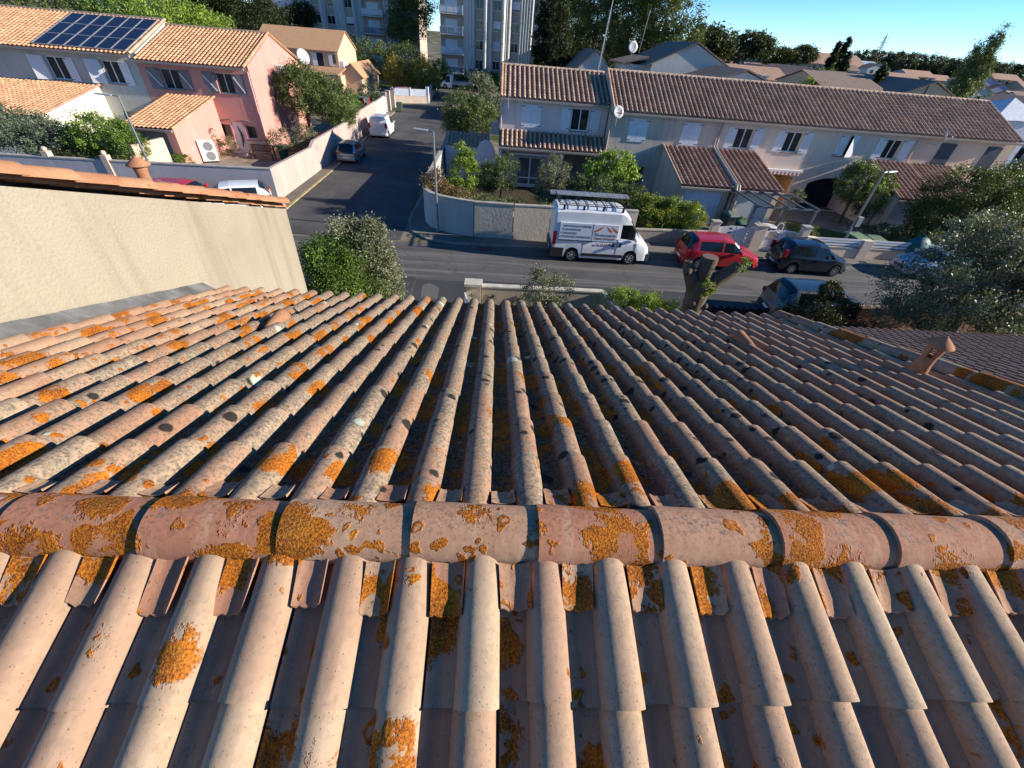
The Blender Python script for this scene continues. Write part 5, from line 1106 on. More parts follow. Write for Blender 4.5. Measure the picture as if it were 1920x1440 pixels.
dish('satellite_dish', 'white satellite dish on the roof below the dark pines', (13.8, 58, 7.6), (14.0, 57, 8.7), (.1, -1, .3), .55); antenna('thin antenna pole against the dark pines', (15.0, 58, 8.2), 3.6, (.3, 0), 3, False, .3)
lv = thing('gabled_house', 'lavender gabled house with white-barred windows beyond the terrace roof', 'house', (50, 88, 0)); gable_house(lv, 45.8, 54.5, 84, 96, 6.7, 8.05, LAV, ROOFR2, 'y', over=.5)
wins(lv, [(46.9, 48.2, 5.0, 6.1), (52.6, 53.9, 4.9, 6.1), (50.6, 51.0, 5.9, 6.6)], 83.97)
l2 = thing('gabled_house', 'lavender wing with brown roof and chimney left of the lavender house', 'house', (41, 84, 0)); gable_house(l2, 36.5, 45.5, 80, 90, 6.2, 7.6, LAV, ROOFR2, 'x'); wins(l2, [(40.5, 41.4, 5.4, 6.2), (42, 42.9, 5.4, 6.2)], 79.97); mb = MB(); mb.box(40.0, 41.2, 78.6, 79.6, 0, 6.6); mb.box(39.9, 41.3, 78.5, 79.7, 6.602, 6.8); mb.build('chimney', WHR, l2)
l3 = thing('gabled_house', 'pale grey gabled house with white chimneys left of the lavender wing', 'house', (38, 110, 0)); gable_house(l3, 32, 44, 104, 118, 7.4, 9.3, GRYH, ROOFG, 'y'); mb = MB(); mb.box(42, 43, 106, 107, 8, 10); mb.box(40, 40.8, 110, 111, 8, 10.3); mb.build('chimney', WHITE, l3)
tg = thing('gabled_house', 'tan gabled house with a drainpipe just behind the right end of the terrace', 'house', (46, 56, 0)); gable_house(tg, 44.6, 50.6, 55, 70, 6.75, 7.95, TAN, ROOFG, 'y', over=.4); gable_house(tg, 37, 44.55, 58, 68, 6.7, 7.9, TAN, ROOFG, 'x', nm='_left')
mb = MB(); mb.tube([(46.9, 54.9, 7.6), (46.9, 54.9, 3)], .07, 6); mb.build('downpipe', BLACKPL, tg); mb = MB(); mb.box(48.3, 48.6, 54.7, 55, 5.5, 6.6); mb.build('pale_pier', WHR, tg)
dk1 = thing('hipped_house', 'dark-roofed hipped house with pale shutters beyond the middle of the terrace', 'house', (52, 72, 0)); gable_house(dk1, 46, 56, 68, 80, 6.3, 7.9, GRYH, M('dark_roof', m_rooftile, (.17, .15, .125), (.21, .185, .155), (.25, .22, .185)), 'x'); wins(dk1, [(48, 49, 5.1, 6.1), (51.5, 52.5, 5.1, 6.1)], 67.97)
mq = thing('white_marquee', 'pale ridged canopy roof in shade at the right end behind the terrace', 'canopy', (44, 44, 0)); mb = MB()
a_ = [(42.5, 45, 6.5), (47.8, 45, 6.6), (47.8, 41.5, 6.1), (42.9, 41.5, 5.9)]; ap_ = (45.4, 43.4, 7.5)
for k in range(4): mb.quad(a_[k], a_[(k + 1) % 4], ap_)
mb.box(43, 47.5, 41.8, 44.8, 0, 5.9); mb.build('canopy', M('canopy_white', m_plain, (.62, .66, .72), .6), mq)
hm = thing('pink_house', 'small salmon house with white shutters between the cypress and the pines', 'house', (8, 110, 0)); mb = MB(); mb.box(9.2, 12.6, 104, 110, 0, 8.3); mb.build('wall', M('salmon2', m_stucco, (.62, .27, .18), .2), hm); mb = MB(); mb.box(9.3, 11.0, 103.9, 104, 6.3, 7.5); mb.build('shutter', WHITE2, hm); mb = MB(); mb.box(12.7, 18, 106, 112, 0, 7.9); mb.build('side_wing', TAN, hm); mb = MB(); mb.box(9.6, 10.6, 103.85, 103.899, 6.4, 7.3); mb.build('window', GLASS, hm)
# scattered suburb up to the skyline
FK = []
cols = [('pale cream', WHR), ('tan', TAN), ('grey-white', GRYH), ('lavender-grey', LAV), ('white', M('bright_render', m_stucco, (.74, .72, .66), .1)), ('peach', PEACH)]
rofs = [('grey-brown', ROOFG), ('brown', ROOFR2), ('terracotta', ROOFR)]
rg = random.Random(21); spots = []
for row, d in enumerate((96, 114, 134, 156, 182, 212, 250, 290)):
    n = 12 + row
    for k in range(n):
        ang = R(14 + 50 * (k + rg.uniform(.15, .85)) / n); x, y = d * math.cos(math.pi / 2 - ang * 1.05), d * math.sin(math.pi / 2 - ang * 1.05)
        if x < 26: continue
        if d < 120 and x < 62: continue
        spots.append((x, y, d))
for q, (x, y, d) in enumerate(spots):
    cn, cm = cols[rg.randrange(6)]; rn_, rm = rofs[rg.randrange(3)]; z0 = terr(x, y) - .3; w, dp = rg.uniform(7, 12), rg.uniform(7, 10); ze = rg.choice((2.9, 3.2, 5.0)); ax = rg.choice('xy')
    g_ = f'{cn} houses with {rn_} roofs in the distant suburb'
    lab = f'distant {cn} house with {rn_} roof among trees towards the skyline'
    t = thing('distant_house', lab, 'house', (x, y, z0), 0, g_); gable_house(t, x - w / 2, x + w / 2, y - dp / 2, y + dp / 2, ze, ze + 1.7, cm, rm, ax, z0)
    for s_ in range(3): xx = x - w / 2 + w * (s_ + .6) / 3.4; mb = MB(); mb.box(xx, xx + 1.1, y - dp / 2 - .06, y - dp / 2 - .003, z0 + ze - 1.9, z0 + ze - .6); mb.build('window', GLASS, t)
for q, (px, py, y, w, h, lab, m_) in enumerate(((1470, 106, 260, 52, 9, 'long white warehouse on the skyline left of the twin cypresses', 0), (1375, 92, 270, 16, 7, 'small pale blue-grey warehouse half hidden by a dark pine on the skyline', 0), (1552, 110, 250, 42, 9, 'brown-roofed hall on the skyline beside the twin cypresses', 1), (1600, 118, 300, 40, 6, 'low pale warehouse right of the twin cypresses', 0))):
    p = SY(px, py, y); t = thing('warehouse', lab, 'warehouse', (p.x, p.y, p.z)); z0 = terr(p.x, p.y) - 1
    wm = M('warehouse_white', m_plain, (.60, .64, .68), .6)
    mb = MB(); mb.box(p.x - w / 2, p.x + w / 2, y, y + 25, z0, p.z - h * .25); mb.build('wall', wm, t); mb = MB(); mb.prism([(y - .5, p.z - h * .25 + .02), (y + 25, p.z - h * .25 + .02), (y + 12, p.z + h * .25)], 'x', p.x - w / 2 - .5, p.x + w / 2 + .5); mb.build('roof', ROOFR2 if m_ else M('warehouse_roof', m_plain, (.45, .48, .52), .5), t)
def pylon(label, px, py, y, h):
    p = SY(px, py, y); t = thing('power_pylon', label, 'pylon', (p.x, p.y, terr(p.x, p.y))); b = Vector((p.x, p.y, p.z - h)); mb = MB(); w = h * .11
    for sx in (-1, 1):
        for sy in (-1, 1): mb.tube([b + Vector((sx * w, sy * w, -8)), b + Vector((sx * w * .25, sy * w * .25, h * .62)), b + Vector((0, 0, h))], .22, 4)
    for k in range(8):
        z = k / 8 * h * .9; q = w * (1 - .83 * z / h); mb.bar(b + Vector((-q, -q, z)), b + Vector((q, -q, z + h * .1)), .16); mb.bar(b + Vector((q, -q, z)), b + Vector((-q, -q, z + h * .1)), .16)
    mb.build('lattice', M('pylon_grey', m_plain, (.45, .46, .48), .6), t); mb = MB()
    for z in (.66, .78, .90): mb.bar(b + Vector((-w * 1.1, 0, z * h)), b + Vector((w * 1.1, 0, z * h)), .3)
    mb.build('crossarm', M('pylon_grey'), t)
pylon('tall lattice power pylon on the skyline above the umbrella pines', 1665, 62, 420, 26); pylon('faint lattice pylon at the far right skyline', 1902, 112, 500, 20)

# ------------------------------------------------------------------ trees and shrubs
OLV = m_foliage('leaf_olive', (.04, .055, .03), (.30, .31, .17), .15, .4); GRN = m_foliage('leaf_green', (0.033, 0.073, 0.013), (0.202, 0.322, 0.044), .3, .5); DGN = m_foliage('leaf_dark', (0.010, 0.018, 0.007), (0.040, 0.055, 0.018), .15, .3)
LGN = m_foliage('leaf_light', (0.081, 0.146, 0.019), (0.403, 0.545, 0.081), .35, .4); PIN = m_foliage('needle_pine', (0.019, 0.035, 0.013), (0.151, 0.181, 0.044), .15, .25); CYP = m_foliage('needle_cypress', (0.006, 0.011, 0.005), (0.022, 0.032, 0.013), .1, .2)
YEL = m_foliage('leaf_autumn', (0.098, 0.114, 0.017), (0.550, 0.403, 0.081), .3, .3); RED = m_foliage('leaf_photinia', (0.065, 0.040, 0.019), (0.322, 0.202, 0.091), .2, .5); GRD = m_foliage('leaf_citrus', (0.026, 0.046, 0.013), (0.172, 0.231, 0.060), .2, .5)
YFL = m_foliage('leaf_variegated', (0.065, 0.114, 0.017), (0.550, 0.550, 0.060), .3, .4); MED = m_foliage('leaf_medium', (0.033, 0.057, 0.019), (0.181, 0.222, 0.070), .25, .3)
BB = MATS['bark_brown']
# left hedge below the neighbour's wall: leafy privet and olive
shrub('leafy_shrub', 'bright green leafy shrub against the corner of the cream wall', 'shrub', (-4.3, 11.6, 0), [((-4.55, 11.3, 2.6), (.95, .9, 1.3)), ((-4.0, 11.6, 1.6), (.8, .9, 1.4)), ((-4.7, 11.4, 3.5), (.6, .6, .5))], GRN, 330, 60000, .30, .066, 1)
shrub('olive_shrub', 'tall silvery olive shrub right of the green shrub beside the cream wall', 'olive', (-3.6, 12.0, 0), [((-3.85, 12.0, 3.0), (.78, .8, 1.35)), ((-3.45, 12.1, 2.0), (.62, .8, 1.4)), ((-3.5, 12.1, 3.7), (.42, .5, .7)), ((-4.35, 12.0, 3.9), (.4, .5, .45))], OLV, 300, 56000, .24, .060, 2, shell=.5)
shrub('small_olive', 'small twin-headed olive shrub in front of the low cream wall', 'olive', (1.9, 12.8, 0), [((1.45, 12.7, 2.2), (.42, .4, .75)), ((2.25, 12.8, 2.05), (.42, .4, .7)), ((1.85, 12.8, 1.2), (.6, .5, .7))], OLV, 90, 9000, .2, .06, 3, bark=BARKG)
shrub('low_hedge', 'rounded bright green hedge beyond the eaves, left of the sawn trunk', 'hedge', (5.2, 13.6, 0), [((4.75, 13.6, 1.05), (.8, .65, .8)), ((5.7, 13.6, 1.0), (.9, .65, .8)), ((6.4, 13.4, .85), (.65, .5, .75))], LGN, 200, 26000, .22, .06, 4)
# sawn plane trunk
pt = thing('pollarded_trunk', 'thick sawn-off tree trunk with three stubs beyond the eaves', 'tree', (7.0, 12.6, 0)); mb = MB()
mb.tube([(7.0, 12.6, -.1), (7.02, 12.6, .9), (6.95, 12.6, 1.8), (6.93, 12.6, 2.5), (6.95, 12.6, 2.9)], [.42, .34, .33, .38, .36], 16)
mb.tube([(6.85, 12.6, 2.4), (6.5, 12.6, 2.95), (6.28, 12.58, 3.30), (6.25, 12.6, 3.5)], [.26, .20, .17, .13], 12); mb.tube([(6.97, 12.6, 2.5), (6.92, 12.62, 3.1), (6.92, 12.62, 3.66)], [.28, .27, .26], 14); mb.tube([(7.0, 12.6, 2.4), (7.4, 12.55, 2.95), (7.75, 12.5, 3.3), (7.9, 12.5, 3.5)], [.30, .25, .2, .17], 12)
[mb.ball((6.97 + rnd.uniform(-.3, .3), 12.33 + rnd.uniform(0, .1), 1.9 + k * .13), rnd.uniform(.07, .13), jit=.15) for k in range(9)]; mb.ball((6.3, 12.5, 3.2), .15, jit=.12); mb.ball((7.1, 12.45, 2.75), .14, jit=.1); tr_ = mb.build('trunk', M('bark_plane', m_bark, (.16, .125, .09)), pt, smooth=60)
leaf_cloud('shoots', [((7.0, 12.35, 2.72), (.3, .2, .3)), ((8.0, 12.4, 3.55), (.16, .15, .25))], 26, 900, .1, .08, LGN, pt, 5)
mb = MB(); mb.lathe((6.92, 12.62, 3.662), [(.25, 0), (.25, .004)], 14); mb.build('sawn_face', M('sawn_wood', m_plain, (.16, .12, .09), .9), pt)
# topiary and dark mass at the right of the eaves
tp = thing('cloud_topiary', 'dark cloud-pruned topiary with ball heads in front of the grey car', 'topiary', (11.4, 12.4, 0))
for k, (c, r_) in enumerate((((11.25, 12.3, 2.85), .34), ((12.3, 12.4, 2.2), .33), ((11.9, 12.2, 1.5), .5), ((10.4, 12.3, 2.0), .26))): leaf_cloud('ball_head', [(c, (r_, r_, r_ * .85))], 60, 5000, .1, .05, DGN, tp, 11 + k, shell=.75)
mb = MB(); mb.tube([(11.5, 12.4, 0), (11.4, 12.35, 1.5), (11.25, 12.3, 2.8)], [.08, .06, .04], 7); mb.tube([(11.45, 12.4, 1), (12.0, 12.4, 1.7), (12.3, 12.4, 2.1)], [.05, .04, .03], 6); mb.tube([(11.45, 12.4, .9), (10.8, 12.35, 1.5), (10.4, 12.3, 1.9)], [.05, .04, .03], 6); mb.build('trunk', BB, tp, smooth=60)
shrub('dark_bush', 'large very dark rounded bush covering the front of the grey car', 'shrub', (11.2, 11.8, 0), [(tuple(SY(1518, 598, 11.8)), (.85, .8, .7)), ((12.9, 11.8, 1.1), (1.1, .8, .8)), ((11.6, 11.9, 1.0), (1.0, .8, .9))], CYP, 260, 34000, .28, .06, 17)
shrub('dark_bush', 'low dark green plants in shade at the foot of the brown wall', 'shrub', (14.2, 12.6, 0), [((14.2, 12.6, .5), (1.6, .8, .6)), ((17, 12.6, .5), (1.8, .8, .6))], DGN, 140, 12000, .25, .07, 18)
tree('olive_tree', 'large silver-green olive tree filling the right edge above the eaves', 'olive tree', (17.0, 12.4, 0), [((16.2, 12.4, 3.3), (2.6, 2.0, 1.6)), ((18.4, 12.6, 2.6), (2.8, 2.0, 1.9)), ((16.9, 12.9, 4.4), (1.9, 1.6, 1.1)), ((15.0, 12.4, 2.3), (1.4, 1.3, 1.1)), ((19.6, 12.4, 3.9), (1.8, 1.6, 1.3))], OLV, BARKG, 480, 80000, .36, .085, .22, 6, nl=16, shell=.35)
# garden behind the curved wall
shrub('red_leaf_shrub', 'reddish-brown leaved shrub at the rounded corner of the wall behind the lamp', 'shrub', (-3.4, 25.0, 0), [((-3.4, 24.9, 2.0), (.75, .7, .8)), ((-3.0, 24.9, 1.6), (.5, .5, .6))], RED, 110, 8000, .22, .085, 21)
shrub('light_shrub', 'tall light green shrub with upright shoots behind the curved wall', 'shrub', (-1.9, 26.5, 0), [((-1.95, 26.5, 2.3), (.85, .8, 1.1)), ((-2.2, 26.5, 3.3), (.35, .35, .75)), ((-1.6, 26.5, 3.0), (.35, .35, .7)), ((-2.4, 26.2, 1.4), (.8, .7, .7))], LGN, 150, 11000, .22, .10, 22)
shrub('brown_green_shrub', 'dark brownish shrub low behind the curved wall between lamp and gate hut', 'shrub', (-2.4, 24.6, 0), [((-2.3, 24.5, 1.4), (.9, .6, .65))], RED, 60, 5000, .22, .08, 23)
tree('small_tree', 'small round dark green tree in front of the pinkish facade, left of the french window', 'tree', (.2, 27.2, 0), [((.35, 27.0, 2.35), (1.0, .9, .95)), ((-.6, 27.4, 1.9), (.8, .8, .8))], GRD, BARKG, 130, 13000, .27, .085, .07, 24)
tree('olive_tree', 'silvery olive tree in front of the french window of the end house', 'olive tree', (3.3, 27.0, 0), [((3.4, 26.8, 2.4), (.95, .85, 1.15)), ((3.1, 26.8, 1.5), (.95, .85, .8))], OLV, BARKG, 150, 15000, .22, .08, .08, 25)
tree('fig_tree', 'light green broad-leaved fig tree at the porch corner', 'fig tree', (6.8, 28.2, 0), [((7.0, 27.8, 3.1), (1.3, 1.0, .9)), ((6.2, 28, 2.5), (1.1, .9, .8)), ((7.9, 27.8, 2.7), (.8, .8, .6))], LGN, BARKG, 85, 4200, .30, .19, .07, 26, shell=.4)
shrub('green_shrub', 'dense mid-green shrub behind the white van', 'shrub', (6.8, 25.8, 0), [((6.2, 25.6, 1.9), (1.3, .9, 1.0)), ((7.6, 25.4, 1.5), (1.1, .8, 1.1)), ((5.0, 25.8, 2.2), (.7, .6, .6))], GRD, 190, 16000, .26, .10, 27)
shrub('garden_bed', 'low mixed plants and stones along the foot of the french window', 'flower bed', (2, 24.6, 0), [((1.2, 24.4, .75), (2.2, .6, .55)), ((3.8, 24.2, .7), (1.6, .5, .6))], MED, 130, 9000, .22, .08, 28)
shrub('variegated_hedge', 'rounded green hedge flecked with bright yellow beside the red car', 'hedge', (9.9, 24.5, 0), [((8.9, 24.5, 1.25), (1.1, .65, .95)), ((10.1, 24.5, 1.3), (1.1, .65, .95)), ((11.2, 24.5, 1.2), (.85, .65, .95))], GRN, 300, 32000, .24, .085, 29, shell=.75)
hv = bpy.data.objects[[o.name for o in bpy.data.objects if o.get('label', '').startswith('rounded green hedge flecked')][0]]
leaf_cloud('yellow_leaves', [((9.1, 24.5, 1.3), (1.25, .72, .98)), ((11.3, 24.4, 1.2), (.85, .7, .95)), ((8.6, 24.5, 2.2), (.8, .3, .06))], 90, 9500, .22, .085, YFL, hv, 30, shell=.92, tone=(.3, 1))
tree('vine_tree', 'climbing lemon tree with yellow-green tips between the arch and the right garages', 'tree', (24.7, 29.8, 0), [((24.3, 29.5, 2.6), (1.5, 1.0, 1.1)), ((25.4, 29.5, 1.8), (1.4, 1.0, 1.3)), ((23.9, 29.6, 3.3), (.9, .7, .7)), ((25.9, 29.6, 2.7), (.6, .6, .8))], GRD, BB, 230, 17000, .3, .11, .1, 31)
lt = bpy.data.objects[[o.name for o in bpy.data.objects if o.get('label', '').startswith('climbing lemon')][0]]; leaf_cloud('pale_shoots', [((24.3, 29.1, 3.1), (1.3, .6, .9)), ((25.6, 29.1, 2.3), (1.2, .6, .9))], 30, 1500, .16, .11, LGN, lt, 32, shell=.9)
tree('small_olive', 'small round olive standard beside the pergola', 'olive tree', (20.1, 29.0, 0), [((19.9, 28.7, 1.75), (.55, .5, .45))], OLV, BARKG, 60, 4200, .14, .075, .035, 33)
shrub('potted_lemon', 'yellow-green bushy plant beneath the pergola corner', 'shrub', (18.7, 29.6, 0), [((18.6, 29.6, .9), (.9, .7, .7)), ((17.9, 29.8, .8), (.6, .6, .6))], LGN, 70, 4000, .2, .11, 34)
shrub('lawn_shrub', 'small pale green shrub at the fence pillar behind the navy car', 'shrub', (18.9, 24.6, 0), [((18.8, 24.6, .65), (.55, .5, .55))], MED, 40, 2600, .15, .08, 35)
tree('conifer', 'large dark conifer in front of the right garages', 'tree', (29, 26.5, 0), [((28.6, 26, 2.6), (2.6, 2.2, 2.2)), ((30.8, 26.2, 3.0), (2.4, 2.0, 2.0)), ((27.3, 26, 1.6), (1.6, 1.6, 1.5)), ((32.8, 26.2, 2.6), (2.0, 1.8, 1.8))], m_foliage('leaf_conifer', (0.017, 0.026, 0.008), (0.121, 0.161, 0.030), .15, .25), BB, 420, 42000, .45, .12, .2, 36, nl=14)
tree('round_tree', 'dark olive and laurel tree at the left side of the end terraced house', 'tree', (-2.6, 44.5, 0), [((-3.4, 43.6, 3.3), (1.7, 1.6, 1.6)), ((-1.7, 43.6, 3.0), (1.5, 1.4, 1.5)), ((-4.0, 43.4, 2.4), (1.1, 1.1, 1.0))], GRD, BB, 260, 20000, .4, .13, .18, 37)
tree('olive_tree', 'lighter olive crown rising behind the dark tree beside the end house', 'olive tree', (-1.8, 46.2, 0), [((-1.9, 46, 4.3), (1.5, 1.3, 1.7)), ((-.9, 46, 3.6), (1.1, 1.1, 1.4))], OLV, BARKG, 150, 12000, .32, .12, .13, 38)
# left gardens
tree('orange_tree', 'large glossy round tree beside the pink gable behind the stepped wall', 'tree', (-16.7, 42.6, 0), [((-16.6, 42.6, 4.0), (2.2, 2.0, 1.9)), ((-14.9, 43.2, 3.5), (2.0, 2.0, 1.7)), ((-16.5, 42.4, 5.0), (1.3, 1.3, 1.0)), ((-13.9, 43.6, 2.6), (1.3, 1.5, 1.2))], GRD, BB, 420, 42000, .38, .12, .14, 41, nl=10)
shrub('light_shrub', 'yellow-green shrubbery along the top of the pink wall towards the parked dark van', 'shrub', (-15.6, 50.5, 0), [((-15.6, 49, 1.9), (1.2, 2.6, 1.0)), ((-16.2, 53.5, 1.9), (1.8, 2.4, 1.3))], GRN, 150, 13000, .35, .12, 42)
shrub('grey_shrub', 'greyish spiky shrub with dead flower heads against the pink gable corner', 'shrub', (-16.7, 37.2, 0), [((-16.9, 37.2, 1.2), (1.2, .9, .9)), ((-15.3, 37.6, 1.5), (.9, .8, 1.0))], OLV, 110, 7000, .25, .09, 43)
shrub('rose_bush', 'sparse rose bush against the pink house wall beside the heat pump', 'shrub', (-22.0, 36.4, 0), [((-22.3, 36.4, 1.6), (.8, .6, .9)), ((-21.0, 36.9, .7), (.9, .5, .6))], MED, 60, 3000, .2, .085, 44, shell=.4)
shrub('green_shrub', 'small shrub at the foot of the pink garage corner', 'shrub', (-21.9, 32.3, 0), [((-21.7, 32.2, .5), (.6, .5, .5))], GRN, 30, 2200, .18, .08, 45)
shrub('laurel_bush', 'big glossy green laurel in front of the white wing and grey gate', 'shrub', (-24.7, 30.0, 0), [((-24.8, 30.1, 2.1), (1.9, 1.4, 1.4)), ((-23.4, 30, 1.8), (1.2, 1.2, 1.1)), ((-26.0, 30, 1.4), (1.2, 1.2, 1.0))], GRN, 280, 26000, .32, .11, 46)
tree('grey_olive', 'large grey-green tree at the left edge in front of the tiled wings', 'olive tree', (-29.5, 30.5, 0), [((-29.5, 30, 2.2), (2.6, 1.6, 1.3)), ((-27.6, 29.8, 1.7), (1.7, 1.4, 1.2)), ((-31.5, 30, 2.4), (2.0, 1.5, 1.2))], m_foliage('leaf_grey', (0.033, 0.048, 0.033), (0.202, 0.252, 0.161), .15, .3), BB, 330, 30000, .35, .10, .15, 47)
shrub('spiky_plant', 'dark spiky plant between the grey tree and the laurel', 'shrub', (-26.2, 28.6, 0), [((-26.2, 28.6, .9), (1.1, .8, .8))], DGN, 80, 5000, .25, .16, 48)
shrub('red_shrub', 'red-leaved shrub under the peach porch roof', 'shrub', (-24.6, 70.6, 0), [((-24.6, 70.6, 1.9), (.8, .8, 1.2))], m_foliage('leaf_red', (0.195, 0.033, 0.025), (0.550, 0.161, 0.121), .2, .3), 40, 2600, .3, .14, 49)
shrub('grey_shrub', 'grey-green bushes beside the dark parked van', 'shrub', (-17.7, 70.5, 0), [((-18.2, 70.5, 1.6), (1.6, 1.5, 1.3)), ((-16.6, 68, 1.1), (1.0, 1.4, .9))], OLV, 100, 6500, .35, .15, 50)
shrub('hedge_mass', 'long dark hedge between the peach house and the apartment block', 'hedge', (-20, 96, 0), [((-24, 97, 3.6), (5, 3, 3.4)), ((-17.5, 94, 3.4), (4.5, 3, 3.2)), ((-29, 99, 3.5), (4, 3, 3))], MED, 300, 26000, .8, .25, 51)
tree('autumn_tree', 'yellow-green autumn tree left of two behind the white panel fence', 'tree', (-16.8, 84, 0), [((-16.8, 83.5, 3.0), (2.0, 1.8, 2.1))], YEL, BB, 110, 9000, .5, .19, .12, 52); tree('autumn_tree', 'orange-tinged autumn tree right of two behind the white panel fence', 'tree', (-12.9, 86, 0), [((-13.4, 85.5, 2.9), (2.3, 2.0, 2.3)), ((-11.8, 88, 2.2), (1.3, 2.0, 1.8))], YEL, BB, 170, 13000, .5, .19, .12, 53, tone=(.2, 1))
shrub('hedge_mass', 'dark green hedge behind the white truck at the end of the street', 'hedge', (-5, 104.5, 0), [((-4, 104.4, 1.6), (5.6, 1.0, 1.7)), ((-12.5, 105, 2.0), (2.6, 1.5, 2.2))], m_foliage('leaf_hedge', (0.019, 0.048, 0.009), (0.101, 0.181, 0.040), .15, .3), 220, 14000, .5, .22, 54)
tree('cypress_tree', 'huge black-green cypress right of the ribbed apartment block', 'cypress', (6.6, 70, 0), [((6.6, 70, 4.5), (2.9, 2.6, 4.6)), ((6.3, 70, 8.5), (2.2, 2.0, 4.4)), ((6.0, 70, 12), (1.3, 1.2, 3.6))], CYP, BB, 500, 44000, .45, .22, .3, 55, shell=.72)
PG = 'dark pines behind the terrace'
for k, (px, py, y, sx, sz, lab) in enumerate(((1060, 25, 100, 6.5, 8, 'pine with light green tufts immediately right of the black cypress'), (1120, 40, 88, 6, 8, 'dark pine behind the tall lattice mast'), (1185, 30, 82, 6.5, 8, 'massive dark pine above the small white dish'), (1250, 30, 80, 6.5, 7, 'sunlit pine with ragged right edge against the sky'))):
    c = SY(px, py, y); tree('pine_tree', lab, 'pine', (c.x, y, 0), [((c.x, y, c.z), (sx * .75, sx * .7, sz * .55)), ((c.x + sx * .3, y, c.z - sz * .35), (sx * .7, sx * .6, sz * .4)), ((c.x - sx * .2, y, c.z + sz * .4), (sx * .6, sx * .6, sz * .5)), ((c.x + sx * .1, y + 1, c.z - sz * .75), (sx * .75, sx * .5, sz * .35))], PIN, BARKG, 300, 26000, 1.0, .30, .4, 60 + k, nl=10, shell=.6)
for k, (px, py, y, sx, sz, lab) in enumerate(((770, 30, 118, 6, 9, 'tall pine between the two apartment blocks'), (450, 20, 92, 6.5, 6, 'dark pine in front of the left apartment block'), (395, 25, 88, 5, 5, 'dark pine left of the other above the pink roof'), (490, 45, 100, 5, 4, 'low dark pine right above the peach house roof'), (560, 35, 112, 4, 3, 'dark shrub-like tree before the left apartment block'))):
    c = SY(px, py, y); tree('pine_tree', lab, 'pine', (c.x, y, 0), [((c.x, y, c.z), (sx * .75, sx * .7, sz * .5)), ((c.x + sx * .3, y, c.z + sz * .35), (sx * .6, sx * .6, sz * .4)), ((c.x - sx * .35, y, c.z - sz * .2), (sx * .55, sx * .5, sz * .35))], PIN if k == 0 else DGN, BB, 200, 15000, 1.0, .32, .35, 70 + k, nl=8, shell=.6)
for k, (px, py, y, sx, sz, lab, mt) in enumerate(((320, 25, 70, 6, 2.2, 'light green tree behind the solar roof', LGN), (210, 8, 75, 6, 2.2, 'light green tree above the middle of the solar panels', GRN), (80, 2, 72, 6, 2.2, 'brownish-green tree above the left end of the roof', MED), (270, 5, 95, 6, 3, 'olive-green tree far behind the solar roof', MED))):
    c = SY(px, py, y); tree('broadleaf_tree', lab, 'tree', (c.x, y, 0), [((c.x, y, c.z - .6), (sx * .8, sx * .6, sz)), ((c.x + 3, y + 1, c.z - 1.2), (sx * .6, sx * .5, sz * .8))], mt, BB, 160, 11000, .8, .26, .25, 80 + k, nl=6)
tree('poplar_tree', 'tall slender poplar standing above the suburb at the upper right', 'poplar', (68.5, 74, 0), [((68.8, 74, 7.4), (1.9, 1.7, 3.6)), ((68.9, 74, 10.2), (1.35, 1.2, 3.0)), ((68.9, 74, 12.3), (.75, .7, 2.3)), ((67.2, 74, 9.8), (.8, .8, 2.8)), ((67.0, 73, 6.2), (1.9, 1.6, 2.2))], m_foliage('leaf_poplar', (0.025, 0.048, 0.019), (0.181, 0.242, 0.081), .25, .3), BARKG, 330, 24000, .55, .22, .25, 90, nl=10, shell=.5, trunk_top=(68.9, 74, 12.5))
for k, (px, py, y, h, r_, lab) in enumerate(((1637, 165, 62, 4.5, .75, 'narrow dark cypress leaning up beside the dark hipped house'), (1562, 108, 180, 8, 1.3, 'left twin cypress spire on the skyline'), (1578, 104, 185, 9, 1.4, 'right twin cypress spire on the skyline'), (1583, 122, 170, 6, 1.3, 'short cypress just right of the twin spires'))):
    c = SY(px, py, y); tree('cypress_tree', lab, 'cypress', (c.x, y, terr(c.x, y)), [((c.x, y, c.z - h * .15), (r_, r_, h * .35)), ((c.x, y, c.z + h * .25), (r_ * .55, r_ * .55, h * .3))], CYP, BB, 90, 7000, r_ * .45, .08 * r_ + .08 + y * .0018, .15, 95 + k, nl=3, shell=.7)
for k, (px, py, y, sx, sz, lab) in enumerate(((1405, 84, 150, 9, 6, 'big dark stone pine on the skyline above the grey houses'), (1365, 86, 210, 7, 5, 'small dark pine left of the big stone pine'), (1325, 78, 105, 6, 5, 'dark pine just right of the pine wood'), (1460, 102, 190, 8, 4, 'round tree in front of the white warehouse'), (1505, 100, 200, 6, 5, 'dark tree between the warehouse and the cypress spires'))):
    c = SY(px, py, y); tree('stone_pine', lab, 'pine', (c.x, y, terr(c.x, y)), [((c.x, y, c.z), (sx * .55, sx * .5, sz * .4)), ((c.x + sx * .4, y, c.z - .5), (sx * .5, sx * .5, sz * .4)), ((c.x - sx * .3, y, c.z - sz * .3), (sx * .5, sx * .5, sz * .35))], DGN, BB, 150, 11000, 1.3, .62, .3, 100 + k, nl=5, shell=.7)
# skyline row of umbrella pines
for k in range(11):
    px = 1625 + k * 29 + (k % 3) * 3; py = 108 + (px - 1620) * .088; y = 330 + (k % 2) * 10; c = SY(px, py, y)
    tree('umbrella_pine', 'umbrella pine in the dark row along the right skyline', 'pine', (c.x, y, terr(c.x, y)), [((c.x, y, c.z - .5), (9.5, 8, 4.2)), ((c.x + rnd.uniform(-3, 3), y, c.z - 2.5), (9, 7, 3.5))], m_foliage('needle_umbrella', (.02, .03, .015), (.075, .09, .045), .1, .2), BB, 90, 6000, 1.6, .9, .5, 120 + k, group='umbrella pines on the right skyline', nl=4, shell=.8)
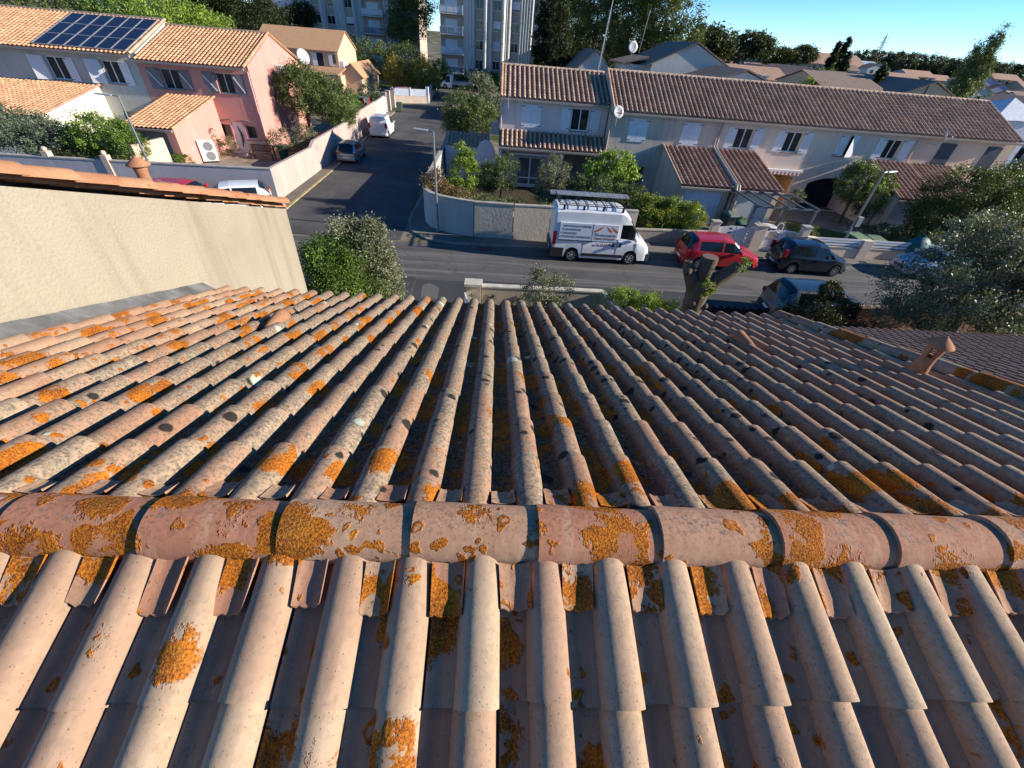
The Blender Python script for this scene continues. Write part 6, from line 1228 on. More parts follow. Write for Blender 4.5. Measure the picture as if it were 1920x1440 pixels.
# trees among the distant houses: one of each kind, then copies
kinds = [('rounded green tree between distant suburban houses', GRN), ('olive-coloured tree between distant suburban houses', MED), ('yellowish tree between distant suburban houses', YEL), ('dark tree between distant suburban houses', DGN)]
protos = []; rg = random.Random(5)
for k, (lab, mt) in enumerate(kinds):
    x, y = 40 + k * 9, 100 + k * 6; z = terr(x, y); o = tree('suburb_tree', lab, 'tree', (x, y, z), [((x, y, z + 4.0), (3.4, 3.2, 2.6)), ((x + 1.6, y, z + 3.0), (2.4, 2.4, 1.9))], mt, BB, 70, 3600, .9, .42, .2, 140 + k, group=lab.replace('tree', 'trees', 1), nl=3, shell=.75); protos.append(o)
for q in range(95):
    d = 92 + 210 * rg.random() ** 1.1; a = R(13 + 56 * rg.random()); x, y = d * math.sin(a), d * math.cos(a)
    if any(abs(x - sx) < 5.5 and abs(y - sy) < 5.5 for sx, sy, _ in spots) or (43 < x < 58 and y < 100): continue
    o = copy_tree(protos[rg.choice((0, 1, 1, 2, 3, 3))]); o.location = (x, y, terr(x, y) - .4); s_ = rg.uniform(.45, .95); o.scale = (s_, s_, s_ * rg.uniform(.8, 1.2)); o.rotation_euler.z = rg.uniform(0, 6.28)
hf = SY(1520, 140, 110)
for k, (px, py, y) in enumerate(((1525, 158, 60), (1360, 140, 62), (1545, 135, 75))):
    c = SY(px, py, y); tree('broadleaf_tree', ('bright green tree right beside the lavender gable', 'slender light tree beside the grey gable downpipe', 'small green tree right of the lavender house')[k], 'tree', (c.x, y, 0), [((c.x, y, c.z - .8), (1.9, 1.7, 1.3))], LGN if k == 0 else GRN, BB, 80, 6000, .4, .16, .12, 150 + k, nl=4)
# low planting round the pergola garden, far left strip

shrub('mixed_shrubs', 'dense mixed shrubs on the soil behind the middle of the curved wall', 'shrub', (0, 24.3, 0), [((-.6, 24.6, .9), (1.0, .8, .8)), ((.9, 25.2, .8), (1.3, 1.0, .7)), ((2.6, 24.6, .8), (1.0, .7, .7)), ((-1.6, 25.6, .8), (1.0, 1.0, .7))], GRD, 150, 11000, .28, .09, 170)
shrub('mixed_shrubs', 'dark shrubs filling the shade between the fig tree and the garage wall', 'shrub', (9, 27, 0), [((9.0, 26.2, 1.0), (1.4, 1.0, 1.0)), ((5.2, 28.4, .8), (1.3, .9, .8)), ((8.2, 28.6, .8), (1.3, 1.0, .8))], DGN, 130, 9000, .3, .10, 171)
shrub('mixed_shrubs', 'low dark planting between the conifer and the brown wall of the right garages', 'shrub', (26, 25, 0), [((25.0, 26.4, .5), (1.4, 1.0, .5)), ((26.6, 24.6, .7), (1.3, 1.0, .7))], MED, 90, 6000, .28, .10, 172)

# ------------------------------------------------------------------ street lamps, pergola
def lamp(label, x, y, h, box=False, rz=0.0, arm=-.55):
    t = thing('street_lamp', label, 'street lamp', (x, y, 0)); mb = MB(); mb.tube([(x, y, 0), (x, y, h * .45), (x, y, h)], [.075, .06, .045], 12); mb.build('pole', M('lamp_grey', m_plain, (.30, .33, .35), .4, .6), t, smooth=50)
    ux = math.cos(rz) * arm; uy = math.sin(rz) * arm; mb = MB(); mb.tube([(x, y, h - .02), (x + ux * .15, y + uy * .15, h + .03), (x + ux * .45, y + uy * .45, h + .02)], [.045, .035, .03], 8); mb.build('arm', M('lamp_grey'), t, smooth=50)
    mb = MB(); a = Vector((x + ux * .4, y + uy * .4, h + .02)); b = Vector((x + ux * 1.5, y + uy * 1.5, h + .06)); mb.bar(a, b, .20, .07); hd = mb.build('lamp_head', M('lamp_head_grey', m_plain, (.5, .52, .53), .4, .3), t, bevel=.02)
    mb = MB(); mb.bar(a.lerp(b, .3) - Vector((0, 0, .04)), a.lerp(b, .9) - Vector((0, 0, .04)), .14, .01); mb.build('lens', M('lens_grey', m_plain, (.25, .26, .27), .2), hd)
    mb = MB(); mb.lathe((x, y, 0), [(.13, 0), (.13, .02), (.085, .05)], 12); mb.build('base_flange', M('lamp_grey'), t)
    if box: mb = MB(); mb.box(x + .04, x + .30, y - .12, y + .12, 1.75, 2.25); mb.build('junction_box', M('box_beige', m_plain, (.42, .40, .34), .6), t)
    return t
lamp('slim grey street lamp at the curved wall corner, its head pointing left', -3.16, 23.05, 4.9, arm=-.62); lamp('grey street lamp with a beige box on its pole, right of the navy car', 20.15, 23.25, 4.5, True, .3, .55); lamp('grey street lamp with long arm in front of the white wing, upper left', -21.5, 26.9 + 1.7, 4.6, arm=-.8); lamp('small street lamp at the far end of the side street', -8.3, 90, 3.0, arm=-.6)
pg = thing('pergola', 'bare grey metal pergola frame in front of the right garage door', 'pergola', (16.2, 26, 0)); PGM = M('pergola_grey', m_plain, (.16, .17, .18), .5, .3)
px0, px1, py0, py1, pz = 14.75, 18.3, 24.1, 27.0, 2.15
for x_, y_ in ((px0, py0 + .1), (px1, py0), (px0 + .1, py1), (px1, py1)): mb = MB(); mb.box(x_ - .06, x_ + .06, y_ - .06, y_ + .06, 0, pz); mb.build('post', PGM, pg)
for y_ in (py0, py1): mb = MB(); mb.box(px0 - .15, px1 + .15, y_ - .05, y_ + .05, pz + .002, pz + .1); mb.build('beam', PGM, pg)
for k in range(5): x_ = px0 + (px1 - px0) * k / 4; mb = MB(); mb.box(x_ - .035, x_ + .035, py0 - .2, py1 + .2, pz + .102, pz + .18); mb.build('rafter', PGM, pg)
fs = thing('garden_table', 'white metal garden table with chairs under the pergola', 'garden table', (16.9, 25.6, 0)); mb = MB(); mb.lathe((17.0, 25.7, .7), [(.45, 0), (.45, .03)], 18); mb.tube([(17, 25.7, 0), (17, 25.7, .7)], .03, 6); mb.build('tabletop', WHITE, fs)
for k in range(2):
    ch = thing('garden_chair', ('white metal garden chair left of the round table under the pergola', 'white metal garden chair right of the round table under the pergola')[k], 'chair', (16.2 + 1.5 * k, 25.4, 0)); x_ = 16.2 + 1.5 * k; mb = MB(); mb.lathe((x_, 25.4, .43), [(.22, 0), (.22, .03)], 14); mb.build('seat', WHITE, ch); mb = MB(); mb.tube([(x_ - .2, 25.6, .45), (x_ - .18, 25.65, .85), (x_, 25.68, .93), (x_ + .18, 25.65, .85), (x_ + .2, 25.6, .45)], .018, 6); mb.build('backrest', WHITE, ch)
    for a_, b_ in ((-.16, -.16), (.16, -.16), (-.16, .16), (.16, .16)): mb = MB(); mb.tube([(x_ + a_, 25.4 + b_, 0), (x_ + a_ * .9, 25.4 + b_ * .9, .43)], .014, 5); mb.build('leg', WHITE, ch)
for k, (x_, y_, lab) in enumerate(((15.9, 27.0, 'terracotta pot by the right garage door'), (15.9, 24.3, 'terracotta pot with grass behind the white barred gate'))):
    t = thing('flower_pot', lab, 'flower pot', (x_, y_, 0)); mb = MB(); mb.lathe((x_, y_, 0), [(.16, 0), (.24, .35), (.26, .40)], 14); mb.build('pot', M('pot_clay', m_plain, (.45, .18, .09), .8), t, smooth=50); leaf_cloud('plant', [((x_, y_, .55), (.22, .22, .2))], 20, 700, .1, .08, LGN, t, 160 + k)
# shed roof and clutter behind the side wall
sh = thing('garden_shed', 'small blue-white shed with brown tiled roof behind the side street wall', 'shed', (-3, 35.5, 0)); tile_field('roof_tiles', (-4.0, 34.6, 2.25), (1, 0, 0), Vector((0, 1, .3)).normalized(), 3.3, 2.0, .3, .37, ROOFR2, sh, seed=81, nprof=8, nal=1, h=.08, lift=.03); mb = MB(); mb.prism([(34.8, 0), (36.5, 0), (36.5, 2.7), (34.8, 2.2)], 'x', -3.95, -.8); mb.build('wall', M('blue_white_render', m_stucco, (.45, .48, .55), .3), sh)
mb = MB(); mb.prism([(-1.6, 0), (-.2, 0), (-.2, 2.1), (-.5, 2.7), (-.9, 2.9), (-1.3, 2.7), (-1.6, 2.1)], 'y', 33.9, 34.1); mb.build('rounded_wall', M('blue_white_render'), sh)
for k in range(5): t = thing('garden_stone', 'pale garden stone among plants behind the curved wall', 'stone', (-.5 + k * .7, 23.9, 0), 0, 'stones behind the curved wall'); mb = MB(); mb.ball((-.5 + k * .7, 23.9, .9), (.2, .17, .25), jit=.12); mb.box(-.56 + k * .7, -.44 + k * .7, 23.85, 23.95, 0, .8); mb.build('stone', M('stone_tan', m_plain, (.42, .34, .24), .9), t)

# ------------------------------------------------------------------ vehicles
def vehicle(name, label, cat, st, W, paint, wheels, wr, side_glass, front_glass, rear_glass, loc, rz, clad=None, rim=ALLOY, lights=True, zlow=.24, glassm=None, rails=False, tailc=(.35, .01, .01), head_z=.68, tail_z=(.75, 1.0), plate=True, mirrors=True, pillars=(), roofm=None, bumper=True, wa=None, wintop=None):
    """st: x, z of belt line, z of top, half-width factor at the belt, half-width factor at the top, x running forward"""
    t = thing(name, label, cat, (0, 0, 0)); xs_ = sorted(set([s[0] for s in st] + list(np.arange(st[0][0], st[-1][0], .12).round(3)) + [st[-1][0]] + [p for p in side_glass for p in p] + [p for p in pillars for p in (p - .035, p + .035)])); A = np.array(st)
    f = lambda x, k: float(np.interp(x, A[:, 0], A[:, k])); hw = W / 2; RING = []
    for x in xs_:
        zb, zt, wb, wt = (f(x, k) for k in (1, 2, 3, 4)); zl = zlow
        for xw in wheels:
            q = (wa or wr * 1.17) ** 2 - (x - xw) ** 2
            if q > 0: zl = max(zl, wr + math.sqrt(q))
        zm = zl + (zb - zl) * .42; h = max(zt - zb, .015); e = hw
        half = [(e * wb * .96, zl), (e * wb, zl + .03), (e * wb * 1.0, zm), (e * wb * .985, zb - .05), (e * wb * .955, zb), *([(e * (wb * .955 + (wt * .985 - wb * .955) * min(1, (min(wintop, zt - min(.10, h * .3)) - zb) / max(.02, h - min(.10, h * .3)))), max(zb + .004, min(wintop, zt - min(.10, h * .3) - .004)))] if wintop else []), (e * (wt * .985 + .0), zt - min(.10, h * .3)), (e * wt * .90, zt - min(.02, h * .1)), (e * wt * .5, zt + .015 * min(1, h * 4)), (0, zt + .025 * min(1, h * 4))]
        RING.append([(x, y, z) for y, z in half] + [(x, -y, z) for y, z in half[-2::-1]])
    n = len(RING[0]); groups = {'body': MB(), 'windscreen': MB(), 'rear_window': MB(), 'cladding': MB(), 'roof': MB()}
    for i in range(len(xs_) - 1):
        xm = (xs_[i] + xs_[i + 1]) / 2
        for j in range(n - 1):
            k = min(j, n - 2 - j); g = 'body'
            if k == 4 and any(a < xm < b for a, b in side_glass) and not any(abs(xm - p) < .035 for p in pillars): g = ('side_window', j < n // 2, sum(xm > p for p in pillars) + 10 * sum(xm > b for a, b in side_glass)); groups.setdefault(g, MB())
            if k >= (6 if wintop else 5) and front_glass[0] < xm < front_glass[1] : g = 'windscreen'
            if k >= 5 and rear_glass and rear_glass[0] < xm < rear_glass[1]: g = 'rear_window'
            if clad and k <= 1 : g = 'cladding'
            if roofm and k >= 6 and f(xm, 2) > max(A[:, 2]) * .93 and g == 'body': g = 'roof'
            groups[g].quad(RING[i][j], RING[i][j + 1], RING[i + 1][j + 1], RING[i + 1][j])
    for e_, rr in ((0, RING[0]), (1, RING[-1])):
        mb = groups['body']; m_ = n // 2
        for j in range(m_):
            q = [rr[j], rr[j + 1], rr[n - 2 - j], rr[n - 1 - j]]
            if j == m_ - 1: q = [rr[j], rr[j + 1], rr[n - 1 - j]]
            mb.quad(*(q if e_ else q[::-1]))
    gm = glassm or CARGLASS
    def weld(mb):
        idx = {}; nv = []; nf = []
        for fc in mb.f:
            o = []
            for i_ in fc:
                kk = tuple(round(c, 4) for c in mb.v[i_])
                if kk not in idx: idx[kk] = len(nv); nv.append(mb.v[i_])
                if idx[kk] not in o: o.append(idx[kk])
            nf.append(tuple(o))
        mb.v = nv; keep = [len(q) > 2 for q in nf]; mb.f = [q for q, k_ in zip(nf, keep) if k_]; mb.mi = [0] * len(mb.f); return mb
    for g, nm, m_ in (('body', 'body', paint), *[(g_, 'side_window', gm) for g_ in groups if isinstance(g_, tuple)], ('windscreen', 'windscreen', gm), ('rear_window', 'rear_window', gm), ('cladding', 'cladding', clad or BLACKPL), ('roof', 'roof', roofm)):
        if groups[g].f: weld(groups[g]).build(nm, m_, t, smooth=38, org=(0, 0, 0))
    mb = MB(); mb.box(st[0][0] + .12, st[-1][0] - .12, -hw * .86, hw * .86, .17, .5)
    mb.build('underbody', RUBBER, t, org=(0, 0, 0))
    for xw in wheels:
        mb = MB(); mb.box(xw - wr * 1.1, xw + wr * 1.1, -hw * .80, hw * .80, .3, wr * 2.1); mb.build('wheel_well', RUBBER, t, org=(0, 0, 0))
        for s_ in (-1, 1):
            y_ = s_ * (hw * .955 - .10); tw = .10
            mb = MB(); mb.lathe((xw, y_, wr), [(wr * .62, -tw), (wr * .93, -tw), (wr, -tw * .7), (wr, tw * .7), (wr * .93, tw), (wr * .62, tw)], 24, 'y'); wh = mb.build('wheel', RUBBER, t, smooth=35, org=(0, 0, 0))
            mb = MB(); o_ = y_ + s_ * (tw + .002); mb.lathe((xw, o_, wr), [(wr * .60, 0), (wr * .60, s_ * .006)], 20, 'y')
            rmo = mb.build('hub_back', DARKMET, wh, org=(0, 0, 0)); mb = MB(); ns = 6
            for q in range(ns):
                a = 2 * math.pi * q / ns + .3; mb.bar((xw, o_ + s_ * .012, wr), (xw + wr * .57 * math.cos(a), o_ + s_ * .012, wr + wr * .57 * math.sin(a)), wr * .17, .02, up=(0, 1, 0))
            mb.lathe((xw, o_, wr), [(wr * .2, s_ * .0), (wr * .18, s_ * .03)], 14, 'y'); a0 = [(xw + wr * .58 * math.cos(2 * math.pi * q / 20), o_ + s_ * .012, wr + wr * .58 * math.sin(2 * math.pi * q / 20)) for q in range(21)]; mb.tube(a0, wr * .045, 5, cap=False); mb.build('rim', rim, wh, smooth=40, org=(0, 0, 0))
    xf, xr_ = st[-1][0], st[0][0]; tl = m_plain('tail_lamp', tailc, .2)
    if lights:
        for s_ in (-1, 1):
            mb = MB(); w_ = f(xf - .12, 3) * hw; mb.hexa([(xf - .34, s_ * w_ * .62, head_z - .02), (xf - .015, s_ * w_ * .55, head_z - .06), (xf - .16, s_ * w_ * .985, head_z - .05), (xf - .42, s_ * w_ * 1.0, head_z), (xf - .40, s_ * w_ * .62, head_z + .13), (xf - .06, s_ * w_ * .55, head_z + .06), (xf - .2, s_ * w_ * .99, head_z + .08), (xf - .46, s_ * w_ * .99, head_z + .14)]); mb.build('headlight', M('headlamp', m_glass, (.35, .37, .38)), t, org=(0, 0, 0))
            wb_ = f(xr_ + .1, 3) * hw; mb = MB(); mb.box(xr_ - .012, xr_ + .16, min(s_ * wb_ * .80, s_ * wb_ * 1.012), max(s_ * wb_ * .80, s_ * wb_ * 1.012), *tail_z); mb.build('tail_light', tl, t, org=(0, 0, 0), bevel=.02)
    if bumper:
        mb = MB(); mb.box(xf - .20, xf + .035, -hw * .80, hw * .80, .25, .42); mb.build('front_bumper', clad or paint, t, org=(0, 0, 0), bevel=.04); mb = MB(); mb.box(xr_ - .05, xr_ + .2, -hw * .86, hw * .86, .28, .5); mb.build('rear_bumper', clad or paint, t, org=(0, 0, 0), bevel=.04)
        mb = MB(); mb.box(xf + .0, xf + .04, -hw * .42, hw * .42, .43, .54); mb.build('grille', BLACKPL, t, org=(0, 0, 0))
    if plate:
        mb = MB(); mb.box(xr_ - .062, xr_ - .05, -.26, .26, .40, .51) if bumper else None; mb.build('number_plate', WHITE, t, org=(0, 0, 0))
    if mirrors:
        xm_ = front_glass[0] + (front_glass[1] - front_glass[0]) * .75 if front_glass[1] > front_glass[0] else 0
        for s_ in (-1, 1): mb = MB(); zm_ = f(xm_, 1) + .06; yy = f(xm_, 3) * hw; mb.box(xm_ - .22, xm_ - .10, *sorted((s_ * yy, s_ * (yy + .20))), zm_ - .03, zm_ + .13); mb.build('mirror', BLACKPL if clad else paint, t, org=(0, 0, 0), bevel=.03)
    for s_ in (-1, 1):
        for hx in [(a + b) / 2 - .25 for a, b in side_glass][:2]: mb = MB(); yy = f(hx, 3) * hw * .99; mb.box(hx - .18, hx - .02, *sorted((s_ * yy, s_ * (yy + .025))), f(hx, 1) - .16, f(hx, 1) - .12); mb.build('door_handle', paint, t, org=(0, 0, 0))
        mb = MB()
        for p in pillars: mb.box(p - .006, p + .006, *sorted((s_ * f(p, 3) * hw * .999, s_ * (f(p, 3) * hw * 1.003))), zlow + .12, f(p, 1) - .06)
        if pillars: mb.build('door_seam', RUBBER, t, org=(0, 0, 0))
        if rails: mb = MB(); x0_, x1_ = rails; zt = f((x0_ + x1_) / 2, 2); yy = s_ * hw * f((x0_ + x1_) / 2, 4) * .84; mb.tube([(x0_, yy, zt - .0), (x0_ + .1, yy, zt + .06), (x1_ - .1, yy, zt + .06), (x1_, yy, zt)], .016, 6); mb.build('roof_rail', STEEL, t, org=(0, 0, 0))
    t.location = loc; t.rotation_euler = (0, 0, rz); return t
WP = m_paint('van_white', (.72, .74, .76)); RP = m_paint('car_red', (.42, .012, .018), 0, .2); NP = m_paint('car_navy', (.006, .010, .022), .1, .15); SP = m_paint('car_silver', (.30, .32, .35), .6, .3); GP = m_paint('car_grey', (.14, .15, .16), .6, .25); WP2 = m_paint('car_white', (.74, .75, .76)); DP = m_paint('van_greygreen', (.10, .12, .115), .4, .3); LB = m_paint('car_paleblue', (.42, .47, .53), .4, .3)
# large white panel van
vst = [(-2.48, 1.30, 2.40, .93, .86), (-2.40, 1.32, 2.50, .97, .88), (-1.0, 1.32, 2.55, 1, .89), (.75, 1.32, 2.54, 1, .89), (1.0, 1.32, 2.47, 1, .87), (1.25, 1.30, 2.24, 1, .85), (1.80, 1.22, 1.52, .99, .80), (1.98, 1.12, 1.25, .98, .78), (2.30, .98, 1.08, .95, .76), (2.45, .78, .92, .88, .72), (2.50, .6, .75, .80, .65)]
VX, VY = 5.35, 21.18
van = vehicle('white_van', 'high-roofed white roofing van with roof rack and orange roof logo, parked below the curved wall', 'van', vst, 2.05, WP, (-1.45, 1.55), .345, [(.86, 1.62)], (1.22, 1.95), None, (VX, VY, 0), 0, clad=None, rim=M('steel_wheel', m_plain, (.45, .46, .47), .4, .5), tail_z=(.85, 1.5), head_z=.82, bumper=True, wintop=1.98)
vp = lambda mb, nm, m_, par=van: mb.build(nm, m_, par, org=(0, 0, 0))
hwv = 1.025; YS = -hwv * 1.0
mb = MB(); mb.box(-2.54, -1.9, -hwv * 1.01, hwv * 1.01, .27, .72); vp(mb, 'rear_bumper_wrap', BLACKPL); mb = MB(); mb.box(2.2, 2.56, -hwv * .93, hwv * .93, .25, .62); vp(mb, 'front_bumper_wrap', M('bumper_grey', m_plain, (.10, .10, .105), .6)); mb = MB(); mb.box(-.98, 1.15, YS - .035, YS - .002, .38, .52); vp(mb, 'side_moulding', BLACKPL)
# flattened side panels carrying the lettering
pz = 1.02
def side_y(z): return -(hwv * (1.0 if z < 1.27 else (.955 - (.955 - .877) * (z - 1.32) / 1.1)))
mb = MB(); y1_, y2_ = side_y(1.30) , side_y(2.02)
for a, b in ((-2.2, -.62), (-.55, .68)):
    mb.hexa([(a, YS - .006, 1.16), (b, YS - .006, 1.16), (b, YS + .03, 1.16), (a, YS + .03, 1.16), (a, -.955 * hwv - .03, 1.96), (b, -.955 * hwv - .03, 1.96), (b, -.955 * hwv + .06, 1.96), (a, -.955 * hwv + .06, 1.96)])
vp(mb, 'side_panel', M('van_panel', m_paint, (.66, .70, .76)))
def side_text(s, x, z, size, mat, nm='lettering', align='LEFT'):
    c = bpy.data.curves.new(nm, 'FONT'); c.body = s; c.size = size; c.extrude = .002; c.align_x = align; o = bpy.data.objects.new(nm + '_tmp', c); COL.objects.link(o)
    dg_ = bpy.context.evaluated_depsgraph_get(); me = bpy.data.meshes.new_from_object(o.evaluated_get(dg_)); bpy.data.objects.remove(o)
    me.materials.clear(); me.materials.append(mat); q = bpy.data.objects.new(nm, me); COL.objects.link(q); q.parent = van
    tl_ = math.atan2(hwv - (.955 * hwv + .03) + .006, .8) if z > 1.1 else 0; yy = YS - .012 + max(0, z - 1.16) * math.tan(tl_)
    q.matrix_local = Matrix.Translation((x, yy, z)) @ Matrix.Rotation(math.pi / 2 - tl_, 4, 'X'); return q
GT = M('letter_grey', m_plain, (.16, .17, .20), .6); OT = M('letter_orange', m_plain, (.62, .15, .04), .5); RT = M('letter_red', m_plain, (.42, .05, .04), .5)
for s_, z_ in (('4  NETTOYAGE TOITURE', 1.78), ('4  COUVERTURE', 1.61), ('4  ZINGUERIE', 1.44), ('4  PEINTURE EXTERIEURE', 1.27)): side_text(s_.replace('4  ', ''), -2.0, z_, .135, GT)
mb = MB()
for z_ in (1.78, 1.61, 1.44, 1.27): yy = YS - .012 + (z_ - 1.16) * .046; mb.bar((-2.14, yy, z_ + .05), (-2.10, yy, z_ + .01), .02, .006, up=(0, 1, 0)); mb.bar((-2.10, yy, z_ + .01), (-2.04, yy, z_ + .11), .02, .006, up=(0, 1, 0))
vp(mb, 'tick_marks', GT)
side_text('TB renovation', .08, 1.41, .19, GT, align='CENTER'); side_text('Toiture & Façade', .08, 1.25, .15, RT, align='CENTER'); side_text('06.58.69.94.77', .18, .94, .17, RT, align='CENTER')
mb = MB(); lz = lambda z: YS - .014 + (z - 1.16) * .046
for a, b in (((-.48, 1.60), (0.0, 1.88)), ((0.0, 1.88), (.36, 1.63)), ((.30, 1.84), (.66, 1.62))): mb.bar((a[0], lz(a[1]), a[1]), (b[0], lz(b[1]), b[1]), .10, .008, up=(0, 1, 0))
vp(mb, 'roof_logo', OT); mb = MB(); mb.bar((.60, lz(1.8), 1.79), (.60, lz(1.88), 1.86), .05, .008, up=(0, 1, 0)); vp(mb, 'chimney_logo', GT)
mb = MB(); mb.box(-2.2, -.62, YS - .02, YS - .002, 1.10, 1.135); mb.box(-.62, -.52, YS - .03, YS - .002, 1.08, 1.15); vp(mb, 'slide_rail', BLACKPL); mb = MB(); mb.box(.75, .765, YS - .006, YS + .02, .55, 1.3); mb.box(-.95, -.94, YS - .006, YS + .02, .55, 1.1); mb.box(1.72, 1.73, YS - .004, YS + .02, .6, 1.15); vp(mb, 'door_seam', GT)
for x_ in (.55, .92): mb = MB(); mb.box(x_ - .05, x_ + .05, YS - .035, YS - .002, .92, 1.10); vp(mb, 'door_handle', BLACKPL)
rk = MB()
for y_ in (-.80, .80): rk.tube([(-2.35, y_, 2.72), (.95, y_, 2.72)], .022, 6); rk.tube([(-2.35, y_, 2.80), (.95, y_, 2.80)], .014, 6)
for k in range(8): x_ = -2.3 + k * .455; rk.tube([(x_, -.8, 2.72), (x_, 0, 2.74), (x_, .8, 2.72)], .016, 6)
for k in range(4):
    for y_ in (-.80, .80): x_ = -2.1 + k * .95; rk.box(x_ - .05, x_ + .05, y_ - .03, y_ + .03, 2.50, 2.72)
rk.tube([(-2.38, -.85, 2.86), (-2.38, .85, 2.86)], .045, 8); rk.tube([(.95, -.8, 2.72), (1.08, -.8, 2.85), (1.08, .8, 2.85), (.95, .8, 2.72)], .022, 6); vp(rk, 'roof_rack', DARKMET)
ld = thing('ladder', 'aluminium ladders lying on the roof rack of the white van', 'ladder', (VX, VY, 2.9)); mb = MB()
for y_ in (21.55, 21.85, 21.98): mb.box(VX - 2.7, VX + 1.25, y_ - .02, y_ + .02, 2.84, 2.93)
for k in range(13): mb.box(VX - 2.65 + k * .29, VX - 2.61 + k * .29, 21.57, 21.98, 2.87, 2.90)
mb.build('ladder_frame', M('aluminium', m_plain, (.62, .63, .64), .35, .6), ld)
def hatch(L, belt, roof, hood=.88, fr=.72, nose=.70, tail=.25, wbf=.97):
    a = -L / 2; b = L / 2
    return [(a, belt - .28, belt - .20, .86, .74), (a + .05, belt - .06, belt + .04, .93, .78), (a + tail, belt, roof - .16, .97, .74), (a + tail + .25, belt, roof - .03, .99, .76), (-.1, belt - .01, roof, 1, .77), (b - L * .40, belt - .04, roof - .05, 1, .75), (b - L * .235, hood + .04, hood + .10, .99, .80), (b - .35, hood - .08, hood - .02, .93, .78), (b - .10, nose, nose + .08, .84, .66), (b, nose - .14, nose - .06, .72, .58)]
st = hatch(3.95, .98, 1.53); vehicle('red_hatchback', 'glossy red five-door hatchback parked in front of the white gates', 'car', st, 1.72, RP, (-1.20, 1.30), .31, [(-1.35, .75)], (.42, 1.02), (-1.93, -1.55), (11.75, 20.92, 0), R(-1.5), pillars=(-.15,), tail_z=(.72, .98))
st = hatch(3.65, .98, 1.55, .93, nose=.74); vehicle('navy_hatchback', 'small tall navy blue hatchback parked right of the red car', 'car', st, 1.62, NP, (-1.12, 1.16), .30, [(-1.30, .78)], (.40, .94), (-1.80, -1.45), (16.75, 20.95, 0), R(-2), pillars=(-.12,), tail_z=(.85, 1.25))
st = hatch(4.2, 1.02, 1.60, .98, nose=.78); vehicle('grey_suv', 'dark grey crossover parked on the near side of the road behind the dark bushes', 'car', st, 1.82, GP, (-1.28, 1.34), .34, [(-1.45, .80)], (.45, 1.10), (-2.05, -1.65), (13.95, 15.5, 0), R(-4), pillars=(-.15,), clad=BLACKPL, tail_z=(.8, 1.0), roofm=m_paint('roof_black', (.02, .025, .03), .1, .2))
st = hatch(3.9, .95, 1.45); vehicle('paleblue_car', 'pale blue-grey car with one end showing left of the big olive tree', 'car', st, 1.68, LB, (-1.2, 1.25), .30, [(-1.3, .75)], (.42, 1.0), (-1.9, -1.5), (24.2, 21.1, 0), R(176), pillars=(-.15,), tail_z=(.7, .95)); tp2 = thing('teal_cover', 'teal tarpaulin bundle on the fence behind the pale blue car', 'tarpaulin', (24.3, 22.6, 0)); mb = MB(); mb.ball((24.4, 23.0, .75), (.7, .4, .75), jit=.08); mb.build('tarpaulin', M('teal_cloth', m_plain, (.01, .13, .14), .6), tp2, smooth=60)
st = hatch(3.68, .92, 1.38, .88, nose=.62); vehicle('silver_hatchback', 'small silver hatchback in the shaded side street along the pink wall', 'car', st, 1.58, SP, (-1.15, 1.2), .28, [(-1.2, .70)], (.40, .95), (-1.82, -1.35), (-12.05, 38.6, 0), R(91), pillars=(-.12,), tail_z=(.66, .80))
kst = [(-2.05, 1.05, 1.55, .90, .80), (-1.98, 1.08, 1.74, .97, .82), (-1.75, 1.08, 1.80, 1, .84), (.35, 1.08, 1.80, 1, .84), (.7, 1.05, 1.72, 1, .80), (1.30, .98, 1.10, .99, .80), (1.75, .86, .95, .93, .76), (2.0, .66, .76, .85, .66), (2.06, .5, .6, .74, .6)]
vehicle('white_small_van', 'small white delivery van with plain rear doors up the side street', 'van', kst, 1.80, WP2, (-1.35, 1.32), .31, [(.02, 1.15)], (.62, 1.28), None, (-11.95, 49.6, 0), R(90), tail_z=(.9, 1.3), rails=(-1.7, .2)); vehicle('dark_van', 'dark grey-green passenger van with red rear lamps behind the pink wall', 'van', kst, 1.75, DP, (-1.35, 1.32), .31, [(-1.75, 1.15)], (.62, 1.28), (-2.0, -1.9), (-18.6, 62.5, 0), R(172), pillars=(.0, -.9), tail_z=(1.0, 1.7), tailc=(.5, .02, .03))
st = hatch(4.0, .98, 1.52, .95, nose=.72); vehicle('white_hatchback', 'white hatchback parked below the grey wall, half hidden by the coping', 'car', st, 1.75, WP2, (-1.22, 1.28), .32, [(-1.35, .8)], (.42, 1.05), (-1.96, -1.5), (-14.7, 24.5, 0), R(205), pillars=(-.15,), clad=BLACKPL)
st = hatch(3.9, .95, 1.45); vehicle('red_car', 'red car behind the white hatchback with only its roof edge showing', 'car', st, 1.65, RP, (-1.2, 1.25), .30, [(-1.3, .75)], (.42, 1.0), (-1.9, -1.5), (-17.2, 24.6, 0), R(0), pillars=(-.15,))
cc = thing('covered_car', 'car under a pinkish cover behind the white panel fence', 'car', (-14.8, 79, 0), R(20)); st = hatch(4.3, 1.0, 1.6)
mb = MB(); A = np.array(st); xs_ = np.linspace(-2.15, 2.15, 24); L_ = []
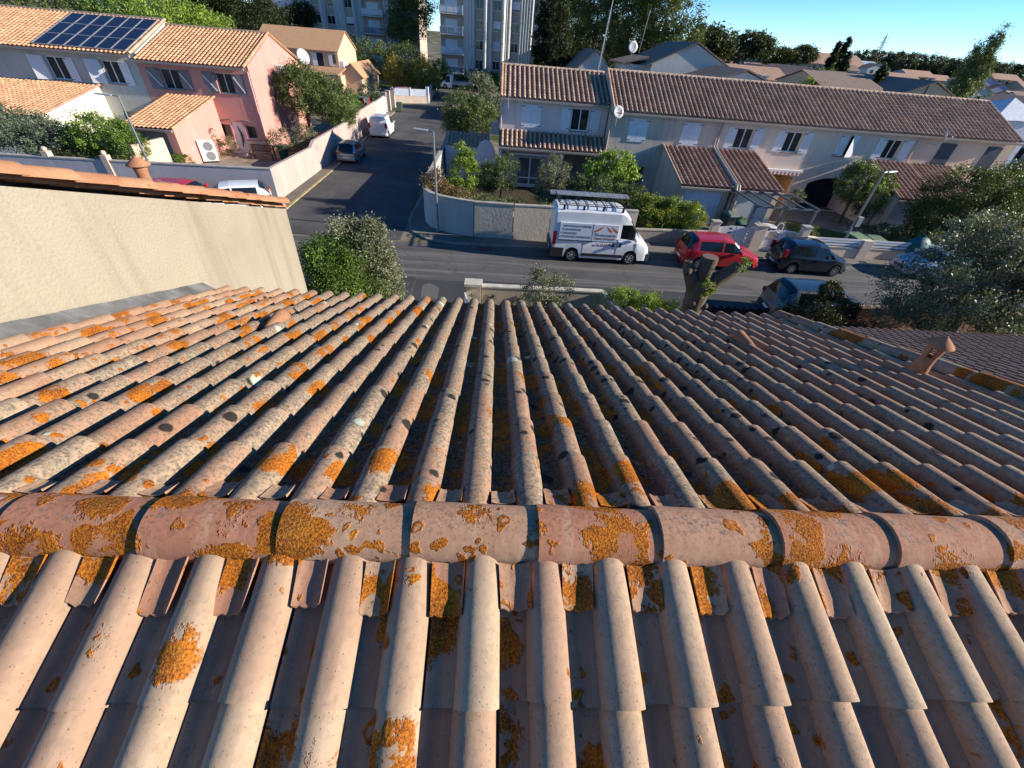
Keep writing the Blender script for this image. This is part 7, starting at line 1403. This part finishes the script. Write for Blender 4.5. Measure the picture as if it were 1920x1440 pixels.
for x in xs_:
    zt = float(np.interp(x, A[:, 0], A[:, 2])) + .02; w_ = .9 * float(np.interp(x, A[:, 0], A[:, 3])); L_.append([(x, w_ * 1.06 * math.cos(a) ** .6 if math.cos(a) > 0 else -w_ * 1.06 * (-math.cos(a)) ** .6, .12 + (zt - .12) * math.sin(a) ** .55 + rnd.uniform(-.02, .02)) for a in np.linspace(0, math.pi, 15)])
for i in range(23):
    for j in range(14): mb.quad(L_[i][j], L_[i][j + 1], L_[i + 1][j + 1], L_[i + 1][j])
mb.build('cover', M('pink_cover', m_plain, (.38, .20, .27), .7, var=.3), cc, org=(0, 0, 0), smooth=50)
tst = [(.75, 1.1, 2.05, 1, .85), (.9, 1.1, 2.2, 1, .86), (1.5, 1.1, 2.2, 1, .86), (1.75, 1.1, 2.1, 1, .82), (2.35, 1.05, 1.25, .98, .8), (2.8, .85, .98, .94, .78), (3.0, .6, .7, .85, .7)]
trk = vehicle('flatbed_truck', 'white flatbed truck parked across the end of the side street', 'truck', tst, 2.1, WP2, (2.1,), .36, [(1.1, 2.15)], (1.75, 2.3), None, (-8.9, 101.2, 0), R(180), lights=False, plate=False, bumper=False)
mb = MB(); mb.box(-3.2, .7, -1.05, 1.05, .75, .95); mb.box(-3.2, .7, -1.05, -1.0, .95, 1.25); mb.box(-3.2, .7, 1.0, 1.05, .95, 1.25); mb.build('flatbed', M('grey_casing'), trk, org=(0, 0, 0)); mb = MB(); mb.box(.6, .7, -1.0, 1.0, .95, 2.2); mb.build('headboard', WHITE, trk, org=(0, 0, 0))
for s_ in (-1, 1): mb = MB(); mb.lathe((-1.6, s_ * .85, .36), [(.36, -.1), (.36, .1)], 18, 'y'); mb.build('wheel', RUBBER, trk, org=(0, 0, 0))
for k, (px, py, y, m_, lab) in enumerate(((770, 76, 118, SP, 'silver car parked under the pines between the apartment blocks'), (438, 46, 80, RP, 'dark red car under the pines above the pink roof'), (475, 50, 84, WP2, 'pale car beside the dark red one above the pink roof'))):
    c = SY(px, py, y); st = hatch(4.1, .95, 1.45); vehicle('parked_car', lab, 'car', st, 1.7, m_, (-1.25, 1.3), .31, [(-1.35, .8)], (.42, 1.05), (-1.96, -1.5), (c.x, y, 0 if k == 0 else 0), R(80 if k == 0 else 5))
